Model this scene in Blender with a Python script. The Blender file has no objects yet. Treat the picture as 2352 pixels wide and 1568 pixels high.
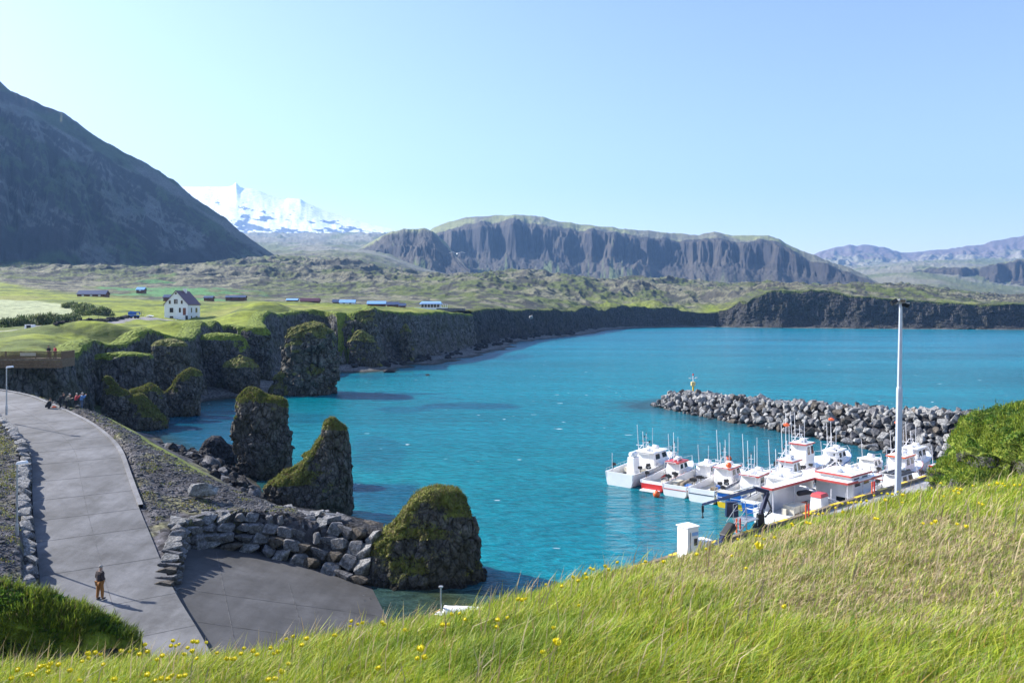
import bpy, math, random
import numpy as np
import bmesh
from mathutils import Vector, Matrix, Euler

random.seed(7)
rng = np.random.default_rng(7)
scene = bpy.context.scene
C = scene.collection
R = math.radians

# ------------------------------------------------------------------ camera, sky, sun, exposure
F = 1829.0            # focal length in units of a 2352-wide frame
CX, HY, CAMZ = 1176.0, 710.0, 18.0
cam_d = bpy.data.cameras.new("camera")
cam_d.sensor_width = 36.0
cam_d.lens = 36.0 * F / 2352.0
cam_d.shift_y = -(784.0 - HY) / 2352.0
cam_d.clip_start = 0.1
cam_d.clip_end = 30000.0
cam_d.dof.use_dof = True
cam_d.dof.focus_distance = 70.0
cam_d.dof.aperture_fstop = 5.6
cam = bpy.data.objects.new("camera", cam_d)
cam.location = (0, 0, CAMZ)
cam.rotation_euler = (R(90), 0, 0)
C.objects.link(cam)
scene.camera = cam

SUN_EL = R(34)
SUN_DIR = Vector((-0.92 * math.cos(SUN_EL), 0.392 * math.cos(SUN_EL), math.sin(SUN_EL))).normalized()
world = bpy.data.worlds.new("World")
scene.world = world
world.use_nodes = True
wn = world.node_tree
bg = wn.nodes["Background"]
sky = wn.nodes.new("ShaderNodeTexSky")
sky.sky_type = 'NISHITA'
sky.sun_disc = False
sky.sun_elevation = SUN_EL
sky.sun_rotation = math.atan2(SUN_DIR.x, SUN_DIR.y)
sky.altitude = 10
sky.air_density = 1.0
sky.dust_density = 0.6
sky.ozone_density = 2.2
tint = wn.nodes.new("ShaderNodeMix"); tint.data_type = 'RGBA'; tint.blend_type = 'MULTIPLY'; tint.inputs[0].default_value = 1.0
tint.inputs[7].default_value = (1.03, 0.93, 0.98, 1)
wn.links.new(sky.outputs[0], tint.inputs[6]); wn.links.new(tint.outputs[2], bg.inputs[0])
bg.inputs[1].default_value = 0.11
sun_d = bpy.data.lights.new("sun", 'SUN')
sun_d.energy = 5.0
sun_d.angle = R(0.5)
sun_d.color = (1.0, 0.95, 0.87)
sun = bpy.data.objects.new("sun", sun_d)
sun.rotation_euler = (-SUN_DIR).to_track_quat('-Z', 'Y').to_euler()
sun.location = (-100, 60, 90)
C.objects.link(sun)
scene.view_settings.view_transform = 'Standard'
scene.view_settings.look = 'None'
scene.view_settings.exposure = 1.28
scene.view_settings.gamma = 1.0
scene.cycles.use_denoising = True
scene.cycles.max_bounces = 5
scene.cycles.diffuse_bounces = 2
scene.cycles.glossy_bounces = 3
scene.cycles.transmission_bounces = 2
scene.cycles.volume_bounces = 0
scene.cycles.transparent_max_bounces = 4

# ------------------------------------------------------------------ picture -> place helpers
def X_(px, D): return (px - CX) / F * D
def Z_(py, D): return CAMZ - (py - HY) / F * D
def on_z(px, py, z):
    D = (CAMZ - z) * F / (py - HY)
    return Vector((X_(px, D), D, z))
def at(px, py, D): return Vector((X_(px, D), D, Z_(py, D)))

# ------------------------------------------------------------------ noise
def _hash(ix, iy, iz, seed):
    h = (ix.astype(np.int64) * 374761393 + iy.astype(np.int64) * 668265263 + iz.astype(np.int64) * 2147483647 + seed * 1274126177) & 0xffffffff
    h = ((h ^ (h >> 13)) * 1274126177) & 0xffffffff
    h = ((h ^ (h >> 16)) * 2246822519) & 0xffffffff
    h = h ^ (h >> 15)
    return (h & 0xffffff).astype(np.float64) / float(0xffffff)
def n2(x, y, seed=0):
    ix = np.floor(x); iy = np.floor(y); fx = x - ix; fy = y - iy
    ix = ix.astype(np.int64); iy = iy.astype(np.int64); z = np.zeros_like(ix)
    u = fx * fx * (3 - 2 * fx); v = fy * fy * (3 - 2 * fy)
    a = _hash(ix, iy, z, seed); b = _hash(ix + 1, iy, z, seed)
    c = _hash(ix, iy + 1, z, seed); d = _hash(ix + 1, iy + 1, z, seed)
    return (a + (b - a) * u) * (1 - v) + (c + (d - c) * u) * v
def n3(x, y, z, seed=0):
    ix = np.floor(x); iy = np.floor(y); iz = np.floor(z)
    fx = x - ix; fy = y - iy; fz = z - iz
    ix = ix.astype(np.int64); iy = iy.astype(np.int64); iz = iz.astype(np.int64)
    u = fx * fx * (3 - 2 * fx); v = fy * fy * (3 - 2 * fy); w = fz * fz * (3 - 2 * fz)
    r = 0
    for dz, wz in ((0, 1 - w), (1, w)):
        a = _hash(ix, iy, iz + dz, seed); b = _hash(ix + 1, iy, iz + dz, seed)
        c = _hash(ix, iy + 1, iz + dz, seed); d = _hash(ix + 1, iy + 1, iz + dz, seed)
        r = r + wz * ((a + (b - a) * u) * (1 - v) + (c + (d - c) * u) * v)
    return r
def fbm2(x, y, o=4, seed=0, g=0.5):
    s = 0; a = 1; t = 0
    for k in range(o):
        s = s + a * n2(x + 13.7 * k, y - 7.3 * k, seed + k); t += a; a *= g; x = x * 2.03; y = y * 2.03
    return s / t * 2 - 1
def fbm3(x, y, z, o=4, seed=0, g=0.5):
    s = 0; a = 1; t = 0
    for k in range(o):
        s = s + a * n3(x + 13.7 * k, y - 7.3 * k, z, seed + k); t += a; a *= g; x = x * 2.03; y = y * 2.03; z = z * 2.03
    return s / t * 2 - 1
def ridge2(x, y, o=4, seed=0):
    s = 0; a = 1; t = 0
    for k in range(o):
        n = 1 - np.abs(n2(x + 5.1 * k, y, seed + k) * 2 - 1); s = s + a * n * n; t += a; a *= 0.5; x = x * 2.1; y = y * 2.1
    return s / t
def voro3(x, y, z, seed=0):
    ix = np.floor(x).astype(np.int64); iy = np.floor(y).astype(np.int64); iz = np.floor(z).astype(np.int64)
    f1 = np.full(x.shape, 9.0); f2 = np.full(x.shape, 9.0); cid = np.zeros(x.shape)
    for a in (-1, 0, 1):
        for b in (-1, 0, 1):
            for c in (-1, 0, 1):
                jx = ix + a; jy = iy + b; jz = iz + c
                qx = jx + _hash(jx, jy, jz, seed); qy = jy + _hash(jx, jy, jz, seed + 1); qz = jz + _hash(jx, jy, jz, seed + 2)
                d = np.sqrt((qx - x) ** 2 + (qy - y) ** 2 + (qz - z) ** 2)
                near = d < f1
                f2 = np.where(near, f1, np.minimum(f2, d))
                cid = np.where(near, _hash(jx, jy, jz, seed + 3), cid)
                f1 = np.where(near, d, f1)
    return f1, f2, cid
def sstep(a, b, x):
    t = np.clip((x - a) / (b - a), 0, 1); return t * t * (3 - 2 * t)

# ------------------------------------------------------------------ object helpers
def tag(o, label=None, cat=None, group=None, kind=None):
    if label: o['label'] = label
    if cat: o['category'] = cat
    if group: o['group'] = group
    if kind: o['kind'] = kind
    return o
def empty(name, loc=(0, 0, 0), rz=0.0):
    o = bpy.data.objects.new(name, None); o.location = loc; o.rotation_euler = (0, 0, rz)
    o.empty_display_size = 0.3
    C.objects.link(o); return o
def link_mesh(name, me, mat=None, parent=None, loc=None):
    o = bpy.data.objects.new(name, me)
    if mat: me.materials.append(mat)
    C.objects.link(o)
    if parent: o.parent = parent
    if loc is not None: o.location = loc
    return o
def np_mesh(name, V, Fq, col=None, smooth=True):
    """V (n,3), Fq (m,3|4)"""
    me = bpy.data.meshes.new(name)
    k = Fq.shape[1]
    me.vertices.add(len(V)); me.vertices.foreach_set('co', np.ascontiguousarray(V, dtype=np.float32).ravel())
    me.loops.add(len(Fq) * k); me.loops.foreach_set('vertex_index', np.ascontiguousarray(Fq, dtype=np.int32).ravel())
    me.polygons.add(len(Fq)); me.polygons.foreach_set('loop_start', np.arange(0, len(Fq) * k, k, dtype=np.int32))
    me.polygons.foreach_set('loop_total', np.full(len(Fq), k, dtype=np.int32))
    me.polygons.foreach_set('use_smooth', np.full(len(Fq), smooth))
    if col is not None:
        a = me.color_attributes.new('col', 'FLOAT_COLOR', 'POINT')
        c4 = np.ones((len(V), 4), dtype=np.float32); c4[:, :col.shape[1]] = col
        a.data.foreach_set('color', c4.ravel())
    me.update(); me.validate()
    return me
def grid_faces(nr, nc, wrap=False):
    r = np.arange(nr - 1)[:, None]; c = np.arange(nc if wrap else nc - 1)[None, :]
    c2 = (c + 1) % nc
    a = r * nc + c; b = r * nc + c2; d = (r + 1) * nc + c; e = (r + 1) * nc + c2
    return np.stack([a, b, e, d], -1).reshape(-1, 4)

class MB:
    def __init__(s): s.v = []; s.f = []
    def add(s, vs, fs):
        n = len(s.v); s.v += [tuple(v) for v in vs]; s.f += [tuple(i + n for i in f) for f in fs]; return s
    def box(s, c, d, rz=0.0, M=None):
        x, y, z = d[0] / 2, d[1] / 2, d[2] / 2
        vs = [Vector((a * x, b * y, e * z)) for e in (-1, 1) for a, b in ((-1, -1), (1, -1), (1, 1), (-1, 1))]
        if rz: m = Matrix.Rotation(rz, 3, 'Z'); vs = [m @ v for v in vs]
        if M is not None: vs = [M @ v for v in vs]
        c = Vector(c)
        return s.add([v + c for v in vs], [(3, 2, 1, 0), (4, 5, 6, 7), (0, 1, 5, 4), (1, 2, 6, 5), (2, 3, 7, 6), (3, 0, 4, 7)])
    def taper(s, c, d, tx, ty, off=(0, 0)):
        """box on base centre c, size d, top scaled tx,ty"""
        vs = []
        for z, sx, sy, o in ((0, 1, 1, (0, 0)), (d[2], tx, ty, off)):
            for a, b in ((-1, -1), (1, -1), (1, 1), (-1, 1)):
                vs.append((c[0] + a * d[0] / 2 * sx + o[0], c[1] + b * d[1] / 2 * sy + o[1], c[2] + z))
        return s.add(vs, [(3, 2, 1, 0), (4, 5, 6, 7), (0, 1, 5, 4), (1, 2, 6, 5), (2, 3, 7, 6), (3, 0, 4, 7)])
    def bar(s, a, b, w, h=None):
        a = Vector(a); b = Vector(b); h = h or w; d = b - a
        if d.length < 1e-6: return s
        q = d.to_track_quat('X', 'Z').to_matrix()
        return s.box((a + b) / 2, (d.length, w, h), M=q)
    def tube(s, a, b, r, r2=None, n=8, caps=True):
        a = Vector(a); b = Vector(b); d = b - a
        if d.length < 1e-6: return s
        r2 = r if r2 is None else r2
        q = d.to_track_quat('Z', 'Y').to_matrix(); vs = []
        for p, rr in ((a, r), (b, r2)):
            for k in range(n):
                t = 2 * math.pi * k / n; vs.append(p + q @ Vector((rr * math.cos(t), rr * math.sin(t), 0)))
        fs = [(k, (k + 1) % n, n + (k + 1) % n, n + k) for k in range(n)]
        if caps: fs += [tuple(range(n - 1, -1, -1)), tuple(range(n, 2 * n))]
        return s.add(vs, fs)
    def path(s, pts, r, n=6):
        for a, b in zip(pts[:-1], pts[1:]): s.tube(a, b, r, n=n)
        return s
    def lathe(s, c, prof, n=14):
        c = Vector(c); vs = []; fs = []
        for (r, z) in prof:
            for k in range(n):
                t = 2 * math.pi * k / n; vs.append(c + Vector((r * math.cos(t), r * math.sin(t), z)))
        m = len(prof)
        for i in range(m - 1):
            for k in range(n): fs.append((i * n + k, i * n + (k + 1) % n, (i + 1) * n + (k + 1) % n, (i + 1) * n + k))
        fs += [tuple(range(n - 1, -1, -1)), tuple(range((m - 1) * n, m * n))]
        return s.add(vs, fs)
    def ball(s, c, r, n=12, sc=(1, 1, 1)):
        c = Vector(c); vs = []; fs = []; m = n // 2 + 1
        for i in range(m + 1):
            ph = math.pi * i / m
            for k in range(n):
                t = 2 * math.pi * k / n
                vs.append(c + Vector((r * sc[0] * math.sin(ph) * math.cos(t), r * sc[1] * math.sin(ph) * math.sin(t), r * sc[2] * math.cos(ph))))
        for i in range(m):
            for k in range(n): fs.append((i * n + k, (i + 1) * n + k, (i + 1) * n + (k + 1) % n, i * n + (k + 1) % n))
        return s.add(vs, fs)
    def build(s, name, mat, parent=None, smooth=False, bevel=0.0, loc=None):
        me = bpy.data.meshes.new(name); me.from_pydata([tuple(v) for v in s.v], [], s.f); me.update()
        if smooth: me.polygons.foreach_set('use_smooth', [True] * len(me.polygons))
        o = link_mesh(name, me, mat, parent, loc)
        if bevel:
            m = o.modifiers.new('bevel', 'BEVEL'); m.width = bevel; m.segments = 2; m.limit_method = 'ANGLE'
        return o

# ------------------------------------------------------------------ materials
class NT:
    def __init__(s, m): s.t = m.node_tree; s.n = s.t.nodes; s.l = s.t.links
    def __call__(s, typ, **kw):
        nd = s.n.new('ShaderNode' + typ)
        for k, v in kw.items():
            if k.startswith('_'): setattr(nd, k[1:], v)
            else:
                key = int(k[1:]) if k[0] == 'i' and k[1:].isdigit() else k.replace('__', ' ')
                inp = nd.inputs[key]
                if hasattr(v, 'is_output') or isinstance(v, bpy.types.NodeSocket): s.l.new(v, inp)
                else: inp.default_value = v
        return nd
    def noise(s, vec, scale, detail=4, rough=0.55):
        return s('TexNoise', Vector=vec, Scale=scale, Detail=detail, Roughness=rough).outputs[0]
    def ramp(s, fac, stops, interp='LINEAR'):
        nd = s('ValToRGB', Fac=fac); cr = nd.color_ramp; cr.interpolation = interp
        while len(cr.elements) < len(stops): cr.elements.new(0.5)
        for e, (p, c) in zip(cr.elements, stops):
            e.position = p; e.color = (c, c, c, 1) if not hasattr(c, '__len__') else tuple(c) + (1,)
        return nd.outputs[0]
    def mix(s, f, a, b, mode='MIX'):
        nd = s.n.new('ShaderNodeMix'); nd.data_type = 'RGBA'; nd.blend_type = mode
        for inp, v in ((nd.inputs[0], f), (nd.inputs[6], a), (nd.inputs[7], b)):
            if isinstance(v, bpy.types.NodeSocket): s.l.new(v, inp)
            elif hasattr(v, '__len__'): inp.default_value = tuple(v) + (1,) if len(v) == 3 else v
            else: inp.default_value = v
        return nd.outputs[2]
    def math(s, op, a, b=0.0, clamp=False):
        nd = s.n.new('ShaderNodeMath'); nd.operation = op; nd.use_clamp = clamp
        for inp, v in ((nd.inputs[0], a), (nd.inputs[1], b)):
            if isinstance(v, bpy.types.NodeSocket): s.l.new(v, inp)
            else: inp.default_value = v
        return nd.outputs[0]
def new_mat(name):
    m = bpy.data.materials.new(name); m.use_nodes = True
    b = m.node_tree.nodes['Principled BSDF']; return m, NT(m), b
def paint(name, col, rough=0.5, metal=0.0, var=0.12, scale=3.0, bump=0.0, trans=0.0):
    m, n, b = new_mat(name)
    co = n('TexCoord').outputs['Object']
    ns = n.noise(co, scale, 5)
    c = n.mix(1.0, tuple(col), n.ramp(ns, [(0.3, 1 - var * 1.6), (0.7, 1 + var * 0.4)]), 'MULTIPLY')
    n.l.new(c, b.inputs['Base Color'])
    b.inputs['Roughness'].default_value = rough; b.inputs['Metallic'].default_value = metal
    if bump:
        bp = n('Bump', Strength=bump, Distance=0.05, Height=n.noise(co, scale * 6, 5)); n.l.new(bp.outputs[0], b.inputs['Normal'])
    return m
M = {}
M['white'] = paint('white_gelcoat', (0.86, 0.86, 0.86), 0.3, var=0.05, scale=1.2)
M['white2'] = paint('white_render', (0.82, 0.83, 0.84), 0.7, var=0.03, scale=0.8)
M['cream'] = paint('cream_deck', (0.62, 0.58, 0.47), 0.6, var=0.15)
M['red'] = paint('red_paint', (0.55, 0.03, 0.03), 0.35, var=0.12)
M['redtrim'] = paint('red_trim', (0.50, 0.08, 0.07), 0.4)
M['orange'] = paint('orange_plastic', (0.85, 0.13, 0.03), 0.4)
M['blue'] = paint('blue_paint', (0.01, 0.11, 0.42), 0.35)
M['navy'] = paint('navy_paint', (0.012, 0.02, 0.065), 0.35)
M['yellow'] = paint('yellow_paint', (0.80, 0.55, 0.02), 0.4)
M['glass'] = paint('dark_glass', (0.015, 0.02, 0.025), 0.08, var=0.0)
M['black'] = paint('black_rubber', (0.012, 0.012, 0.014), 0.6)
M['steel'] = paint('galvanised_steel', (0.45, 0.47, 0.50), 0.4, metal=0.6, var=0.15)
M['greypole'] = paint('pale_grey_pole', (0.42, 0.47, 0.55), 0.45, var=0.08, scale=2)
M['antenna'] = paint('antenna_white', (0.75, 0.75, 0.78), 0.4)
M['alu'] = paint('aluminium', (0.6, 0.62, 0.64), 0.35, metal=0.5)
M['wood'] = paint('weathered_wood', (0.20, 0.125, 0.07), 0.8, var=0.3, scale=6)
M['timber'] = paint('old_timber', (0.22, 0.18, 0.13), 0.85, var=0.35, scale=3)
M['rust'] = paint('rust', (0.25, 0.08, 0.04), 0.8, var=0.4)
M['darkroof'] = paint('dark_maroon_roof', (0.075, 0.010, 0.03), 0.5, var=0.15)
M['blueroof'] = paint('blue_sheet_roof', (0.22, 0.42, 0.75), 0.3, var=0.1)
M['navyroof'] = paint('slate_blue_roof', (0.04, 0.06, 0.13), 0.4, var=0.1)
M['brownwall'] = paint('brown_timber_wall', (0.13, 0.045, 0.025), 0.7, var=0.2)
M['teal'] = paint('teal_net', (0.0, 0.45, 0.32), 0.5)
M['bird'] = paint('bird_white', (0.75, 0.75, 0.75), 0.7)

def attr_mat(name, scale, amp=0.5, bump=0.4, bdist=0.1, rough=0.9, fine=None, trans=0.0, spec=0.2):
    m, n, b = new_mat(name)
    co = n('TexCoord').outputs['Object']
    a = n('Attribute', _attribute_name='col').outputs['Color']
    ns = n.noise(co, scale, 6, 0.6)
    c = n.mix(1.0, a, n.ramp(ns, [(0.3, 1 - amp), (0.7, 1 + amp)]), 'MULTIPLY')
    if fine:
        n3_ = n.noise(co, fine * 3.2, 5, 0.75)
        c = n.mix(1.0, c, n.ramp(n3_, [(0.3, 0.5), (0.7, 1.5)]), 'MULTIPLY')
        if name == 'ground_cover':
            vo = n('TexVoronoi', Vector=co, Scale=3.2).outputs['Color']; al = n('Attribute', _attribute_name='col').outputs['Alpha']
            c = n.mix(al, c, n.mix(1.0, c, n.ramp(vo, [(0.1, 0.3), (0.9, 2.1)]), 'MULTIPLY'))
    n.l.new(c, b.inputs['Base Color'])
    b.inputs['Roughness'].default_value = rough
    b.inputs['Specular IOR Level'].default_value = spec
    if bump:
        bp = n('Bump', Strength=bump, Distance=bdist, Height=ns); n.l.new(bp.outputs[0], b.inputs['Normal'])
    if trans:
        tr = n('BsdfTranslucent', Color=c); mx = n('MixShader', Fac=trans)
        n.l.new(b.outputs[0], mx.inputs[1]); n.l.new(tr.outputs[0], mx.inputs[2])
        out = [x for x in n.n if x.type == 'OUTPUT_MATERIAL'][0]; n.l.new(mx.outputs[0], out.inputs[0])
    return m
M['ground'] = attr_mat('ground_cover', 0.35, 0.35, 0.8, 0.5, fine=2.5)
M['mountain'] = attr_mat('mountain_slopes', 0.03, 0.25, 0.5, 3.0, fine=0.15)
M['grass'] = attr_mat('grass_blades', 3.0, 0.2, 0.0, rough=0.55, trans=0.35, spec=0.3)
M['turf'] = attr_mat('turf', 9.0, 0.4, 0.8, 0.03)

def rock_mat(name, base, grass, moss=0.5, fsc=1.0, gthr=0.62, light=0.0, gbrown=0.0, vstr=0.55, crk=0.3, attr=False):
    m, n, b = new_mat(name)
    co = n('TexCoord').outputs['Object']
    geo = n('NewGeometry')
    nz = n('SeparateXYZ', Vector=geo.outputs['Normal']).outputs[2]
    big = n.noise(co, 0.35 * fsc, 5); mid = n.noise(co, 1.6 * fsc, 6, 0.65); fine = n.noise(co, 7 * fsc, 4, 0.7)
    rock = n.mix(n.ramp(mid, [(0.35, 0.0), (0.65, 1.0)]), tuple(k * 0.42 for k in base), tuple(k * 1.6 for k in base))
    rock = n.mix(1.0, rock, n.ramp(fine, [(0.3, 0.4), (0.72, 1.75)]), 'MULTIPLY')
    wv = n('VectorMath', _operation='ADD', i0=co, i1=n('VectorMath', _operation='SCALE', i0=n('TexNoise', Vector=co, Scale=1.2 * fsc, Detail=3.0).outputs[1], Scale=0.55).outputs[0]).outputs[0]
    mpv = n('Mapping', Vector=wv); mpv.inputs['Scale'].default_value = (1, 1, vstr)
    vv = n('TexVoronoi', Vector=mpv.outputs[0], Scale=1.5 * fsc, _feature='DISTANCE_TO_EDGE').outputs[0]
    crack = n.ramp(vv, [(0.0, crk), (0.09, 1.0)])
    rock = n.mix(1.0, rock, crack, 'MULTIPLY')
    if light:
        rock = n.mix(n.ramp(n.noise(co, 1.1 * fsc, 7, 0.75), [(0.56, 0.0), (0.63, light)]), rock, (0.26, 0.25, 0.20))
    mo = n.mix(n.ramp(fine, [(0.3, 0.0), (0.7, 1.0)]), tuple(k * 0.12 for k in grass), tuple(k * 0.36 for k in grass))
    mo = n.mix(n.ramp(big, [(0.45, 0.0), (0.7, 0.6)]), mo, (0.055, 0.042, 0.022))
    rock = n.mix(n.ramp(n.math('ADD', big, n.math('MULTIPLY', n.math('SUBTRACT', fine, 0.5), 0.5)), [(0.47, 0.0), (0.60, moss)]), rock, mo)
    gcol = n.mix(n.ramp(mid, [(0.3, 0.0), (0.7, 1.0)]), tuple(k * 0.6 for k in grass), tuple(k * 1.2 for k in grass))
    gcol = n.mix(n.ramp(n.noise(co, 1.3 * fsc, 6, 0.7), [(0.44, 0.0), (0.62, gbrown)]), gcol, (0.10, 0.075, 0.04)); gcol = n.mix(1.0, gcol, n.ramp(fine, [(0.3, 0.6), (0.7, 1.3)]), 'MULTIPLY')
    f = n.math('ADD', nz, n.math('MULTIPLY', n.math('SUBTRACT', mid, 0.5), 0.55))
    if attr:
        gm = n('SeparateColor', Color=n('Attribute', _attribute_name='col').outputs['Color']).outputs[0]
        f = n.math('ADD', gm, n.math('ADD', n.math('MULTIPLY', n.math('SUBTRACT', mid, 0.5), 1.5), n.math('MULTIPLY', n.math('SUBTRACT', fine, 0.5), 1.3))); gthr = 0.52
    c = n.mix(n.ramp(f, [(gthr - 0.10, 0.0), (gthr + 0.14, 1.0)]), rock, gcol)
    pz = n('SeparateXYZ', Vector=geo.outputs['Position']).outputs[2]
    wet = n.ramp(n.math('ADD', n.math('MULTIPLY', pz, 0.5), n.math('MULTIPLY', mid, 0.3)), [(0.22, 0.38), (0.42, 1.0)])
    c = n.mix(1.0, c, wet, 'MULTIPLY')
    n.l.new(c, b.inputs['Base Color']); b.inputs['Roughness'].default_value = 0.9
    b.inputs['Specular IOR Level'].default_value = 0.2
    mid2 = n.math('ADD', mid, n.math('MULTIPLY', n.math('MINIMUM', vv, 0.25), 1.5 if crk < 0.9 else 0.0)); bp = n('Bump', Strength=1.0, Distance=0.35 / fsc, Height=mid2); bp2 = n('Bump', Strength=0.7, Distance=0.08 / fsc, Height=fine, Normal=bp.outputs[0])
    n.l.new(bp2.outputs[0], b.inputs['Normal'])
    return m
GR = (0.17, 0.19, 0.035)
M['cliff'] = rock_mat('basalt_cliff', (0.105, 0.103, 0.105), (0.17, 0.22, 0.03), 0.5, 0.6, 0.50, vstr=0.4, attr=True)
M['stack'] = rock_mat('basalt_stack', (0.10, 0.092, 0.085), (0.18, 0.19, 0.04), 0.45, 1.0, 0.44, light=0.3, gbrown=0.75, attr=True)
M['farcliff'] = rock_mat('far_cliff', (0.045, 0.045, 0.05), (0.10, 0.12, 0.03), 0.35, 0.35, 0.95, vstr=0.3, crk=0.5, attr=True)
M['stack2'] = rock_mat('lichen_stack', (0.11, 0.105, 0.095), (0.16, 0.17, 0.045), 0.4, 0.7, 0.5, light=0.75, gbrown=0.5, attr=True)
M['darkrock'] = rock_mat('dark_shore_rock', (0.035, 0.035, 0.04), (0.06, 0.06, 0.03), 0.1, 1.5, 1.2)
M['boulder'] = rock_mat('grey_boulder', (0.25, 0.25, 0.25), (0.16, 0.15, 0.08), 0.12, 1.2, 2.0, crk=1.0)
M['boulder2'] = rock_mat('brown_boulder', (0.12, 0.105, 0.09), (0.16, 0.15, 0.08), 0.25, 1.2, 2.0, crk=1.0)
M['boulder3'] = rock_mat('dark_boulder', (0.13, 0.13, 0.14), (0.1, 0.1, 0.05), 0.1, 1.2, 2.0, crk=1.0)
M['wallstone'] = rock_mat('wall_stone', (0.19, 0.19, 0.20), (0.14, 0.13, 0.05), 0.2, 1.6, 2.0, crk=1.0)

def concrete(name, base, joint=True):
    m, n, b = new_mat(name)
    co = n('TexCoord').outputs['Object']
    mp = n('Mapping', Vector=co); mp.inputs['Scale'].default_value = (1, 0.15, 1)
    a = n.noise(mp.outputs[0], 0.9, 6, 0.6); f = n.noise(co, 14, 5, 0.7); bgn = n.noise(co, 0.25, 4)
    c = n.mix(n.ramp(a, [(0.3, 0.0), (0.7, 1.0)]), tuple(k * 0.66 for k in base), tuple(k * 1.18 for k in base))
    c = n.mix(1.0, c, n.ramp(f, [(0.25, 0.8), (0.75, 1.15)]), 'MULTIPLY')
    c = n.mix(1.0, c, n.ramp(bgn, [(0.35, 0.7), (0.65, 1.12)]), 'MULTIPLY')
    pt = n.noise(co, 0.55, 7, 0.75); c = n.mix(1.0, c, n.ramp(pt, [(0.38, 0.72), (0.5, 1.0), (0.66, 1.18)]), 'MULTIPLY')
    n.l.new(c, b.inputs['Base Color']); b.inputs['Roughness'].default_value = 0.85
    bp = n('Bump', Strength=0.3, Distance=0.02, Height=f); n.l.new(bp.outputs[0], b.inputs['Normal'])
    return m
M['road'] = concrete('road_concrete', (0.128, 0.13, 0.139))
M['slip'] = concrete('slipway_concrete', (0.062, 0.062, 0.066))
M['kerb'] = concrete('kerb_concrete', (0.20, 0.20, 0.21))
M['quay'] = concrete('quay_concrete', (0.30, 0.30, 0.31))
M['seam'] = paint('seam_line', (0.085, 0.085, 0.09), 0.9, var=0.5, scale=2)
M['joint'] = paint('joint_line', (0.108, 0.108, 0.114), 0.9, var=0.5, scale=2)
def gravel(name, base):
    m, n, b = new_mat(name)
    co = n('TexCoord').outputs['Object']
    vo = n('TexVoronoi', Vector=co, Scale=5.0)
    c = n.mix(1.0, tuple(base), n.ramp(vo.outputs['Color'], [(0.1, 0.4), (0.9, 1.8)]), 'MULTIPLY')
    big = n.noise(co, 0.5, 6, 0.65)
    c = n.mix(n.ramp(big, [(0.58, 0.0), (0.68, 0.75)]), c, (0.11, 0.105, 0.04))
    n.l.new(c, b.inputs['Base Color']); b.inputs['Roughness'].default_value = 0.95
    bp = n('Bump', Strength=1.0, Distance=0.12, Height=vo.outputs['Distance']); n.l.new(bp.outputs[0], b.inputs['Normal'])
    return m

# ------------------------------------------------------------------ terrain height
def rbf(P, z, sc):
    P = np.asarray(P, float) * sc; z = np.asarray(z, float); n = len(P)
    def k(r2): return r2 * np.log(r2 + 1e-9) * 0.5
    d = ((P[:, None] - P[None]) ** 2).sum(-1)
    A = np.zeros((n + 3, n + 3)); A[:n, :n] = k(d) + np.eye(n) * 0.02
    A[:n, n] = 1; A[:n, n + 1:] = P; A[n, :n] = 1; A[n + 1:, :n] = P.T
    w = np.linalg.solve(A, np.concatenate([z, [0, 0, 0]]))
    lo, hi = z.min() - 1, z.max() + 1
    def f(a, b):
        a = a * sc[0]; b = b * sc[1]; s = w[n] + w[n + 1] * a + w[n + 2] * b
        for i in range(n):
            if abs(w[i]) > 1e-9:
                s = s + w[i] * k((a - P[i, 0]) ** 2 + (b - P[i, 1]) ** 2)
        return np.clip(s, lo, hi)
    return f

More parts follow.
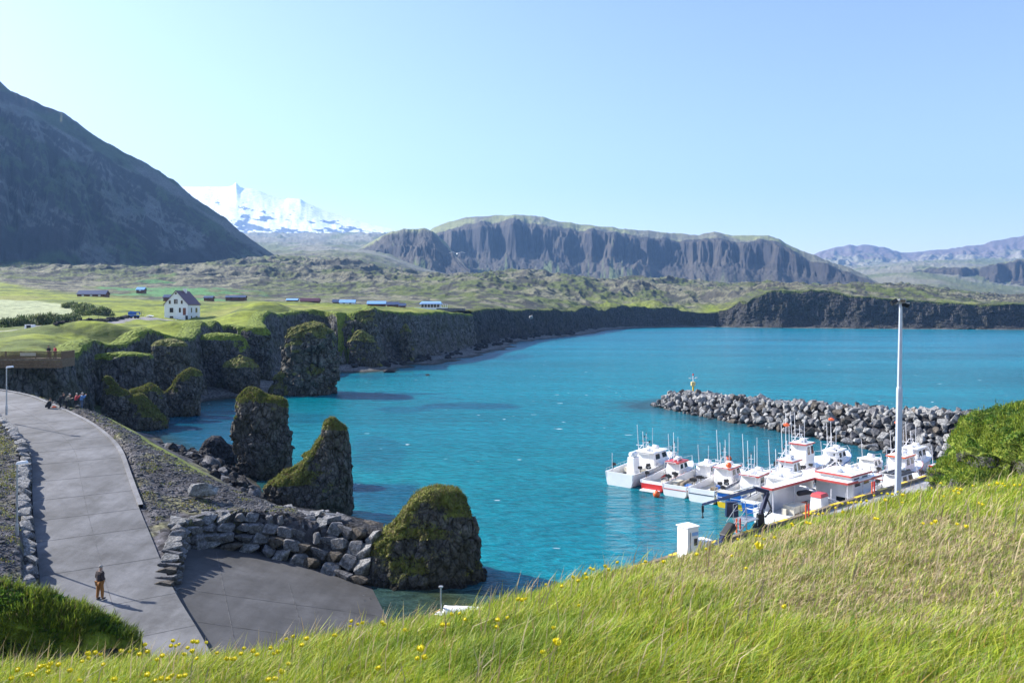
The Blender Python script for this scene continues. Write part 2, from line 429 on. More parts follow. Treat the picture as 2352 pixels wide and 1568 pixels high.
# plateau: (px, py, depth)
HI = [(-600,790,110),(-300,796,112),(0,800,115),(100,790,122),(200,815,128),(300,801,140),(350,786,147),(430,783,152),(520,770,168),(575,757,190),
(480,757,185),(640,765,206),(640,745,222),(690,760,236),(615,768,192),(640,712,250),(690,716,262),(560,712,240),(700,722,240),(770,722,244),(860,712,256),(900,723,268),(960,716,295),(1000,722,305),(1070,725,352),(1100,726,380),(1200,727,480),
(1300,727,565),(1400,722,735),(1500,720,790),(1600,728,805),(1680,724,800),(1705,700,800),(1740,676,798),(1800,672,795),(1900,673,790),(2050,686,760),(2352,697,725),(2700,705,700),(3200,712,680),
(0,765,150),(0,740,190),(200,745,180),(150,748,170),(90,738,200),(80,692,330),(-300,690,300),(300,735,215),(420,734,247),(480,735,240),(380,735,235),(520,731,255),(420,738,220),(300,702,300),(480,709,300),(480,692,400),
(210,682,400),(0,665,450),(0,640,620),(-400,650,500),(560,693,410),(700,694,410),(800,697,400),(860,702,390),(960,710,370),(1020,711,390),(1100,708,450),(640,700,300),(800,710,300),
(0,622,1100),(-500,622,1100),(150,617,950),(400,616,950),(550,615,950),(700,612,1050),(800,624,1000),(860,620,1150),(1000,632,1100),(1200,635,1200),(1500,643,1200),(1800,649,1050),(2000,655,960),(2100,666,900),(2175,684,860),
(2230,693,840),(2352,694,850),(2700,698,850),
(1200,700,600),(1200,665,850),(1500,695,880),(1500,668,1050),(800,668,700),(500,655,650),(300,655,650),(150,655,600),(1650,700,860),(1000,672,700),(650,662,700),(1800,662,900),(1350,705,760),
(750,592,1600),(850,585,1900),(680,580,2200),(620,566,3000),(750,556,4000),(900,552,4000),(700,540,6000),(900,540,6000),(600,540,6000),
(2200,680,1300),(2352,688,1300),(2100,655,1900),(2352,676,1900),(2100,628,3000),(2352,655,2800),(2150,605,4500),(2352,600,4800),(2600,600,4800),(1500,652,1700),(1500,652,3000),(1000,640,1700),(1200,650,3000),(1200,645,1700),(200,619,1500),(0,621,1500),
(1900,668,1600),(1850,640,3500),(2900,690,1200),(2900,640,3000)]
_hf = rbf([(p, 420 * math.log(d)) for p, y, d in HI], [Z_(y, d) for p, y, d in HI], (1 / 300.0, 1 / 300.0))
def h_high(x, y):
    px = CX + x / y * F; D = y
    return _hf(px, 420 * np.log(np.maximum(D, 20)))
# low ground: (px, depth, z)
LO = [(300,36,2.2),(245,42,2.8),(210,50,4.2),(205,58,5.5),(185,67,6.9),(75,78,8.1),(0,87,8.7),(-200,96,9.4),(-500,100,9.6),
(340,51,3.9),(330,58,4.9),(330,45,2.7),(370,42.5,2.3),(38,45,5.2),(-200,45,6.8),(40,55,6.0),(15,75,8.7),(-300,62,8.8),(-600,60,10),(90,60,6.2),(95,52,5.0),(70,38,3.2),(-200,36,4.5),
(200,79,8.1),(300,71,7.3),(340,66,6.5),(430,62,5.3),(480,61,4.6),(540,61,4.0),(600,62,3.4),(640,60,3.3),(440,56,4.3),(520,57,3.9),(700,58.5,3.2),(780,57,2.8),
(700,66,0.2),(640,70,-0.2),(760,64,-0.5),(820,60,-0.8),(590,76,0.6),(540,84,0.9),(480,90,1.2),(420,88,1.4),(400,98,0.8),(370,80,4.2),(520,76,1.4),(300,92,2.8),(450,75,2.6),(350,98,1.2),(620,90,-2),(520,98,-1.2),(440,106,-1.2),(560,110,-3),
(450,120,-3),(380,116,-1.0),(330,112,0.6),(300,108,1.5),(240,105,2.5),(150,97,4.5),(0,100,6.0),(-300,106,8),(200,112,1.5),(320,132,0.5),(200,122,2.0),(400,146,0.2),(430,140,-1),(500,152,-1),(560,150,-1.5),(470,160,0.7),(520,168,1.2),(600,168,0.4),(620,182,1.2),(650,200,2.0),(560,185,2.5),(500,178,2.2),(460,166,1.5),
(700,190,-1.5),(760,210,-3),(900,80,-4),(900,120,-5),(700,130,-5),(1100,100,-6),(1100,200,-6),(850,200,-5),(1000,250,-5),(1400,100,-6),(1400,200,-6),(1700,200,-6),(2000,150,-6),(2300,120,-5),(2300,250,-6),(1200,50,-4),(1000,45,-2),(1000,38,-1.5),(1300,35,-3)]
LOx = [((p - CX) / F * d, d) for p, d, z in LO]
_lf = rbf(LOx, [z for p, d, z in LO], (1 / 15.0, 1 / 15.0))
def slip_z(x, y): return 0.2 * (-x - 9.3 - (y - 52) * 0.35)
# cliff line (foot of the plateau), far right to near left, (px, depth)
CL = [(3300,660),(2700,690),(2352,705),(2150,725),(2000,742),(1850,768),(1720,785),(1690,800),(1650,812),(1600,808),(1500,790),(1410,752),(1350,672),(1322,600),(1296,560),(1240,520),(1190,480),(1150,450),(1112,402),(1088,362),(1040,332),(1000,300),(962,284),(925,272),
(890,268),(868,264),(862,250),(835,246),(790,238),(765,243),(735,250),(690,242),(640,228),(612,212),(618,198),(600,192),(560,190),(548,192),(520,194),(490,184),(470,174),(452,162),(432,155),(400,153),(360,150),(345,148),(300,142),(240,136),(208,129),(196,121),(150,112),(60,108),(-100,104),(-400,104),(-900,100)]
CLw = [Vector((X_(p, d), d)) for p, d in CL]
POLY = np.array([(v.x, v.y) for v in CLw] + [(X_(-1800, 100), 100), (X_(-1800, 9000), 9000), (X_(4500, 9000), 9000), (X_(4500, 660), 660)])
def sdist(x, y):
    x = x.ravel(); y = y.ravel()
    best = np.full(x.shape, 1e12); inside = np.zeros(x.shape, bool)
    for i in range(len(POLY)):
        a = POLY[i]; b = POLY[(i + 1) % len(POLY)]; ex, ey = b - a
        t = np.clip(((x - a[0]) * ex + (y - a[1]) * ey) / (ex * ex + ey * ey), 0, 1)
        d = (x - a[0] - t * ex) ** 2 + (y - a[1] - t * ey) ** 2
        best = np.minimum(best, d)
        c = ((a[1] > y) != (b[1] > y)) & (x < (b[0] - a[0]) * (y - a[1]) / (b[1] - a[1] + 1e-12) + a[0])
        inside ^= c
    return np.sqrt(best) * np.where(inside, 1, -1)
# apron (slipway) polygon in plan
AP = [(-21.6,51.8),(-20.2,54.2),(-17.2,54.6),(-14.2,53.8),(-12.0,53.2),(-9.2,52.6),(-6.5,52.0),(-3.5,48),(-2.5,38),(-4,32),(-12.6,32),(-15.9,38),(-18.0,40.6),(-19.6,43.2),(-20.2,47.5)]
# mound bumps on the plateau: (px, D, radius x, radius y, height)
BUMP = [(232,150,9,6,3.4),(130,134,6,4,1.0),(400,176,8,6,1.8),(645,250,14,9,2.2),(560,222,9,7,1.5),(330,160,8,5,-0.8),(470,190,7,5,1.2),(715,236,9,6,1.2),(860,262,9,6,1.0),(510,180,5,4,0.8)]
def height(x, y, detail=True):
    shp = x.shape; xf = x.ravel().astype(float); yf = y.ravel().astype(float)
    sd = sdist(xf, yf)
    px = CX + xf / yf * F
    lo = _lf(xf, yf)
    lo = np.where((yf > 200) | (px > 900), np.minimum(lo, -3.0), lo)
    # beach at the foot of the far cliffs
    beach = 1.6 + sd * 0.11 + fbm2(xf / 9, yf / 9, 3, 5) * 0.8
    far = sstep(195, 230, yf)
    lo = np.maximum(lo, np.where(far > 0, beach * far - 5 * (1 - far), -99))
    # road-side wall bank and slipway cut
    hi = _hf(px, 420 * np.log(np.maximum(yf, 20)))
    for (bp, bd, rx, ry, bh) in BUMP:
        cx = X_(bp, bd); hi = hi + bh * np.exp(-((xf - cx) / rx) ** 2 - ((yf - bd) / ry) ** 2)
    q_ = 1.4 + 2.6 * sstep(350, 650, yf); m = sstep(0, 1, (sd - 0.8 * q_) / (2.2 * q_))
    if detail:
        lava = lava_mask(px, yf)
        a = np.clip(yf / 600, 0.35, 4.0)
        rg = ridge2(xf / 38 + 3, yf / 60, 5, 11) - 0.45
        rg2 = fbm2(xf / 9, yf / 14, 4, 17)
        big = fbm2(xf / 130, yf / 170, 3, 23)
        nearl = 1 - sstep(1250, 1700, yf)
        hi = hi + lava * nearl * (rg * 7.0 * a * sstep(330, 900, yf) + rg2 * 1.3 * np.clip(a, 0.5, 1.5) + big * 6 * a * sstep(300, 800, yf))
        hi = hi + lava * (1 - nearl) * (ridge2(xf / 170, yf / 380, 5, 13) - 0.45) * 26 * np.clip(yf / 2500, 0.6, 2)
        hi = hi + (1 - lava) * (fbm2(xf / 11, yf / 9, 4, 31) * 0.8 + fbm2(xf / 3, yf / 3, 3, 37) * 0.12)
        lo = lo + fbm2(xf / 4.5, yf / 4.5, 4, 41) * 0.22
    nr = (yf < 100) & (px < 1100)
    if nr.any(): lo[nr] = near_mod(lo[nr], xf[nr], yf[nr])
    h = lo * (1 - m) + hi * m
    h = np.where(sd < -0.0, lo, h)
    return h.reshape(shp), sd.reshape(shp), m.reshape(shp)
LBx = [-900, 0, 60, 250, 330, 560, 700, 860, 960, 1060, 1150, 1300, 1450, 1600, 1680, 1760, 4000]
LBy = [620, 560, 480, 410, 390, 395, 400, 385, 375, 385, 430, 560, 700, 830, 835, 740, 640]
def lava_mask(px, D):
    b = np.interp(px, LBx, LBy)
    n = fbm2(px / 60, np.log(D) * 14, 3, 51)
    return sstep(-0.05, 0.07, (D - b) / b + n * 0.05)
def hz(x, y):
    h, _, _ = height(np.array([float(x)]), np.array([float(y)])); return float(h[0])

def in_poly(x, y, poly):
    ins = np.zeros(x.shape, bool); n = len(poly)
    for i in range(n):
        a = poly[i]; b = poly[(i + 1) % n]
        ins ^= ((a[1] > y) != (b[1] > y)) & (x < (b[0] - a[0]) * (y - a[1]) / (b[1] - a[1] + 1e-12) + a[0])
    return ins
def poly_dist(x, y, pts):
    best = np.full(x.shape, 1e12)
    for a, b in zip(pts[:-1], pts[1:]):
        ex, ey = b[0] - a[0], b[1] - a[1]
        t = np.clip(((x - a[0]) * ex + (y - a[1]) * ey) / (ex * ex + ey * ey + 1e-9), 0, 1)
        best = np.minimum(best, (x - a[0] - t * ex) ** 2 + (y - a[1] - t * ey) ** 2)
    return np.sqrt(best)

# road centre line (x, y, z)
def catmull(P, n):
    P = [np.array(p, float) for p in P]; P = [2 * P[0] - P[1]] + P + [2 * P[-1] - P[-2]]; out = []
    for i in range(1, len(P) - 2):
        p0, p1, p2, p3 = P[i - 1:i + 3]
        for k in range(n):
            t = k / n
            out.append(0.5 * ((2 * p1) + (-p0 + p2) * t + (2 * p0 - 5 * p1 + 4 * p2 - p3) * t * t + (-p0 + 3 * p1 - 3 * p2 + p3) * t ** 3))
    out.append(P[-2]); return np.array(out)
RC = [(-13.5,30,2.35),(-17.2,36,2.5),(-21.2,42,2.85),(-25.4,48.5,3.95),(-28.3,53,4.75),(-31.4,58,5.6),(-34.7,63.4,6.4),(-37.6,67.2,6.95),(-41.5,71.6,7.5),(-45.8,75.8,7.95),(-50.5,80.4,8.3),(-55.8,85.2,8.6),(-63,89.5,8.85),(-76,94,9.1)]
ROAD = catmull(RC, 10)
RW = 3.05

def road_dz(x, y):
    best = np.full(x.shape, 1e12); zz = np.zeros(x.shape); sg = np.zeros(x.shape)
    for a, b in zip(ROAD[:-1], ROAD[1:]):
        ex, ey = b[0] - a[0], b[1] - a[1]
        t = np.clip(((x - a[0]) * ex + (y - a[1]) * ey) / (ex * ex + ey * ey), 0, 1)
        d = (x - a[0] - t * ex) ** 2 + (y - a[1] - t * ey) ** 2
        nr = d < best
        zz = np.where(nr, a[2] + (b[2] - a[2]) * t, zz); sg = np.where(nr, ex * (y - a[1]) - ey * (x - a[0]), sg)
        best = np.where(nr, d, best)
    return np.sqrt(best), zz, sg      # sg > 0: left of the direction of travel
def near_mod(lo, x, y):
    d, zr, sg = road_dz(x, y)
    e_ = 1 - sstep(RW + 0.6, RW + 2.6, d)
    lo = lo * (1 - e_) + np.maximum(lo, zr - 0.02) * e_
    lo = np.where(sg > 0, np.maximum(lo, np.where((d < 9) & (d > RW + 0.5), zr + 0.75, -99)), lo)
    inap = in_poly(x, y, AP)
    da = poly_dist(x, y, AP + [AP[0]])
    wa = np.where(inap, 1.0, 1 - sstep(0.0, 0.5, da))
    w = 1 - sstep(RW + 0.35, RW + 0.9, d)
    w = np.where(wa > 0, 1 - sstep(RW - 0.5, RW - 0.05, d), w)
    lo = lo * (1 - wa) + np.minimum(slip_z(x, y), 2.6) * wa - 0.12 * wa
    lo = lo * (1 - w) + (zr - 0.12) * w
    return lo

# ------------------------------------------------------------------ land sheet
def col_mix(a, b, w): return a * (1 - w[:, None]) + b * w[:, None]
def V3(*c): return np.array(c, float)
MEADOW = V3(0.175, 0.21, 0.018); MEADOW2 = V3(0.08, 0.11, 0.016); LICH = V3(0.145, 0.14, 0.09); ROCKD = V3(0.035, 0.034, 0.032)
LGREEN = V3(0.075, 0.095, 0.025); LUPIN = V3(0.06, 0.17, 0.055); HAY = V3(0.30, 0.33, 0.19); GRAV = V3(0.05, 0.048, 0.053)
def land_colour(x, y, z, slope, sd, m):
    px = CX + x / y * F; D = y
    lava = lava_mask(px, D)
    n1 = fbm2(x / 14, y / 20, 4, 61); n2_ = fbm2(x / 45, y / 70, 4, 67); n3_ = fbm2(x / 2.2, y / 2.2, 3, 71)
    c = col_mix(np.tile(MEADOW, (len(x), 1)), np.tile(MEADOW2, (len(x), 1)), sstep(-0.15, 0.35, n1 + 0.4 * n3_))
    c = col_mix(c, np.tile(V3(0.20, 0.19, 0.06), (len(x), 1)), sstep(0.1, 0.4, n2_) * 0.5)
    c = col_mix(c, np.tile(V3(0.05, 0.07, 0.018), (len(x), 1)), sstep(0.28, 0.6, slope + n3_ * 0.12) * 0.8)
    L = col_mix(np.tile(LICH, (len(x), 1)), np.tile(LGREEN, (len(x), 1)), sstep(-0.25, 0.2, n2_ + 0.5 * n1))
    r = ridge2(x / 16, y / 30, 4, 73)
    L = col_mix(L, np.tile(ROCKD, (len(x), 1)), np.clip(sstep(0.46, 0.64, r + 0.25 * n3_) + sstep(0.3, 0.8, slope + n3_ * 0.2), 0, 0.9))
    py = HY + (CAMZ - z) / D * F
    lup = sstep(0.0, 0.25, n1 * 0.5 + n2_ * 0.6 + 0.3 - np.abs(px - 400) / 280 * 0.6 - np.abs(D - 560) / 260 * 0.5)
    L = col_mix(L, np.tile(LUPIN, (len(x), 1)), lup * 0.9)
    # greener band behind the bay
    gb = sstep(1200, 1500, px) * sstep(1720, 1640, px) * sstep(920, 800, D)
    L = col_mix(L, np.tile(MEADOW * 0.85, (len(x), 1)), gb * sstep(-0.35, 0.1, n1) * 0.85)
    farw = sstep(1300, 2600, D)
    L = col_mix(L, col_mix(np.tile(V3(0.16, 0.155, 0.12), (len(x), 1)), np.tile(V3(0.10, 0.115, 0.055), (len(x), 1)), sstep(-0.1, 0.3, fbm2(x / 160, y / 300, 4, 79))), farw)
    c = col_mix(c, L, lava)
    # hay field, gravel track and yard
    w = sstep(-0.12, 0.1, 1 - ((px - 20) / (165 + n1 * 12)) ** 2 - (np.log(np.maximum(D, 1) / 245) / 0.33) ** 2)
    c = col_mix(c, np.tile(HAY, (len(x), 1)), w * 0.95)
    gp = [(X_(-260, 150), 150), (X_(20, 152), 152), (X_(130, 160), 160), (X_(200, 178), 178), (X_(300, 222), 222), (X_(355, 236), 236), (X_(430, 240), 240)]
    dgp = poly_dist(x, y, gp)
    wd = np.where(px < 150, 5.0, 2.6)
    c = col_mix(c, np.tile(V3(0.22, 0.21, 0.21), (len(x), 1)), (1 - sstep(wd - 0.6, wd + 0.6, dgp + n3_)) * (D < 260))
    # cliffs and steep earth
    st = sstep(0.9, 1.5, slope) * (1 - farw)
    c = col_mix(c, np.tile(V3(0.055, 0.055, 0.045), (len(x), 1)), st)
    # low ground
    g = np.tile(GRAV, (len(x), 1)) * (1 + 0.5 * n3_[:, None])
    moss = sstep(0.10, 0.35, fbm2(x / 2.8, y / 2.8, 4, 83)) 
    g = col_mix(g, np.tile(V3(0.13, 0.125, 0.045), (len(x), 1)), moss * 0.55)
    d, zr, sg = road_dz(x[:], y[:]) if len(x) < 5 else (None, None, None)
    lowg = g
    green = sstep(84, 92, D) * sstep(560, 380, px) * sstep(1.0, 2.5, z)
    lowg = col_mix(lowg, np.tile(V3(0.055, 0.075, 0.02), (len(x), 1)), green)
    shp = [(60, 93), (200, 84), (300, 75.5), (350, 70.5), (400, 67.5), (430, 65)]
    dl = poly_dist(x, y, [(X_(a, b), b) for a, b in shp])
    strip = (1 - sstep(0.3, 1.5, dl + n3_ * 1.6 + n1 * 0.8)) * 0.85
    lowg = col_mix(lowg, np.tile(V3(0.17, 0.21, 0.03), (len(x), 1)), strip)
    lowg = col_mix(lowg, np.tile(V3(0.10, 0.10, 0.10), (len(x), 1)), sstep(150, 160, D) * sstep(2.5, 1.5, z))
    wet = sstep(0.5, 0.1, z)
    lowg = col_mix(lowg, np.tile(V3(0.025, 0.025, 0.02), (len(x), 1)), wet)
    c = col_mix(lowg, c, m)
    al = (1 - m) * (1 - strip) * (1 - green) + lava * 0.5 * m
    return np.concatenate([np.clip(c, 0.005, 0.9), al[:, None]], 1)

PXC = np.concatenate([np.linspace(-900, -60, 160), np.linspace(-56, 2400, 1120), np.linspace(2410, 3200, 150)])
DR = np.concatenate([np.exp(np.linspace(math.log(31), math.log(108), 330))[:-1], np.exp(np.linspace(math.log(108), math.log(330), 330))[:-1], np.exp(np.linspace(math.log(330), math.log(1300), 260))[:-1], np.exp(np.linspace(math.log(1300), math.log(6800), 90))])
gx = (PXC[None, :] - CX) / F * DR[:, None]; gy = np.repeat(DR[:, None], len(PXC), 1)
H, SD, MM = height(gx, gy)
dzy = np.gradient(H, axis=0) / np.maximum(np.gradient(gy, axis=0), 1e-6); dzx = np.gradient(H, axis=1) / np.maximum(np.gradient(gx, axis=1), 1e-6)
slope = np.sqrt(dzx ** 2 + dzy ** 2)
colr = land_colour(gx.ravel(), gy.ravel(), H.ravel(), slope.ravel(), SD.ravel(), MM.ravel())
V = np.stack([gx, gy, H], -1).reshape(-1, 3)
FQ = grid_faces(*H.shape)
keep = (V[FQ, 2] > -1.3).any(1)
FQ = FQ[keep][:, ::1]
used = np.zeros(len(V), bool); used[FQ.ravel()] = True
idx = np.cumsum(used) - 1
land = link_mesh('terrain', np_mesh('terrain', V[used], idx[FQ], colr[used]), M['ground'])
tag(land, 'grassy coastal plain and lava field behind the bay', 'terrain', kind='structure')
seabed = MB().box((200, 3500, -9), (9000, 7200, 1)).build('ground', M['darkrock']); tag(seabed, 'dark ground under land and sea', 'ground', kind='structure')

# ------------------------------------------------------------------ sea
def sea_mat():
    m, n, b = new_mat('sea_water')
    co = n('TexCoord').outputs['Object']
    a = n('Attribute', _attribute_name='col').outputs['Color']
    mp = n('Mapping', Vector=co); mp.inputs['Rotation'].default_value = (0, 0, R(-20)); mp.inputs['Scale'].default_value = (0.45, 1.0, 1)
    v = mp.outputs[0]
    w1 = n.noise(v, 0.35, 4, 0.55); w2 = n.noise(v, 1.6, 4, 0.6); w3 = n.noise(v, 6.0, 3, 0.6)
    h = n.math('ADD', n.math('MULTIPLY', w1, 1.0), n.math('ADD', n.math('MULTIPLY', w2, 0.38), n.math('MULTIPLY', w3, 0.07)))
    bp = n('Bump', Strength=1.0, Distance=0.85, Height=h)
    mp2 = n('Mapping', Vector=co); mp2.inputs['Rotation'].default_value = (0, 0, R(-20)); mp2.inputs['Scale'].default_value = (0.3, 1.0, 1)
    big = n.noise(mp2.outputs[0], 0.02, 5, 0.6)
    c = n.mix(1.0, a, n.ramp(big, [(0.35, 0.66), (0.65, 1.15)]), 'MULTIPLY')
    c = n.mix(1.0, c, n.ramp(w2, [(0.3, 0.6), (0.7, 1.25)]), 'MULTIPLY')
    fo = n.noise(v, 0.9, 2, 0.5); fo2 = n.noise(co, 0.05, 3)
    foam_glints = n.math('MULTIPLY', n.ramp(fo, [(0.73, 0.0), (0.76, 1.0)]), n.ramp(fo2, [(0.45, 0.0), (0.6, 1.0)]))  # white specks: whitecaps plus sun sparkle painted into the water colour
    c = n.mix(foam_glints, c, (0.75, 0.78, 0.78))
    n.l.new(c, b.inputs['Base Color']); n.l.new(bp.outputs[0], b.inputs['Normal'])
    n.l.new(n.math('ADD', n.math('MULTIPLY', foam_glints, 0.5), 0.12), b.inputs['Roughness'])
    b.inputs['IOR'].default_value = 1.33
    b.inputs['Specular IOR Level'].default_value = 0.38
    return m
M['sea'] = sea_mat()
pc = np.linspace(-900, 4200, 420); dr = np.exp(np.linspace(math.log(22), math.log(1100), 420))
sx = (pc[None, :] - CX) / F * dr[:, None]; sy = np.repeat(dr[:, None], len(pc), 1)
sea_c = np.tile(V3(0.0, 0.215, 0.28), (sx.size, 1)); xf = sx.ravel(); yf = sy.ravel(); pxf = CX + xf / yf * F
nn = fbm2(xf / 22, yf / 22, 4, 91); nf = fbm2(xf / 5, yf / 5, 4, 93)
sea_c = col_mix(sea_c, np.tile(V3(0.0, 0.24, 0.27), (len(xf), 1)), sstep(120, 60, yf) * 0.8)
sea_c = col_mix(sea_c, np.tile(V3(0.0, 0.23, 0.34), (len(xf), 1)), sstep(150, 500, yf))
def blob(px, D, rx, ry, warp=0.35):
    q = ((pxf - px) / rx) ** 2 + (np.log(yf / D) / ry) ** 2
    return 1 - sstep(0.5, 1.2, q + nn * warp + nf * warp)
DK = V3(0.004, 0.055, 0.14)
for (p, D, rx, ry, a) in [(900, 165, 150, 0.05, .6), (1080, 148, 110, 0.035, .7), (930, 143, 60, 0.03, .5), (820, 215, 130, 0.07, .6), (480, 118, 130, 0.16, .85), (860, 76, 120, 0.10, .85), (1010, 50, 180, 0.10, .8), (1180, 62, 60, .1, .4), (1100, 300, 120, 0.08, .5), (870, 100, 60, 0.12, .35), (700, 132, 60, .04, .4)]:
    sea_c = col_mix(sea_c, np.tile(DK, (len(xf), 1)), blob(p, D, rx, ry, 1.1) * a * .8)
BW = [(30.6,148.6,2.5),(32.5,145.5,2.8),(37.5,134.5,3.2),(44.5,121,3.7),(50.5,109.5,4.3),(55.5,101.5,5.0),(60.5,94.5,5.6),(66,88,5.8),(74,82,5.8)]
dbw = poly_dist(xf, yf, [(a, b) for a, b, c in BW])
sea_c = col_mix(sea_c, np.tile(V3(0.02, 0.075, 0.10), (len(xf), 1)), (1 - sstep(6, 15, dbw + nf * 4)) * 0.85)
# harbour basin is a little darker, shallow brown-green water over the slipway
hb = sstep(40, 10, poly_dist(xf, yf, [(20, 62), (32, 76), (45, 90)]))
sea_c = col_mix(sea_c, np.tile(V3(0.0, 0.125, 0.195), (len(xf), 1)), hb * 0.6)
sh = 1 - sstep(0.0, 7.0, np.hypot((xf + 6.5) * 0.9, (yf - 47) * 1.0) - 2 + nf * 1.5)
sea_c = col_mix(sea_c, np.tile(V3(0.045, 0.06, 0.03), (len(xf), 1)), sh)
hland, _, _ = height(xf, yf, False)
sl = sstep(-1.6, -0.1, hland) * (yf < 230)
sea_c = col_mix(sea_c, np.tile(V3(0.03, 0.07, 0.07), (len(xf), 1)), sl * 0.8)
sea = link_mesh('sea', np_mesh('sea', np.stack([xf, yf, np.zeros_like(xf)], -1), grid_faces(*sx.shape), sea_c), M['sea'])
tag(sea, 'turquoise sea water filling the bay and harbour', 'sea', kind='structure')

# ------------------------------------------------------------------ cliffs (walls along the plateau edge)
def resample(pts, ds):
    P = [np.array(p[:2], float) for p in pts]; out = [P[0]]
    for a, b in zip(P[:-1], P[1:]):
        L = np.linalg.norm(b - a); k = max(1, int(round(L / ds)))
        for i in range(1, k + 1): out.append(a + (b - a) * i / k)
    return np.array(out)
def cliff(name, i0, i1, ds, nt, amp, batter, colw, label, talus=1.5, mat='cliff'):
    P = resample(catmull([(v.x, v.y, 0) for v in CLw[i0:i1]], 8)[:, :2], ds)
    T = np.gradient(P, axis=0); T /= np.linalg.norm(T, axis=1)[:, None]
    k = max(3, int(4 / ds)); ker = np.ones(k) / k
    T = np.stack([np.convolve(np.pad(T[:, j], k // 2, 'edge'), ker, 'same')[k // 2:k // 2 + len(P)] for j in (0, 1)], 1); T /= np.linalg.norm(T, axis=1)[:, None]
    Nn = np.stack([T[:, 1], -T[:, 0]], 1)           # candidates; make it point out of the plateau
    test = sdist(P[:, 0] + Nn[:, 0] * 2, P[:, 1] + Nn[:, 1] * 2)
    if (test > 0).mean() > 0.5: Nn = -Nn
    n = len(P)
    kc = 2.7 if mat == 'farcliff' else 1.0
    ptop = P - Nn * 4.6 * kc
    ht, _, _ = height(ptop[:, 0], ptop[:, 1], True)
    t = np.linspace(0, 1, nt)[None, :]
    zt = ht[:, None] + 0.05
    z = -1.5 + (zt + 1.5) * t
    off = batter * (1 - t) ** 1.0 - 0.8 * t + talus * np.clip(1 - t * 4, 0, 1) ** 1.3
    x = P[:, :1] + Nn[:, :1] * off; y = P[:, 1:] + Nn[:, 1:] * off
    sc = 1.0
    big = fbm3(x / (7 * sc * amp), y / (7 * sc * amp), z / (16 * amp), 3, 101) * 2.4 * amp
    f1, f2, cid = voro3(x / colw, y / colw, z / (colw * 2.6), 7)
    blk = (cid - 0.5) * 0.9 * amp - np.exp(-((f2 - f1) / 0.12) ** 2) * 0.35 * amp
    sm = fbm3(x / 1.3, y / 1.3, z / 1.3, 3, 103) * 0.45 * amp
    env = 0.35 + 0.65 * np.sin(np.clip(t, 0, 1) * math.pi) ** 0.5
    d = big * (0.55 + 0.45 * (1 - t)) + (blk + sm) * env
    edge = 1 - sstep(0.9, 1.0, t) * 0.5
    x = x + Nn[:, :1] * d * edge; y = y + Nn[:, 1:] * d * edge
    # rounded turf cap that runs back over the land
    caps = []
    for o, dz in ((0.5, 0.28), (1.3, 0.38), (2.3, 0.30), (3.6, 0.08), (5.2, -0.5)):
        cx = P[:, 0] - Nn[:, 0] * (0.8 + o * kc) + Nn[:, 0] * d[:, -1] * 0.5 * max(0, 1 - o / 5); cy = P[:, 1] - Nn[:, 1] * (0.8 + o * kc) + Nn[:, 1] * d[:, -1] * 0.5 * max(0, 1 - o / 5)
        if o < 3: hh = ht + dz + fbm2(cx / 2.5, cy / 2.5, 3, 105) * 0.3
        else: hh = height(cx, cy, True)[0] + dz
        caps.append(np.stack([cx, cy, hh], -1))
    body = np.stack([x, y, z + 0 * x], -1)
    A = np.concatenate([body] + [c[:, None, :] for c in caps], 1)
    nr, nc = A.shape[:2]
    V = A.reshape(-1, 3); Fq = grid_faces(nr, nc)
    tm = np.concatenate([np.linspace(0, 1, nt), np.full(len(caps), 1.3)]); gm = sstep(0.86, 1.05, tm)[None] + 0 * A[..., 0]
    gm = np.clip(gm + 0.32 * sstep(0.15, 0.5, fbm3(A[..., 0] / 14, A[..., 1] / 14, A[..., 2] / 9, 3, 107)) - 0.1, 0, 1); gm3 = np.repeat(gm.reshape(-1, 1), 3, 1)
    # orientation check
    a, b, c = V[Fq[:, 0]], V[Fq[:, 1]], V[Fq[:, 2]]
    nrm = np.cross(b - a, c - a); ii = Fq[:, 0] // nc
    if (nrm[:, 0] * Nn[ii, 0] + nrm[:, 1] * Nn[ii, 1]).mean() < 0: Fq = Fq[:, ::-1]
    return tag(link_mesh(name, np_mesh(name, V, Fq, gm3, smooth=False), M[mat]), label, 'cliff', kind='structure')
nC = len(CLw)
cliff('cliff', 0, 9, 2.2, 46, 2.6, 6.0, 5.0, 'tall dark cliff wall across the bay', 5, 'farcliff')
cliff('cliff', 8, 20, 1.6, 34, 1.5, 2.5, 3.2, 'low dark sea cliff at the back of the bay', 4, 'farcliff')
cliff('cliff', 19, 36, 0.55, 46, 1.0, 2.2, 1.9, 'dark basalt cliff under the green meadow', 4)
cliff('cliff', 35, nC, 0.32, 52, 0.8, 1.6, 1.5, 'shaded basalt cliff left of the sea stacks', 1.5)

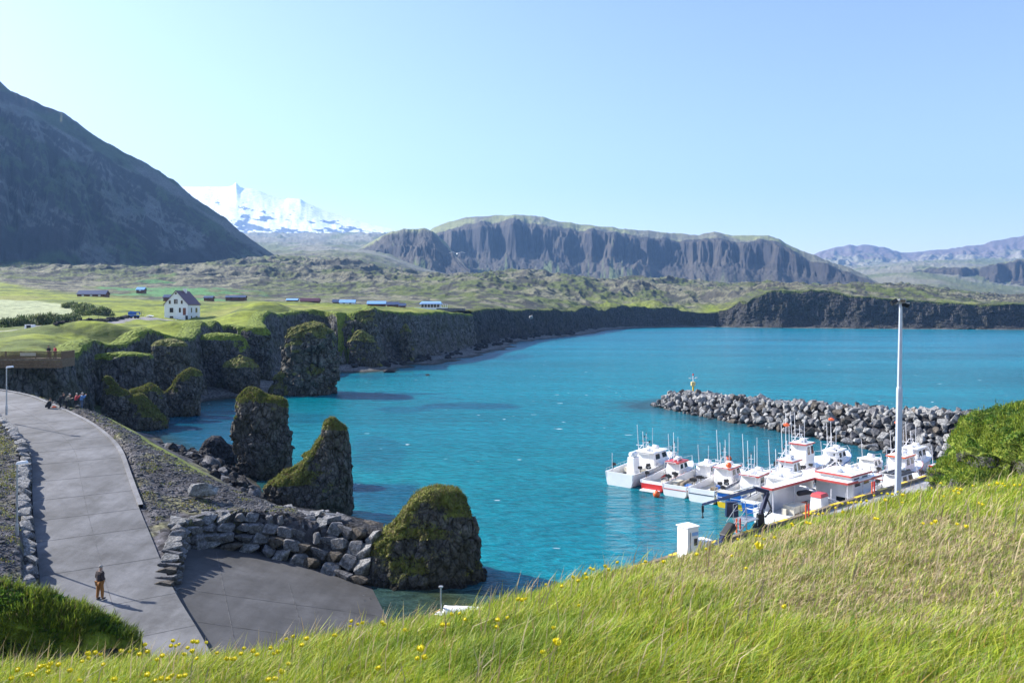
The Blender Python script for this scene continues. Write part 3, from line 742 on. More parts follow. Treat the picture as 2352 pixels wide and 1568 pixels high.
# ------------------------------------------------------------------ mountains
def mountain(name, pts, t_prof, z_prof, label, colf, ncol=420, nrow=150, back=0.9, gul=(0.0, 10.0), rough=6.0, seed=0, dz_foot=-12, diag=0.0, jit=3.0, nsc=60.0):
    pts = np.array(pts, float); px = np.linspace(pts[0, 0], pts[-1, 0], ncol)
    rj = fbm2(px / 16.0, px * 0, 4, seed + 9) * jit
    py_r = np.interp(px, pts[:, 0], pts[:, 1]) + rj; Dr = np.interp(px, pts[:, 0], pts[:, 2])
    py_f = np.interp(px, pts[:, 0], pts[:, 3]); Df = np.interp(px, pts[:, 0], pts[:, 4])
    zr = Z_(py_r, Dr); zf = np.minimum(Z_(py_f, Df), zr) + dz_foot
    t = np.concatenate([np.linspace(0, 1, nrow), 1 + np.linspace(0, 1, 30)[1:] * back])[:, None]
    D = Df[None] + (Dr - Df)[None] * t
    # the side spurs
    u = px[None] * np.ones_like(t)
    tt = np.minimum(t, 1) + 0 * u
    warp = fbm2(u / 38.0, t * 2.5, 5, seed + 3) * (0.16 if jit > 1 else 0.03) * np.sin(np.clip(tt, 0, 1) * math.pi)
    p = np.interp(np.clip(tt + warp, 0, 1), t_prof, z_prof)
    kk = max(3, int(70 / (px[1] - px[0]))); zrs = np.convolve(np.pad(zr, kk, 'edge'), np.ones(kk) / kk, 'same')[kk:-kk]
    z = zf[None] + (zrs - zf)[None] * p + (zr - zrs)[None] * np.minimum(t, 1) ** (6 if len(z_prof) < 6 else 4)
    z = np.where(t > 1, zr[None] - (zr - zf)[None] * np.clip((t - 1) / back, 0, 1) ** 1.5, z)
    x = (u - CX) / F * D
    env = np.sin(np.clip(tt, 0, 1) * math.pi) ** 0.7
    if len(z_prof) == 7 and not diag: env = env * (1 - 0.6 * sstep(.5, .56, tt) * sstep(.80, .74, tt))
    g = ridge2(u / gul[1] + 2.2 * fbm2(u / 70, t * 3, 4, seed + 5), t * 2.2 + fbm2(u / 20, t * 6, 2, seed + 6), 5, seed + 1) - 0.5
    if diag:
        pv = HY + (CAMZ - z) / D * F - diag * u + 14 * fbm2(u / 60, t * 3, 3, seed + 7)
        g = ridge2(pv / gul[1], u / 160, 5, seed + 1) - 0.5
    z = z + gul[0] * g * env + rough * env * fbm2(x / nsc, D / nsc, 5, seed + 2) * 2
    V = np.stack([x, D, z], -1)
    sl = np.abs(np.gradient(z, axis=0)) / np.maximum(np.abs(np.gradient(D, axis=0)), 1e-3)
    col = colf(u.ravel(), tt.ravel(), x.ravel(), D.ravel(), z.ravel(), sl.ravel(), g.ravel())
    o = link_mesh(name, np_mesh(name, V.reshape(-1, 3), grid_faces(*z.shape), np.clip(col, 0.003, 0.95)), M['mountain'])
    return tag(o, label, 'mountain', kind='structure')
def c_tile(c, n): return np.tile(V3(*c), (n, 1))
def col_left(u, t, x, D, z, sl, g):
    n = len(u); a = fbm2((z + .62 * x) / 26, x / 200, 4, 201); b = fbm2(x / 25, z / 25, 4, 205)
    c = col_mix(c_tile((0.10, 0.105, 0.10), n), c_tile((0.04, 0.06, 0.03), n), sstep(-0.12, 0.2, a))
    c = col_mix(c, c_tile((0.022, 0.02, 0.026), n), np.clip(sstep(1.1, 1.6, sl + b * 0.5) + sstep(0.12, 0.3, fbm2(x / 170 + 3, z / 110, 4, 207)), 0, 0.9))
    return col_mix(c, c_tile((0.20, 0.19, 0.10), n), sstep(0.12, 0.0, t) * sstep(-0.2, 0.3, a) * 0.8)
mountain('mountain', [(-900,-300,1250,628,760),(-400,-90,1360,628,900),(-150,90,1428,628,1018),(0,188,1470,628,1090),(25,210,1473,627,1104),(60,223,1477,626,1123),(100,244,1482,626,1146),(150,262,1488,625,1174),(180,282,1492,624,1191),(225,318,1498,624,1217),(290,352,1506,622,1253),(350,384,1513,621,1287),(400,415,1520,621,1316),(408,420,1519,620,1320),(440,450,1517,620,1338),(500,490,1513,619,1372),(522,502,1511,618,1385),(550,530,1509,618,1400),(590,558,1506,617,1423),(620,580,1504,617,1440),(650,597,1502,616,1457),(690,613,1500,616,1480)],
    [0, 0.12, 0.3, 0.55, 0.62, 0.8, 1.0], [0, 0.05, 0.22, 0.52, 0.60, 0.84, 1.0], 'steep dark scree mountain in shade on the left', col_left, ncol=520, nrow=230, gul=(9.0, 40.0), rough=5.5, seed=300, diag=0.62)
def col_mid(u, t, x, D, z, sl, g):
    n = len(u); a = fbm2(u / 7.0, t * 1.2, 4, 211); b = fbm2(x / 60, z / 60, 4, 213)
    c = col_mix(c_tile((0.052, 0.046, 0.040), n), c_tile((0.030, 0.028, 0.028), n), sstep(-0.2, 0.3, b))
    gr = sstep(0.0, 0.35, a + 0.45 - t * 1.4) * sstep(1900, 1300, u)
    c = col_mix(c, c_tile((0.09, 0.125, 0.04), n), gr * 0.8)
    c = col_mix(c, c_tile((0.028, 0.027, 0.032), n), sstep(0.6, 1.0, sl + b * 0.4))
    top = sstep(0.76, 0.82, t + b * 0.05)
    return col_mix(c, col_mix(c_tile((0.17, 0.185, 0.085), n), c_tile((0.12, 0.12, 0.09), n), sstep(-0.1, 0.3, b)), top)
mountain('mountain', [(870,610,3300,640,2350),(930,575,3300,640,2350),(985,531,3300,640,2350),(1000,521,3300,640,2350),(1030,508,3300,640,2350),(1070,500,3280,642,2350),(1120,496,3260,643,2330),(1170,494,3240,644,2310),(1220,494,3220,645,2300),(1250,500,3200,646,2280),(1290,510,3200,647,2260),(1330,515,3200,648,2240),(1400,522,3200,650,2200),(1450,526,3200,651,2180),(1520,533,3200,652,2160),(1560,537,3200,653,2140),(1605,540,3150,654,2120),(1640,533,3100,654,2100),(1680,541,3050,655,2080),(1765,540,2950,657,2050),(1790,550,2900,658,2030),(1820,566,2800,659,2010),(1860,582,2700,660,1990),(1900,597,2600,661,1970),(1940,612,2500,662,1950),(1980,628,2400,664,1930),(2020,650,2250,668,1910),(2060,672,2050,676,1900)],
    [0, 0.2, 0.55, 0.60, 0.70, 0.74, 1.0], [0, 0.09, 0.36, 0.44, 0.76, 0.80, 1.0], 'flat topped mountain with dark cliffs above scree in the middle distance', col_mid, ncol=800, nrow=190, gul=(3.0, 31.0), rough=8.0, seed=320, nsc=170.0)
mountain('hill', [(700,608,2700,612,2300),(745,600,2700,614,2250),(780,588,2700,618,2200),(830,568,2700,624,2150),(870,545,2680,628,2120),(900,532,2660,630,2100),(930,525,2650,632,2090),(975,525,2650,634,2080),(995,532,2640,635,2070),(1025,560,2580,636,2060),(1050,590,2450,637,2050),(1080,625,2250,638,2040)],
    [0, 0.2, 0.5, 0.56, 0.7, 0.8, 1.0], [0, 0.12, 0.45, 0.62, 0.78, 0.92, 1.0], 'rounded green hill left of the flat topped mountain', col_mid, ncol=300, nrow=150, gul=(9.0, 22.0), rough=6.0, seed=340, nsc=150.0)
def col_snow(u, t, x, D, z, sl, g):
    n = len(u); h = (z - 500) / 900
    a = fbm2(u / 26.0 - z / 260.0, z / 60.0 + u / 60, 5, 221)
    rock = sstep(0.04, 0.10, a + (0.30 - h) * 1.2)
    c = col_mix(c_tile((0.90, 0.91, 0.93), n), c_tile((0.10, 0.11, 0.14), n), rock)
    return col_mix(c, c_tile((0.15, 0.155, 0.15), n), sstep(0.20, 0.05, h + a * 0.1))
mountain('snow_mountain', [(200,440,9000,565,6600),(380,428,9000,565,6600),(430,429,9000,565,6600),(520,429,9000,565,6600),(534,427,9000,565,6600),(542,418,9000,565,6600),(552,430,9000,565,6600),(580,434,9000,565,6600),(600,440,9000,566,6600),(625,450,9000,566,6600),(655,459,9000,566,6600),(662,455,9000,566,6600),(690,457,9000,566,6600),(700,464,9000,566,6600),(740,481,9000,566,6600),(800,500,9000,566,6600),(860,517,9000,566,6600),(900,526,9000,568,6600),(960,545,9000,570,6600),(1060,575,9000,580,6600)],
    [0, 0.3, 0.6, 1.0], [0, 0.22, 0.55, 1.0], 'snow covered glacier mountain in the far distance', col_snow, ncol=420, nrow=160, gul=(0.0, 60.0), rough=6.0, seed=360, dz_foot=-30, jit=0.5, nsc=700.0)
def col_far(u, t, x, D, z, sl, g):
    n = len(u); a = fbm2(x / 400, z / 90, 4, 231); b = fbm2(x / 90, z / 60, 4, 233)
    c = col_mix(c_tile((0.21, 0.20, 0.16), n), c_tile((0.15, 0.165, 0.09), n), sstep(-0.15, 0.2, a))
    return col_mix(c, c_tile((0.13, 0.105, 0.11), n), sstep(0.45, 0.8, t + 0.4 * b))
mountain('distant_mountain', [(1780,612,7400,625,4700),(1860,590,7400,622,4700),(1880,580,7400,620,4700),(1910,570,7400,620,4700),(1945,564,7400,620,4700),(2000,562,7400,620,4700),(2040,570,7400,620,4700),(2070,581,7400,620,4700),(2120,578,7300,618,4700),(2200,569,7200,616,4700),(2262,561,7100,614,4700),(2280,553,7100,614,4700),(2310,549,7100,612,4700),(2352,543,7100,612,4700),(2450,530,7100,612,4700),(2650,545,7100,612,4700),(2900,600,7100,615,4700)],
    [0, 0.3, 0.7, 1.0], [0, 0.22, 0.6, 1.0], 'pale mauve mountain range on the far right horizon', col_far, ncol=360, nrow=120, gul=(40.0, 40.0), rough=22.0, seed=380, nsc=500.0, dz_foot=-25)
mountain('hill', [(2030,648,3300,655,2600),(2080,624,3300,650,2600),(2130,614,3300,646,2600),(2200,615,3300,660,2500),(2262,612,3300,672,2400),(2300,604,3300,680,2350),(2352,597,3300,682,2350),(2500,588,3300,684,2350),(2700,600,3300,684,2350),(2950,650,3300,684,2350)],
    [0, 0.3, 0.55, 0.62, 0.74, 0.8, 1.0], [0, 0.14, 0.38, 0.5, 0.88, 0.92, 1.0], 'green stepped hill with a shaded cliff band behind the bay on the right', col_mid, ncol=300, nrow=130, gul=(25.0, 24.0), rough=4.0, seed=400)

# ------------------------------------------------------------------ rock meshes
def rock_mesh(name, seed, mat=None, box=0.0):
    """angular broken rock: convex hull of scattered points, edges slightly worn"""
    r = np.random.default_rng(seed)
    P = r.normal(size=(13 if not box else 16, 3)); P /= np.linalg.norm(P, axis=1)[:, None]
    if box: P = np.sign(P) * np.abs(P) ** (1 - box); P /= np.abs(P).max(); P *= r.uniform(.86, 1.0, (len(P), 1))
    else: P *= r.uniform(.8, 1.05, (len(P), 1)) * 1.05
    P *= np.array([1.0, r.uniform(0.75, 0.95), r.uniform(0.65, 0.88)]) * 1.12
    bm = bmesh.new()
    for p in P: bm.verts.new(p)
    res = bmesh.ops.convex_hull(bm, input=bm.verts)
    dead = [g for g in res['geom_interior'] + res['geom_unused'] if isinstance(g, bmesh.types.BMVert)]
    if dead: bmesh.ops.delete(bm, geom=list(set(dead)), context='VERTS')
    bmesh.ops.bevel(bm, geom=list(bm.edges), offset=0.04, segments=1, affect='EDGES', profile=0.5)
    bmesh.ops.triangulate(bm, faces=bm.faces)
    bmesh.ops.subdivide_edges(bm, edges=list(bm.edges), cuts=1, use_grid_fill=True)
    V = np.array([v.co[:] for v in bm.verts]); V = V * (1 + 0.06 * fbm3(V[:, 0] * 2.5 + seed, V[:, 1] * 2.5, V[:, 2] * 2.5, 3, seed))[:, None]
    for v, c in zip(bm.verts, V): v.co = c
    bmesh.ops.recalc_face_normals(bm, faces=bm.faces)
    me = bpy.data.meshes.new(name); bm.to_mesh(me); bm.free()
    if mat: me.materials.append(mat)
    return me
ROCKS = [rock_mesh('boulder', 10 + i, box=0.25 if i % 2 else 0.0, mat= [M['boulder'], M['boulder'], M['boulder'], M['boulder3'], M['boulder'], M['boulder2'], M['boulder'], M['boulder3']][i]) for i in range(8)]
WROCKS = [rock_mesh('stone', 30 + i, [M['wallstone'], M['boulder'], M['boulder3'], M['wallstone'], M['boulder2'], M['wallstone']][i], box=0.42) for i in range(6)]
DROCKS = [rock_mesh('shore_rock', 50 + i, M['darkrock']) for i in range(5)]
def put_rock(me, name, loc, s, rot=None, parent=None):
    o = bpy.data.objects.new(name, me); o.location = loc
    o.scale = s if hasattr(s, '__len__') else (s, s, s)
    o.rotation_euler = rot or (random.uniform(-.5, .5), random.uniform(-.5, .5), random.uniform(0, 6.28))
    C.objects.link(o)
    if parent: o.parent = parent
    return o

def blades(name, P, h, w, lean, col, mat, seg_bend=0.5):
    """P base points (n,3); lean (n,3) direction*amount at tip"""
    n = len(P); ang = rng.uniform(0, math.pi * 2, n); side = np.stack([np.cos(ang), np.sin(ang), np.zeros(n)], -1) * w[:, None]
    up = np.zeros((n, 3)); up[:, 2] = h
    mid = P + up * 0.55 + lean * h[:, None] * 0.30; tip = P + up * (1 - 0.25 * np.linalg.norm(lean, axis=1)[:, None]) + lean * h[:, None]
    V = np.stack([P - side, P + side, mid - side * 0.8, mid + side * 0.8, tip], 1).reshape(-1, 3)
    b = np.arange(n)[:, None] * 5
    T = np.concatenate([b + np.array([0, 1, 3]), b + np.array([0, 3, 2]), b + np.array([2, 3, 4])], 0)
    c = np.repeat(col, 5, axis=0)
    return link_mesh(name, np_mesh(name, V, T, c, smooth=False), mat)
def pick(n, cols, pr):
    k = rng.choice(len(cols), n, p=np.array(pr) / sum(pr)); c = np.array(cols)[k]
    return c * rng.uniform(0.75, 1.25, (n, 1))
# ------------------------------------------------------------------ sea stacks
def stack(name, D, outline, label, mat, depth=0.8, nth=190, nz=130, amp=1.0, cell=0.8, ex=2.4, zlow=-1.2, seed=0, cat='sea stack', lean=0.0, cap=0.35, smooth=False, gup=(0.12, 0.62), turf=0):
    o = np.array(outline, float)            # (py, pxl, pxr)
    z_o = Z_(o[:, 0], D); xl = X_(o[:, 1], D); xr = X_(o[:, 2], D)
    order = np.argsort(z_o); z_o = z_o[order]; xl = xl[order]; xr = xr[order]
    zt = z_o[-1]; z = np.linspace(zlow, zt, nz)
    XL = np.interp(z, z_o, xl); XR = np.interp(z, z_o, xr)
    c = (XL + XR) / 2; a = (XR - XL) / 2
    c0 = c.mean(); b = np.minimum(a * depth, a) * 1.0 + 0.15 * a.max() * depth
    # close the top
    th = np.linspace(0, 2 * math.pi, nth, endpoint=False)[None]
    ct, st = np.cos(th), np.sin(th)
    cx = np.sign(ct) * np.abs(ct) ** (2 / ex); sy = np.sign(st) * np.abs(st) ** (2 / ex)
    rows = [(c, a, b, z)]
    f = np.array([0.85, 0.6, 0.3, 0.02]); zc = zt + (1 - f ** 2) * cap * min(1.0, a[-1])
    c = np.concatenate([c, np.full(4, c[-1])]); a = np.concatenate([a, a[-1] * f]); b = np.concatenate([b, b[-1] * f]); z = np.concatenate([z, zc])
    X = c[:, None] + a[:, None] * cx; Y = D + lean * z[:, None] + b[:, None] * sy; Z = z[:, None] + 0 * X
    nx, ny = cx, sy; ln = np.sqrt(nx ** 2 + ny ** 2) + 0 * X; nx = nx / ln; ny = ny / ln
    big = fbm3(X / 3.2 + seed, Y / 3.2, Z / 4, 3, 500) * 0.75 * amp
    f1, f2, cid = voro3(X / cell, Y / cell, Z / (cell * 1.5), 13 + seed)
    blk = (cid - 0.5) * 0.75 * amp * cell - np.exp(-((f2 - f1) / 0.12) ** 2) * 0.25 * amp * cell
    g1, g2, cid2 = voro3(X / (cell * 2.6), Y / (cell * 2.6), Z / (cell * 3.5), 17 + seed)
    blk2 = (cid2 - 0.5) * 0.7 * amp * cell
    sm = fbm3(X / 0.5, Y / 0.5, Z / 0.5, 3, 504) * 0.2 * amp
    topw = (np.minimum(a / (a.max() * 0.45), 1))[:, None]
    hi_ = sstep(0.55, 0.9, (z - 0) / zt)[:, None]
    d = (big + blk * (1 - 0.5 * hi_) + blk2 + sm) * topw
    Xs = X + nx * big * topw; Ys = Y + ny * big * topw
    du = [np.roll(q, -2, 1) - np.roll(q, 2, 1) for q in (Xs, Ys, Z)]; dv = [np.gradient(q, axis=0) for q in (Xs, Ys, Z)]
    cn_ = [du[1] * dv[2] - du[2] * dv[1], du[2] * dv[0] - du[0] * dv[2], du[0] * dv[1] - du[1] * dv[0]]; ln_ = np.sqrt(sum(q * q for q in cn_)) + 1e-9
    gmask = sstep(gup[0], gup[1], cn_[2] / ln_ + 0.12 * hi_) 
    X = X + nx * d; Y = Y + ny * d; Z = Z + (fbm3(X / 0.8, Y / 0.8, Z / 0.8, 3, 506) * 0.22 * amp)
    V = np.stack([X - c0, Y - D, Z], -1).reshape(-1, 3)
    Fq = grid_faces(len(z), nth, True)
    me = np_mesh(name, V, Fq, np.repeat(gmask.reshape(-1, 1), 3, 1), smooth=smooth)
    ob = link_mesh(name, me, mat, loc=(c0, D, 0)); tag(ob, label, cat)
    if turf:
        vx = V; mk = gmask.ravel(); fc = vx[Fq].mean(1); fk = mk[Fq].mean(1); fk = np.where(fk > .45, fk, 0); e1 = vx[Fq[:, 1]] - vx[Fq[:, 0]]; e2 = vx[Fq[:, 3]] - vx[Fq[:, 0]]; ar = np.linalg.norm(np.cross(e1, e2), axis=1)
        pr = fk * ar; pr /= pr.sum(); k = rng.choice(len(fc), turf, p=pr); P = fc[k] + rng.normal(0, .04, (turf, 3))
        hh_ = rng.uniform(.06, .24, turf); o2 = blades('turf', P, hh_, np.full(turf, .00042 * D), rng.normal(0, .4, (turf, 3)) * np.array([1, 1, .2]) + np.array([.25, -.1, -.15]), pick(turf, [(0.15, 0.18, 0.03), (0.09, 0.12, 0.025), (0.14, 0.10, 0.05), (0.2, 0.2, 0.06)], [4, 4, 2, 2]), M['grass']); o2.parent = ob
    return ob
stack('sea_stack', 54, [(1118,992,1016),(1122,972,1034),(1130,957,1048),(1143,945,1060),(1158,937,1070),(1177,927,1080),(1200,908,1086),(1220,878,1091),(1240,860,1094),(1262,842,1098),(1280,830,1102),(1298,822,1109),(1315,814,1114),(1340,812,1118)],
      'dark mossy hump shaped sea stack beside the slipway, nearest to the camera', M['stack'], 0.55, seed=1, amp=0.75, cell=0.6, nth=260, nz=150, turf=9000)
stack('sea_stack', 70, [(960,756,768),(966,748,774),(975,742,784),(985,739,793),(1000,736,798),(1020,722,800),(1035,710,802),(1055,690,803),(1075,665,804),(1092,635,805),(1105,612,806),(1120,606,807),(1145,615,808),(1180,640,809),(1200,650,809)],
      'pointed sea stack with bare rock horn and mossy left slope', M['stack'], 0.5, seed=2, amp=0.7, cell=0.7, nth=260, nz=160, turf=9000)
stack('sea_stack', 85, [(892,566,582),(897,560,594),(905,556,610),(914,551,650),(920,548,658),(935,544,664),(960,540,669),(1000,538,672),(1050,540,673),(1085,546,668),(1105,552,662)],
      'tall dark slab shaped sea stack with turf on its head', M['stack'], 0.45, seed=3, amp=0.8, cell=0.7, nth=240, nz=150, turf=9000)
stack('sea_stack', 171, [(743,702,740),(747,688,752),(753,673,760),(762,662,767),(775,655,771),(790,653,773),(812,652,772),(832,653,771),(850,647,768),(868,635,766),(884,627,766),(904,618,767)],
      'biggest rounded sea stack, speckled grey with a mossy dome', M['stack2'], 0.8, seed=4, amp=1.5, cell=1.5, nth=260, nz=150, turf=5000)
stack('sea_stack', 135, [(848,432,444),(852,424,452),(862,410,461),(875,402,463),(890,392,462),(905,383,461),(925,378,458),(953,380,457)],
      'shark fin shaped mossy rock standing in the cove left of the pebble beach', M['stack'], 0.6, seed=5, amp=0.9, cell=0.9, nth=160, nz=90, turf=5000)
stack('sea_stack', 120, [(906,312,330),(910,304,336),(922,297,348),(940,291,360),(955,288,372),(975,292,382),(986,298,386)],
      'small grassy topped rock at the foot of the road embankment', M['stack'], 0.7, seed=6, amp=0.8, cell=0.8, nth=140, nz=70, turf=5000)
stack('rock_ridge', 123, [(884,335,352),(888,322,362),(896,300,370),(904,285,374),(915,280,378),(940,278,380),(965,282,382)],
      'low dark ridge of rock with a grassy crest behind the small grassy rock', M['stack'], 0.5, seed=7, amp=0.8, cell=0.8, nth=170, nz=70, turf=5000, cat='rock')
stack('rock_ridge', 119, [(866,240,252),(871,235,259),(880,232,266),(892,230,272),(905,231,292),(930,233,300),(955,236,305)],
      'hooked dark rock with grass on its crest, next to the gully', M['stack'], 0.6, seed=8, amp=0.7, cell=0.8, nth=140, nz=60, turf=5000, cat='rock')
stack('sea_stack', 167, [(817,543,562),(822,534,572),(830,522,583),(842,514,592),(860,515,597),(880,524,598),(900,532,597)],
      'squat mossy rock on the pebble beach left of the biggest stack', M['stack'], 0.7, seed=9, amp=1.0, cell=1.0, nth=150, nz=80)
stack('sea_stack', 240, [(759,822,832),(764,815,842),(772,808,852),(785,804,862),(805,802,867),(826,802,869),(840,800,872)],
      'grass capped stack close under the meadow cliff', M['stack'], 0.7, seed=10, amp=1.5, cell=1.3, nth=150, nz=80)
stack('sea_stack', 268, [(744,929,936),(750,924,940),(762,921,945),(780,917,946),(800,918,947),(820,922,952),(833,920,958)],
      'thin rock pillar in front of the far cliff', M['stack2'], 0.8, seed=11, amp=1.3, cell=1.3, nth=120, nz=80)
stack('rock_buttress', 145, [(782,368,412),(786,358,424),(793,352,430),(820,348,432),(850,350,432),(885,352,430),(930,350,428)],
      'pale grey rock buttress bulging from the shaded cliff', M['stack2'], 0.7, seed=12, amp=0.9, cell=0.9, nth=150, nz=110, cat='rock')
stack('rock_buttress', 187, [(752,562,606),(757,556,612),(768,554,616),(800,556,620),(840,556,620),(880,552,624)],
      'square dark buttress of rock left of the biggest stack', M['cliff'], 0.7, seed=13, amp=1.1, cell=1.0, nth=140, nz=100, cat='rock')
stack('rock_buttress', 133, [(812,235,340),(816,215,348),(825,203,352),(850,198,354),(890,203,352),(925,212,350)],
      'broad dark rock face below the edge of the meadow', M['cliff'], 0.3, seed=14, amp=0.7, cell=0.9, nth=150, nz=90, cat='rock')
stack('rock_buttress', 171, [(767,475,540),(771,452,555),(780,438,564),(800,433,570),(840,434,572),(885,438,578)],
      'green topped dark rock wall right of the pale buttress', M['cliff'], 0.35, seed=19, amp=0.8, cell=0.9, nth=170, nz=100, cat='rock')
stack('rock_buttress', 247, [(712,845,862),(716,825,863),(724,800,865),(735,784,866),(760,777,867),(800,780,866),(840,778,868)],
      'jutting cliff corner under the cabins', M['stack2'], 0.6, seed=15, amp=1.6, cell=1.5, nth=150, nz=100, cat='rock')
stack('rock', 93, [(1003,484,502),(1008,476,510),(1018,468,518),(1032,460,530),(1048,456,540),(1065,460,544)],
      'jagged black rock in the water behind the tall slab stack', M['darkrock'], 0.8, seed=16, amp=0.9, cell=0.6, nth=130, nz=60, cat='rock', cap=0.1)
for (px, py, w, lab) in [(892, 855, 17, 'low black rock awash in the bay, larger of two'), (982, 862, 8, 'tiny black rock awash in the bay, smaller of two'), (1128, 786, 14, 'black rock off the point of the far cliff'), (1108, 799, 10, 'flat black rock beside the far cliff foot'), (955, 826, 16, 'grey boulder at the foot of the rock pillar'), (935, 822, 10, 'pale boulder left of the rock pillar foot')]:
    p = on_z(px, py, 0.0); s_ = w / F * p.y
    o = put_rock(random.choice(DROCKS), 'rock', (p.x, p.y, 0.05 * s_), (s_, s_ * 0.8, s_ * 0.45), rot=(0, 0, random.uniform(0, 3))); tag(o, lab, 'rock')

# boulders along the shore below the road
grp = 'dark boulders along the shore below the road'
spots = []
for k in range(2500):
    t = random.random(); px = 385 + t * 210 + random.uniform(-30, 25); D = 102 - t * 32 + random.uniform(-9, 5)
    x = X_(px, D); s_ = random.uniform(0.3, 0.95) * (1.2 if random.random() < .2 else 0.8)
    if all((x - a) ** 2 + (D - b) ** 2 > ((s_ + c) * 0.72) ** 2 for a, b, c in spots): spots.append((x, D, s_))
    if len(spots) >= 150: break
zz = height(np.array([a for a, b, c in spots]), np.array([b for a, b, c in spots]))[0]
for (a, b, c), z in zip(spots, zz):
    o = put_rock(random.choice(DROCKS + [ROCKS[3], ROCKS[7]]), 'shore_boulder', (a, b, max(z, -0.2) + c * 0.2), c); pxx = CX + a / b * F; tag(o, f"{'small' if c < .45 else 'medium' if c < .75 else 'large'} {'grey' if o.data.name.startswith('boulder') else 'black'} shore boulder {'close to the gravel edge' if b < 80 else 'halfway down to the water' if b < 90 else 'at the water edge'}, {'left of the black rock' if pxx < 455 else 'in front of the black rock' if pxx < 540 else 'beside the slab stack'}", 'boulder', grp)
# talus boulders at the foot of the far cliff
spots = []
for k in range(400):
    i = random.randint(14, 27); a, b = CLw[i], CLw[i + 1]; t = random.random(); p = a.lerp(b, t)
    q = np.array([p.x + random.uniform(1, 9), p.y - random.uniform(0, 7)])
    s_ = random.uniform(0.5, 1.6) * q[1] / 300
    if all((q[0] - c[0]) ** 2 + (q[1] - c[1]) ** 2 > (s_ + c[2]) ** 2 * .6 for c in spots): spots.append((q[0], q[1], s_))
    if len(spots) >= 110: break
arr = np.array(spots); hh = height(arr[:, 0], arr[:, 1])
for (a, b, c), z, sd_ in zip(spots, hh[0], hh[1]):
    if -12 < sd_ < 1:
        o = put_rock(random.choice(DROCKS), 'talus_boulder', (a, b, max(z, -0.3) + c * 0.2), c); pxx = CX + a / b * F; tag(o, f"{'small' if c < .7 else 'large'} fallen boulder at the cliff foot, {'below the restaurant' if pxx < 1070 else 'right of the restaurant' if pxx < 1200 else 'on the far headland shore'}", 'boulder', 'fallen boulders under the far cliff')

# ------------------------------------------------------------------ road, kerb, joints
def strip(name, P, left, right, dz, mat, th=0.0):
    T = np.gradient(P[:, :2], axis=0); T /= np.linalg.norm(T, axis=1)[:, None]; Nn = np.stack([-T[:, 1], T[:, 0]], 1)
    m = 7; offs = np.linspace(left, -right, m) if th == 0 else np.array([left, left, -right, -right])
    rows = []
    for j, o in enumerate(offs):
        zz = P[:, 2] + dz - (th if (th and j in (0, 3)) else 0)
        rows.append(np.stack([P[:, 0] + Nn[:, 0] * o, P[:, 1] + Nn[:, 1] * o, zz], -1))
    A = np.stack(rows, 1)
    return link_mesh(name, np_mesh(name, A.reshape(-1, 3), grid_faces(*A.shape[:2])[:, ::-1], smooth=False), mat)
RP = catmull(RC, 14)
road = strip('road', RP, RW, RW, 0.0, M['road']); tag(road, 'pale grey concrete ramp road curving down to the slipway', 'road', kind='structure')
kb0 = int(len(RP) * 0.30)
kerb = strip('kerb', np.stack([RP[kb0:, 0], RP[kb0:, 1], RP[kb0:, 2]], -1), -RW + 0.02, RW + 0.28, 0.13, M['kerb'], th=0.4); tag(kerb, 'low concrete kerb along the seaward edge of the ramp', 'kerb', kind='structure')
jm = MB()
for i in range(8, len(RP) - 8, 9):
    a, b = RP[i], RP[i + 1]; t = (b - a)[:2]; t /= np.linalg.norm(t); nn_ = Vector((-t[1], t[0], 0)); c = Vector(a) + Vector((0, 0, 0.006))
    jm.bar(c - nn_ * RW, c + nn_ * RW, 0.022, 0.006)
for a, b in zip(RP[:-1], RP[1:]):
    jm.bar(Vector(a) + Vector((0, 0, 0.006)), Vector(b) + Vector((0, 0, 0.006)), 0.02, 0.006)
j = jm.build('road', M['joint']); tag(j, 'thin dark joints between the ramp slabs', 'road', kind='structure')
# slipway apron sheet
def apron():
    import bmesh
    xs = np.linspace(-23, -1, 90); ys = np.linspace(32, 56, 100)
    X, Y = np.meshgrid(xs, ys); Z = np.minimum(slip_z(X, Y), 2.6)
    d, zr, sg = road_dz(X.ravel(), Y.ravel()); d = d.reshape(X.shape); zr = zr.reshape(X.shape)
    Z = Z + 0.012; Z = np.where(d < RW + .1, np.minimum(Z, zr - .05), Z)
    V = np.stack([X, Y, Z], -1).reshape(-1, 3); Fq = grid_faces(*X.shape)
    cx = V[Fq].mean(1); k = in_poly(cx[:, 0], cx[:, 1], AP) & (cx[:, 2] > -0.9)
    return tag(link_mesh('slipway', np_mesh('slipway', V, Fq[k]), M['slip']), 'dark concrete slipway apron sloping into the water', 'slipway', kind='structure')
apron()
jm = MB()
for (p1, p2) in [((-20.0, 44.2), (-6.5, 46.8)), ((-19.5, 52.5), (-12.5, 36.5)), ((-13.8, 49.2), (-9.5, 38.0)), ((-17.3, 40.2), (-8.0, 41.6))]:
    for k in range(14):
        a = Vector(p1).lerp(Vector(p2), k / 14); b = Vector(p1).lerp(Vector(p2), (k + 1) / 14)
        if in_poly(np.array([a.x]), np.array([a.y]), AP)[0]:
            jm.bar((a.x, a.y, min(slip_z(a.x, a.y), 2.6) + 0.02), (b.x, b.y, min(slip_z(b.x, b.y), 2.6) + 0.02), 0.04, 0.006)
tag(jm.build('slipway', M['seam']), 'faint pale seams across the slipway concrete', 'slipway', kind='structure')

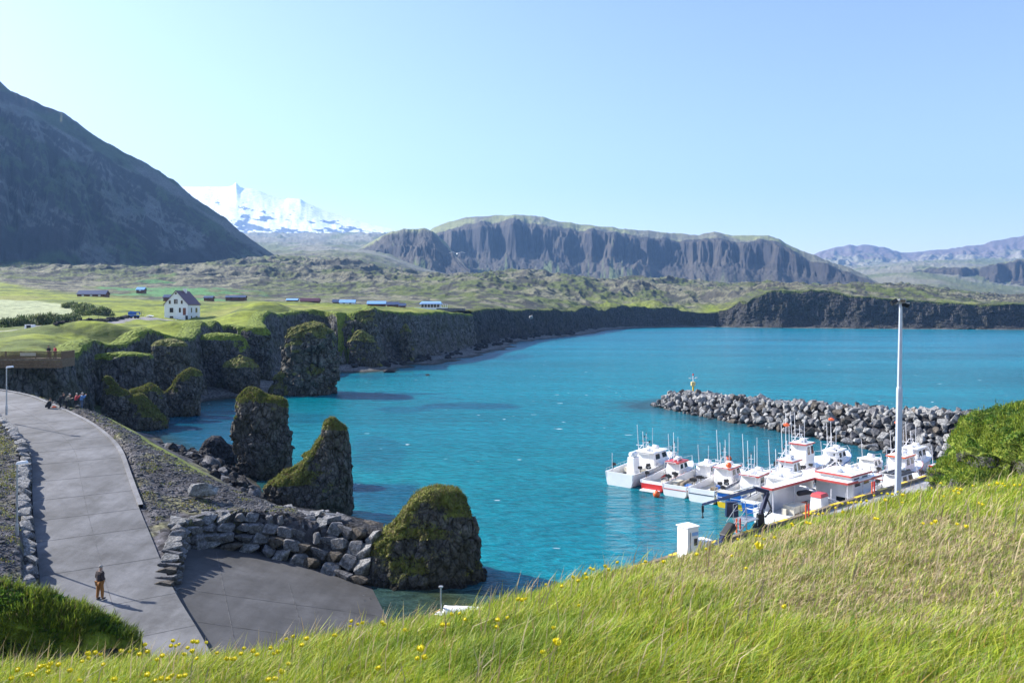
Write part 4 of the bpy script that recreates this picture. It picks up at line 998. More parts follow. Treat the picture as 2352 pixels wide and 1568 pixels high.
# ------------------------------------------------------------------ stone walls
def fixed_len(pts, t):
    P = [Vector(p) for p in pts]; L = [(b - a).length for a, b in zip(P[:-1], P[1:])]; s = t * sum(L)
    for a, b, l in zip(P[:-1], P[1:], L):
        if s <= l: return a.lerp(b, s / l), (b - a).normalized()
        s -= l
    return P[-1], (P[-1] - P[-2]).normalized()
def core(name, base, top, mat, parent, back, thick):
    """dark earth core behind the stones"""
    n = 24; vs = []
    for k in range(n):
        a, d = fixed_len(base, k / (n - 1)); b, _ = fixed_len(top, k / (n - 1)); nb = Vector((back[0], back[1], 0))
        vs += [a + nb * 0.35 - Vector((0, 0, .3)), b + nb * 0.3 - Vector((0, 0, .15)), b + nb * thick - Vector((0, 0, .15)), a + nb * thick - Vector((0, 0, .6))]
    me = np_mesh(name, np.array([v[:] for v in vs]), grid_faces(n, 4))
    return link_mesh(name, me, mat, parent)
# retaining wall round the slipway
wall = empty('retaining_wall', (-15, 54, 1)); tag(wall, 'curved dry stone retaining wall of grey boulders behind the slipway', 'wall')
wall.location = (0, 0, 0)
base = [(-21.7,50.9,2.3),(-20.3,53.2,2.0),(-17.3,54.0,1.4),(-14.6,53.4,0.9),(-12.1,52.7,0.3),(-9.6,51.6,-0.2)]
top = [(-22.3,52.4,4.05),(-20.7,54.4,4.0),(-17.1,55.4,3.95),(-14.1,54.9,3.75),(-11.3,54.2,3.45),(-8.7,53.2,3.2)]
core('core', base, top, M['darkrock'], wall, (-.1, 1), 2.5)
cnt = 0
for c in range(4):
    n = [12, 13, 14, 15][c]
    for k in range(n):
        t = (k + 0.5 + random.uniform(-.15, .15)) / n
        a, d = fixed_len(base, t); b, _ = fixed_len(top, t); f = (c + 0.45) / 4
        p = a.lerp(b, f); hgt = (b.z - a.z) / 4; ln = 14.0 / n
        put_rock(random.choice(WROCKS), 'stone', p, (ln * 0.60 * random.uniform(.9, 1.15), 0.55, hgt * 0.72 * random.uniform(.95, 1.2)), rot=(random.uniform(-.25, .25), random.uniform(-.2, .2), math.atan2(d.y, d.x) + random.uniform(-.2, .2)), parent=wall); cnt += 1
for k in range(44):
    t = random.random(); b, d = fixed_len(top, t); q = random.uniform(0.5, 4.0) * (0.35 + 0.65 * t)
    p = b + Vector((-0.1 * q, q, -0.12 * q - 0.05)); s_ = random.uniform(.35, .62)
    put_rock(random.choice(WROCKS), 'stone', p, (s_ * 1.25, s_, s_ * 0.55), rot=(random.uniform(-.2, .2), random.uniform(-.2, .2), random.uniform(0, 6)), parent=wall)
# short wall between the ramp and the slipway
wl = empty('low_wall'); tag(wl, 'short low stone wall between the ramp and the slipway', 'wall')
base = [(-21.6,51.5,3.9),(-20.9,49.4,3.4),(-20.0,46.5,2.9),(-19.2,43.9,2.5)]
for k in range(11):
    a, d = fixed_len(base, k / 10)
    put_rock(random.choice(WROCKS), 'stone', a + Vector((0, 0, .25)), (0.62, 0.42, 0.42), rot=(0, random.uniform(-.2, .2), random.uniform(-.25, .25)), parent=wl)
    put_rock(random.choice(WROCKS), 'stone', a + Vector((0.35, -.2, -.25)), (0.5, 0.45, 0.4), rot=(0, random.uniform(-.2, .2), random.uniform(-.25, .25)), parent=wl)
# wall along the left of the ramp
wr = empty('roadside_wall'); tag(wr, 'long low stone wall holding the gravel bank left of the ramp', 'wall')
i0 = 14
WP = []
T = np.gradient(RP[:, :2], axis=0); T /= np.linalg.norm(T, axis=1)[:, None]
for i in range(i0, len(RP)): WP.append((RP[i, 0] - T[i, 1] * (RW + 0.32), RP[i, 1] + T[i, 0] * (RW + 0.32), RP[i, 2]))
WP = WP[:int(len(WP) * 0.80)]
L = sum((Vector(b) - Vector(a)).length for a, b in zip(WP[:-1], WP[1:])); n = 48
for k in range(n):
    a, d = fixed_len(WP, (k + .5) / n); ang = math.atan2(d.y, d.x)
    put_rock(random.choice(WROCKS), 'stone', a + Vector((0, 0, .18)), (L / n * 0.56, 0.38, 0.42), rot=(random.uniform(-.1, .1), random.uniform(-.1, .1), ang), parent=wr)
    put_rock(random.choice(WROCKS[:2] + ROCKS[:2]), 'stone', a + Vector((-d.y * .22, d.x * .22, .72)), (L / n * 0.60 * random.uniform(.8, 1.1), 0.5, random.uniform(.22, .36)), rot=(random.uniform(-.2, .2), random.uniform(-.15, .15), ang + random.uniform(-.3, .3)), parent=wr)
# loose stones of the gravel banks
ico = bmesh.new(); bmesh.ops.create_icosphere(ico, subdivisions=1, radius=1.0); icoV = np.array([v.co[:] for v in ico.verts]); icoF = np.array([[v.index for v in f.verts] for f in ico.faces]); ico.free()
def gravel_stones(name, pts, lab):
    n = len(pts); x = pts[:, 0]; y = pts[:, 1]; z = height(x, y)[0]; sc = rng.uniform(.03, .08, n) * np.where(rng.random(n) < .05, 2.4, 1)
    a = rng.uniform(0, 6.28, n); ca, sa = np.cos(a), np.sin(a)
    V = icoV[None] * sc[:, None, None] * np.stack([rng.uniform(.8, 1.4, n), rng.uniform(.7, 1.1, n), rng.uniform(.4, .8, n)], -1)[:, None, :] * rng.uniform(.8, 1.2, (n, len(icoV), 1))
    V = np.stack([V[..., 0] * ca[:, None] - V[..., 1] * sa[:, None] + x[:, None], V[..., 0] * sa[:, None] + V[..., 1] * ca[:, None] + y[:, None], V[..., 2] + z[:, None] + sc[:, None] * .2], -1)
    Fq = (icoF[None] + (np.arange(n) * len(icoV))[:, None, None]).reshape(-1, 3)
    g_ = rng.uniform(.035, .15, (n, 1)) * np.array([[1, 1, 1.05]]); col = np.repeat(g_, len(icoV), axis=0)
    return tag(link_mesh(name, np_mesh(name, V.reshape(-1, 3), Fq, col, smooth=False), M['turf']), lab, 'gravel', kind='stuff')
xs = rng.uniform(-62, -8, 110000); ys = rng.uniform(37, 92, 110000); d, zr, sg = road_dz(xs, ys); pxs = CX + xs / ys * F
edge = np.interp(pxs, [60, 180, 200, 300, 340, 430, 540, 640, 760], [92, 84, 82, 74, 69, 65, 62, 61, 60])
okr = (sg < 0) & (d > RW + .45) & (ys < edge) & (pxs > 40) & (pxs < 760) & ~in_poly(xs, ys, AP) & (ys > np.interp(pxs, [330, 420, 860], [50, 54.5, 54]))
okl = (sg > 0) & (d > RW + .9) & (d < 14) & (pxs > -150) & (ys > 37)
ptsr = np.stack([xs[okr], ys[okr]], -1)[:9000]; ptsl = np.stack([xs[okl], ys[okl]], -1)[:8000]
gravel_stones('gravel', ptsr, 'dark gravel and small stones on the strip between ramp and shore'); gravel_stones('gravel', ptsl, 'dark gravel and small stones on the bank left of the ramp')
t_ = rng.uniform(36, 53, 2600); ptw = np.stack([-9.3 - (t_ - 52) * .35 - np.abs(rng.normal(0, .55, 2600)) - .1 - 1.6 * np.exp(-((t_ - 49.5) / 2.0) ** 2) * rng.random(2600), t_], -1)
g = gravel_stones('pebbles', ptw, 'pale shell grit and pebbles washed up along the waterline of the slipway'); g.scale = (1, 1, 1)
cl = ptsl[rng.choice(len(ptsl), 260)]; cl2 = ptsr[rng.choice(len(ptsr), 70)]; cc = np.concatenate([cl, cl2]); k = np.repeat(np.arange(len(cc)), 60)
GRAVEL_TUFT = cc[k] + rng.normal(0, .28, (len(k), 2))
# lone flat boulder
p = on_z(460, 1140, 4.6); o = put_rock(rock_mesh('flat_boulder', 77, M['boulder']), 'flat_boulder', (p.x, p.y + .3, 4.95), (1.15, 0.85, 0.62), rot=(0, 0.05, 0.2)); tag(o, 'big flat grey boulder lying on the gravel by the ramp', 'boulder')

# ------------------------------------------------------------------ breakwater
bwm = []
BP = catmull(BW, 8)
T = np.gradient(BP[:, :2], axis=0); T /= np.linalg.norm(T, axis=1)[:, None]
Nn = np.stack([T[:, 1], -T[:, 0]], 1)
if Nn[5, 0] > 0: Nn = -Nn
crest = 1.6; BWpos = []
A = []
for o, f in ((1, 0), (1, 1), (-1, 1), (-1, 0)):
    w = np.where(f, crest - .3, crest + 1.25 * BP[:, 2] + 0.6); zc = BP[:, 2] - 0.55 if f else np.full(len(BP), -1.0)
    A.append(np.stack([BP[:, 0] + Nn[:, 0] * o * w, BP[:, 1] + Nn[:, 1] * o * w, zc], -1))
A = np.stack(A, 1)
bc = link_mesh('breakwater', np_mesh('breakwater', A.reshape(-1, 3), grid_faces(*A.shape[:2]), smooth=False), M['darkrock'])
tag(bc, 'rubble mound core of the harbour breakwater under the boulders', 'breakwater')
bpts = [Vector((a[0], a[1], a[2])) for a in BP]
Ltot = sum((b - a).length for a, b in zip(bpts[:-1], bpts[1:]))
cand = []
def try_put(p, s_, fac=0.74):
    for q, r_ in cand:
        if (p - q).length < (s_ + r_) * fac: return False
    cand.append((p, s_)); return True
for k in range(7000):
    u = random.random(); i = min(int(u * (len(BP) - 1)), len(BP) - 2); fr = u * (len(BP) - 1) - i
    b = BP[i] * (1 - fr) + BP[i + 1] * fr; nn_ = Nn[i]
    v = random.uniform(-1.25, 1.1); h = b[2]
    s_ = random.uniform(0.5, 0.95) if random.random() < .7 else random.uniform(0.32, 0.5)
    if v < 0: # crest
        o = crest * (v + 0.625) / 0.625; z = h - 0.25 + random.uniform(-.15, .2)
    else:
        o = crest + 1.25 * h * v; z = h * (1 - v) - 0.1
    p = Vector((b[0] + nn_[0] * o, b[1] + nn_[1] * o, z))
    try_put(p, s_)
for k in range(500):   # round head at the tip
    a = random.uniform(0, 2 * math.pi); v = random.random(); h = 2.7
    p = Vector((BP[0, 0] + math.cos(a) * (0.8 + 1.3 * h * v), BP[0, 1] + math.sin(a) * (0.8 + 1.3 * h * v), h * (1 - v) - 0.2)); try_put(p, random.uniform(.5, .95))
def zone(v, cuts, names):
    for c, n_ in zip(cuts, names): 
        if v < c: return n_
    return names[-1]
def bw_label(p, s_, mn):
    px = CX + p.x / p.y * F
    tone = 'brownish' if 'brown' in mn else 'dark grey' if 'dark' in mn else 'pale grey'
    size = 'small' if s_ < .55 else 'medium' if s_ < .75 else 'large'
    h = 'at the waterline' if p.z < .7 else 'halfway up the face' if p.z < 1.9 else 'near the crest' 
    w = zone(px, (1570, 1640, 1710, 1780, 1850, 1920, 1990, 2060, 2120), ('at the breakwater tip', 'just right of the beacon', 'a little right of the beacon', 'left of the boat masts', 'above the left masts', 'above the workboat', 'above the high wheelhouse', 'left of the light mast', 'right of the light mast', 'beside the knoll'))
    return f'{size} {tone} boulder {h}, {w}'
cand.sort(key=lambda q: q[0].y / q[1])
print('breakwater boulders', len(cand))
rest = []
for k, (p, s_) in enumerate(cand):
    if k < 300:
        o = put_rock(random.choice(ROCKS), 'breakwater_boulder', p, (s_ * 1.12, s_ * 1.0, s_ * 0.95), rot=(random.uniform(-.9, .9), random.uniform(-.9, .9), random.uniform(0, 6.3)))
        tag(o, bw_label(p, s_, o.data.materials[0].name), 'boulder', 'armour boulders piled along the breakwater')
    else: rest.append((p, s_))
RB = []
for me in ROCKS[:4]:
    v = np.empty(len(me.vertices) * 3); me.vertices.foreach_get('co', v); f = np.array([list(q.vertices)[:3] for q in me.polygons if len(q.vertices) == 3]); RB.append((v.reshape(-1, 3), f))
def merge_rocks(name, items, mat):
    Vs = []; Fs = []; nv = 0
    for p, s_ in items:
        v, f = random.choice(RB); m = np.array(Euler((random.uniform(-.9, .9), random.uniform(-.9, .9), random.uniform(0, 6.3))).to_matrix())
        Vs.append(v @ m.T * s_ + np.array(p[:])); Fs.append(f + nv); nv += len(v)
    return link_mesh(name, np_mesh(name, np.concatenate(Vs), np.concatenate(Fs), smooth=False), mat)
if rest: tag(merge_rocks('breakwater_rubble', rest, M['boulder']), 'smaller and farther stones filling the breakwater', 'rubble', kind='stuff')

# ------------------------------------------------------------------ the hill the photographer stands on
HPX = [-3000, -800, 0, 600, 1100, 1500, 1800, 2100, 2352, 3000, 5000]
HPY = [1700, 1620, 1562, 1515, 1425, 1316, 1228, 1160, 1130, 1100, 1080]
def hill_a(px):
    t = (np.interp(px, HPX, HPY) - HY) / F; return t * t / 6.4
def hill_z(x, y):
    px = CX + x / np.maximum(y, .05) * F
    a = hill_a(px)
    bump = fbm2(x / 1.7, y / 1.7, 3, 601) * 0.10 * np.clip(y / 3, 0.3, 1.6) + fbm2(x / 6, y / 6, 2, 603) * 0.12 * np.clip(y / 6, 0, 1.5)
    return 16.4 - a * y * y + bump
pc = np.concatenate([np.linspace(-2600, -250, 60), np.linspace(-230, 2600, 420), np.linspace(2640, 4600, 50)]); dr = np.exp(np.linspace(math.log(1.6), math.log(58), 260))
gx = (pc[None] - CX) / F * dr[:, None]; gy = np.repeat(dr[:, None], len(pc), 1); hzv = hill_z(gx, gy)
V = np.stack([gx, gy, hzv], -1).reshape(-1, 3); Fq = grid_faces(*hzv.shape); kp = (V[Fq, 2] > -2).all(1)
def hill_col(x, y):
    n = len(x); a = fbm2(x / 0.9, y / 0.9, 4, 611); b = fbm2(x / 3.2, y / 3.2, 3, 613)
    c = col_mix(c_tile((0.16, 0.20, 0.025), n), c_tile((0.085, 0.12, 0.018), n), sstep(-0.1, 0.3, a))
    return col_mix(c, c_tile((0.19, 0.15, 0.08), n), sstep(0.0, 0.35, b + 0.3 * a + 0.10 * np.clip((x - 1) / 3, -1, 1)))
hillo = link_mesh('hillside', np_mesh('hillside', V, Fq[kp], hill_col(V[:, 0], V[:, 1])), M['turf']); tag(hillo, 'grassy hillside dropping away in the foreground', 'hill', kind='structure')

NB = 460000
bpx = rng.uniform(-420, 2750, NB); aa = hill_a(bpx); tang = np.sqrt(1.6 / aa)
bd = np.exp(rng.uniform(math.log(2.1), np.log(tang * 1.5))); bx = (bpx - CX) / F * bd
tuft = fbm2(bx / 0.45, bd / 0.45, 3, 621); patch = fbm2(bx / 3.2, bd / 3.2, 3, 613); fin = fbm2(bx / 0.9, bd / 0.9, 4, 611)
dry = sstep(-0.05, 0.4, patch + 0.3 * fin + 0.26 * np.clip((bx - .6) / 2.5, -1, 1))
bz = hill_z(bx, bd)
bh = (0.10 + 0.09 * np.clip(tuft + 0.4, 0, 1.4) + rng.uniform(0, 0.08, NB)) * (1 - 0.45 * dry) * rng.uniform(0.6, 1.2, NB)
bw = 0.0012 + 0.00043 * bd * rng.uniform(0.6, 1.3, NB)
ln = np.stack([rng.normal(0.38, 0.30, NB), rng.normal(-0.12, 0.30, NB), np.zeros(NB)], -1)
colA = pick(NB, [(0.26, 0.34, 0.02), (0.17, 0.27, 0.02), (0.33, 0.37, 0.04), (0.09, 0.18, 0.02), (0.38, 0.33, 0.16), (0.30, 0.20, 0.05)], [30, 30, 16, 12, 9, 3])
colD = pick(NB, [(0.24, 0.29, 0.06), (0.36, 0.32, 0.17), (0.42, 0.37, 0.24), (0.15, 0.22, 0.04), (0.28, 0.22, 0.13)], [30, 24, 18, 18, 10])
bc_ = np.where((rng.random(NB) < dry * 0.85)[:, None], colD, colA)
dk = sstep(0.15, 0.45, fbm2(bx / 1.1, bd / 0.8, 3, 631))[:, None]
bc_ = (bc_ * (1 - dk * 0.5) + np.array([0.07, 0.16, 0.02]) * dk * 0.5) * np.array([1.22, 1.12, 1.15])
g = blades('grass', np.stack([bx, bd, bz - 0.02], -1), bh, bw, ln, bc_, M['grass']); tag(g, 'windblown yellow green grass covering the foreground hill', 'grass', kind='stuff')
# a few taller seed stalks
NS = 1500
px_ = rng.uniform(-300, 2600, NS); tg = np.sqrt(1.6 / hill_a(px_)); d_ = tg * rng.uniform(0.35, 1.25, NS); x_ = (px_ - CX) / F * d_
g = blades('grass_stalks', np.stack([x_, d_, hill_z(x_, d_)], -1), rng.uniform(0.25, 0.42, NS), 0.0016 + 0.0005 * d_, np.stack([rng.normal(.3, .2, NS), rng.normal(-.1, .2, NS), np.zeros(NS)], -1), pick(NS, [(0.40, 0.33, 0.20), (0.30, 0.22, 0.12), (0.35, 0.38, 0.08)], [3, 2, 2]), M['grass']); tag(g, 'thin dry seed stalks standing above the foreground grass', 'grass', kind='stuff')

# flowers
M['petal'] = paint('yellow_petals', (0.95, 0.80, 0.02), 0.5, var=0.2, scale=40)
M['stem'] = paint('green_stem', (0.16, 0.25, 0.03), 0.6)
fm = MB(); fm.tube((0, 0, 0), (0.02, 0.005, 0.5), 0.0022, 0.0018, n=4)
fm.tube((0.02, 0.005, 0.5), (0.06, 0.0, 0.97), 0.0018, 0.0016, n=4)
f0 = bpy.data.objects.new('yellow_flower', None); 
stem_me = bpy.data.meshes.new('stem'); stem_me.from_pydata(fm.v, [], fm.f); stem_me.materials.append(M['stem'])
pm = MB()
for k in range(7):
    a = 2 * math.pi * k / 7; ca, sa = math.cos(a), math.sin(a)
    r0, r1, r2 = 0.003, 0.014, 0.011
    pm.add([(r0 * ca - .004 * sa, r0 * sa + .004 * ca, 0), (r0 * ca + .004 * sa, r0 * sa - .004 * ca, 0), (r1 * ca + .008 * sa, r1 * sa - .008 * ca, .010), (r2 * ca, r2 * sa, .024), (r1 * ca - .008 * sa, r1 * sa + .008 * ca, .010)], [(0, 1, 2, 3, 4)])
pm.ball((0, 0, 0.011), 0.0095, 8)
pet_me = bpy.data.meshes.new('bloom'); pet_me.from_pydata([tuple(v) for v in pm.v], [], pm.f); pet_me.materials.append(M['petal'])
ZA = [(830,1252),(895,1248),(935,1235),(995,1200),(655,1258),(692,1272),(600,1265),(567,1315),(605,1295),(350,1335),(402,1340),(280,1352),(305,1350),(335,1362),(258,1378),(185,1410),(205,1408),(230,1412),(340,1390),(128,1375),(480,1382),(1020,1252),(960,1272),(1120,1278),(1190,1178),(1180,1210),(1210,1208),(1235,1200),(1295,1222),(1332,1180),(1358,1185),(1417,1185),(1325,1248),(1265,1268),(1495,1258),(1363,1295),(1560,1305),(1600,1300),(1618,1298),(1680,1222),(1660,1260),(1745,1240),(1770,1272),(1865,1220),(1885,1265),(1913,1250),(1975,1158),(2025,1142),(2115,1158),(2080,1200),(2305,1135),(1982,1330),(1933,1388),(1018,1410),(1080,1305),(715,1335),(545,1450),(785,1440),(1190,1415),(1235,1425),(1275,1412),(1155,1440),(1110,1435),(1075,1445),(1888,1432),(1850,1445),(75,1435)]
ZB = [(405,1040),(440,1062),(477,1055),(390,1078),(608,1048),(620,1068),(765,1103),(285,1135),(93,1160),(58,1200),(1027,1065),(1070,1062),(1085,990),(1150,985),(1187,1025),(1410,1030),(1480,1012),(1400,1083),(1553,890),(1575,895),(1605,888),(1740,793),(1852,797),(1923,737),(2015,715),(2048,677),(2068,687),(2022,745),(1965,762),(2143,662),(2167,690),(2237,637),(1972,933),(1805,1173),(880,1218),(857,1295),(897,1285),(575,1370),(592,1355),(1720,1250),(1795,1090)]
ZC = [(30,1152),(145,1153),(350,1107),(567,1115),(650,1187),(408,1072),(597,1013),(722,1030),(712,992),(733,992),(760,1010),(820,1000),(930,918),(935,930),(1045,857),(1070,860),(1020,915),(1045,918),(1095,862),(1122,860),(1182,805),(1198,822),(1245,850),(1240,797),(1275,795),(1300,793),(1327,790),(1355,788),(1385,780),(1437,747),(1482,733),(1500,775),(1515,738),(1545,740),(1580,725),(1610,745),(1605,790),(1458,888),(1440,887),(1785,915),(1813,905),(1943,920),(1998,938),(1732,918),(2075,793),(2095,800),(1860,753),(1925,718),(1940,705),(1965,712),(1950,732),(2038,687),(2138,682),(2188,670),(2225,672),(2235,685),(2295,685),(2330,680),(1845,675),(1783,700),(890,1425)]
FL = [(z[0] / 3, 1078 + z[1] / 3, 1.0) for z in ZA] + [(673.75 + z[0] / 3, 1078 + z[1] / 3, 1.0) for z in ZB] + [(1470 + z[0] * .375, 857.5 + z[1] * .375, 1.0) for z in ZC]
BIG = {(1275, 1469): 1.6, (1790, 1208): 1.4, (1745, 1243): 1.3, (966, 1484): 1.3}
for (px, py, sc) in FL:
    a = float(hill_a(px)); t = (py - HY) / F; h = random.uniform(.2, .32)
    disc = t * t - 4 * a * (1.6 - h)
    if disc > 0: D = (t - math.sqrt(disc)) / (2 * a)
    else: D = t / (2 * a)
    for (bx_, by_), q in BIG.items():
        if abs(px - bx_) < 9 and abs(py - by_) < 9: sc = q; D = min(D, 3.4)
    x = X_(px, D); top = Z_(py, D); gz = float(hill_z(np.array([x]), np.array([D]))[0]); hh = max(0.12, top - gz)
    if hh > 0.75: gz = top - 0.75; hh = 0.75
    r = bpy.data.objects.new('yellow_flower', None); r.empty_display_size = 0.05; r.location = (x - 0.06 * hh, D, gz); C.objects.link(r)
    wh_ = zone(px, (120, 260, 400, 560, 700, 860, 1000, 1150, 1300, 1500, 1600, 1750, 1900, 2000, 2080, 2200), ('at the bottom left corner', 'below the grassy mound', 'below the ramp', 'below the slipway', 'below the slipway middle', 'left of the white float', 'below the white float', 'right of the white float', 'below the open water', 'left of the white cabinets', 'below the white cabinets', 'below the crane', 'below the workboat', 'left of the light mast foot', 'at the light mast foot', 'below the knoll', 'at the right edge'))
    up_ = (py - np.interp(px, HPX, HPY)) / 60.0
    tag(r, f"yellow flower {'on the skyline' if up_ < -.4 else 'just under the skyline' if up_ < .6 else 'low in the grass'} {wh_}", 'flower', 'yellow flowers in the foreground grass')
    so = bpy.data.objects.new('stem', stem_me); so.scale = (hh, hh, hh); C.objects.link(so); so.parent = r
    bo = bpy.data.objects.new('bloom', pet_me); k = sc * random.uniform(0.75, 1.15) * (0.68 + 0.06 * D); bo.scale = (k, k, k); bo.location = (0.06 * hh, 0, 0.96 * hh); bo.rotation_euler = (random.uniform(-.5, .5), random.uniform(-.3, .6), random.uniform(0, 6)); C.objects.link(bo); bo.parent = r

tx, ty = GRAVEL_TUFT[:, 0], GRAVEL_TUFT[:, 1]; nt_ = len(tx)
g = blades('moss_tufts', np.stack([tx, ty, height(tx, ty)[0] - .01], -1), rng.uniform(.05, .13, nt_), np.full(nt_, .03), rng.normal(0, .5, (nt_, 3)) * np.array([1, 1, .1]), pick(nt_, [(0.20, 0.21, 0.04), (0.12, 0.16, 0.03), (0.26, 0.2, 0.07), (0.3, 0.32, 0.2)], [4, 4, 2, 1]), M['grass']); tag(g, 'low moss and grass tufts scattered on the gravel', 'moss', kind='stuff')
# ------------------------------------------------------------------ mound bottom left and knoll on the right
def mound(name, D, outline, label, depth, seed, nblade, cols, bh0, zlow, mat, amp=1.0, ex=2.0, cat='mound', bare_ok=True):
    ob = stack(name, D, outline, label, mat, depth, nth=200, nz=110, amp=amp, cell=1.2, ex=ex, zlow=zlow, seed=seed, cat=cat, cap=0.5, smooth=True)
    ob['kind'] = 'structure'; del ob['category']
    me = ob.data; n = len(me.polygons)
    c = np.empty(n * 3); me.polygons.foreach_get('center', c); c = c.reshape(-1, 3); nn_ = np.empty(n * 3); me.polygons.foreach_get('normal', nn_); nn_ = nn_.reshape(-1, 3)
    ar = np.empty(n); me.polygons.foreach_get('area', ar)
    wt = ar * np.clip(nn_[:, 2] * 1.2 + 0.35, 0.02, 1) * (nn_[:, 1] < 0.6); wt /= wt.sum()
    k = rng.choice(n, nblade, p=wt); s_ = np.sqrt(ar[k])
    P = c[k] + rng.normal(0, 1, (nblade, 3)) * s_[:, None] * 0.4 + np.array(ob.location)
    h = bh0 * rng.uniform(0.5, 1.3, nblade) * (0.7 + 0.6 * np.clip(fbm3(P[:, 0] / .6, P[:, 1] / .6, P[:, 2] / .6, 2, 640) + .4, 0, 1))
    ln = nn_[k] * 0.9 + rng.normal(0, 0.35, (nblade, 3)) + np.array([0.25, -0.05, -0.15])
    col = pick(nblade, *cols)
    br = sstep(0.1, 0.35, fbm3(P[:, 0] / 1.2, P[:, 1] / 1.2, P[:, 2] / 1.2, 3, 650))[:, None]
    col = col * (1 - br * .6) + np.array([0.07, 0.12, 0.025]) * br * .6
    leaf = fbm3(P[:, 0] / .55, P[:, 1] / .55, P[:, 2] / .55, 3, 660) > 0.10
    h = np.where(leaf, h * .45, h); wsc = np.where(leaf, 2.6, 1.0); col = np.where(leaf[:, None], col * np.array([.6, .8, .9]), col)
    bare = (fbm3(P[:, 0] / 1.1, P[:, 1] / 1.1, P[:, 2] / 1.1, 3, 670) < -0.12) & (nn_[k][:, 2] < 0.75) & bare_ok
    P = P[~bare]; h = h[~bare]; ln = ln[~bare]; col = col[~bare]; wsc = wsc[~bare]; nblade = len(P)
    return blades('grass', P, h, wsc * 0.0016 * D * rng.uniform(.35, .8, nblade) * .55, ln, col, M['grass'])
GRC = ([(0.22, 0.28, 0.03), (0.14, 0.2, 0.03), (0.08, 0.13, 0.025), (0.2, 0.15, 0.07)], [4, 4, 3, 1])
g = mound('mound', 28, [(1342,-330,-70),(1350,-420,10),(1360,-480,70),(1374,-520,120),(1392,-560,165),(1416,-580,225),(1444,-600,288),(1469,-600,325),(1504,-610,348),(1554,-620,362),(1644,-640,372),(1744,-650,380)], 'dark grassy mound with shrubs at the bottom left', 0.2, 21, 60000, GRC, 0.2, 1.0, M['cliff'], 0.3)
tag(g, 'coarse grass and low shrubs on the bottom left mound', 'grass', kind='stuff')
g = mound('knoll', 42, [(939,2386,2762),(942,2356,2822),(950,2321,2862),(964,2291,2902),(984,2266,2922),(1009,2244,2942),(1034,2229,2952),(1064,2216,2962),(1094,2178,2962),(1124,2165,2962),(1164,2160,2962),(1274,2140,2962)], 'green rounded knoll on the right above the harbour', 0.6, 22, 130000, ([(0.20, 0.27, 0.025), (0.13, 0.2, 0.025), (0.3, 0.28, 0.03), (0.09, 0.14, 0.02)], [5, 5, 1, 3]), 0.13, 3.0, M['cliff'], 0.8, bare_ok=False)
tag(g, 'thick green turf and ground cover on the right hand knoll', 'ground cover', kind='stuff')


# ------------------------------------------------------------------ quay
Q0 = Vector((20.65, 59.5, 0)); QE = Vector((0.765, 0.644, 0)).normalized(); QN = Vector((-QE.y, QE.x, 0))
def Q(u, v, z=0.0): return Q0 + QE * u + QN * v + Vector((0, 0, z))
QA = math.atan2(QE.y, QE.x)
qm = MB(); qc = Q(6, -6.0, 0.55); qm.box(qc, (58, 11.6, 3.2), QA)
quay = qm.build('quay', M['quay']); tag(quay, 'concrete harbour quay along the moored boats', 'quay', kind='structure')
qp = empty('quay_edge', Q(0, 0)); qp.location = (0, 0, 0); tag(qp, 'timber edge beam with yellow paint running along the quay', 'quay edge')
m1 = MB(); m1.bar(Q(-23, -0.12, 2.30), Q(35, -0.12, 2.30), 0.3, 0.26); m1.build('beam', M['timber'], qp)
m1 = MB()
for k in range(-22, 34, 4): MB().bar(Q(k, -0.10, 2.437), Q(k + 1.6, -0.10, 2.437), 0.31, 0.012).build('yellow_marking', M['yellow'], qp)
m1 = MB()
for k in range(-22, 34, 3): MB().bar(Q(k, 0.06, 2.3), Q(k, 0.06, -0.6), 0.28, 0.26).build('fender_pile', M['timber'], qp)
for i, (px, py) in enumerate([(1842, 1192), (1862, 1186), (1906, 1172), (1932, 1160), (1968, 1148)]):
    u = [3.0, 5.5, 8.5, 11.5, 14.5][i]
    t = MB(); c = Q(u, 0.42, 1.55)
    n_ = 14
    for k in range(n_):
        a0 = 2 * math.pi * k / n_; a1 = 2 * math.pi * (k + 1) / n_
        t.tube(c + QE * 0.42 * math.cos(a0) + Vector((0, 0, .42 * math.sin(a0))), c + QE * 0.42 * math.cos(a1) + Vector((0, 0, .42 * math.sin(a1))), 0.14, n=6, caps=False)
    tag(t.build('tyre_fender', M['black'], smooth=True), ['black tyre fender hanging nearest the crane end of the quay', 'second black tyre fender along the quay from the crane', 'middle black tyre fender beside the big workboat', 'black tyre fender beside the workboat wheelhouse', 'black tyre fender below the bow of the workboat'][i], 'fender')
def posts(px, py, lab, D=None, h=0.95):
    p = on_z(px, py, 2.43)
    for k, dx in enumerate((0, 0.42)):
        m_ = MB().tube((0, 0, -.1), (0, 0, h), 0.06, n=10)
        o = m_.build('mooring_ladder_post', M['orange'] if k == 0 else M['red'], loc=p + QE * dx); tag(o, lab[k], 'post')
for (px, py, la, lb) in [(1692, 1222, 'orange upright post left of the pair beyond the black outboard engine', 'red upright post right of the pair beyond the black outboard engine'), (1851, 1188, 'orange post by the stern quarter of the workboat, left one', 'red post by the stern quarter of the workboat, right one'), (2003, 1132, 'orange post by the workboat bow, left one', 'red post by the workboat bow, right one')]:
    posts(px, py, (la, lb))

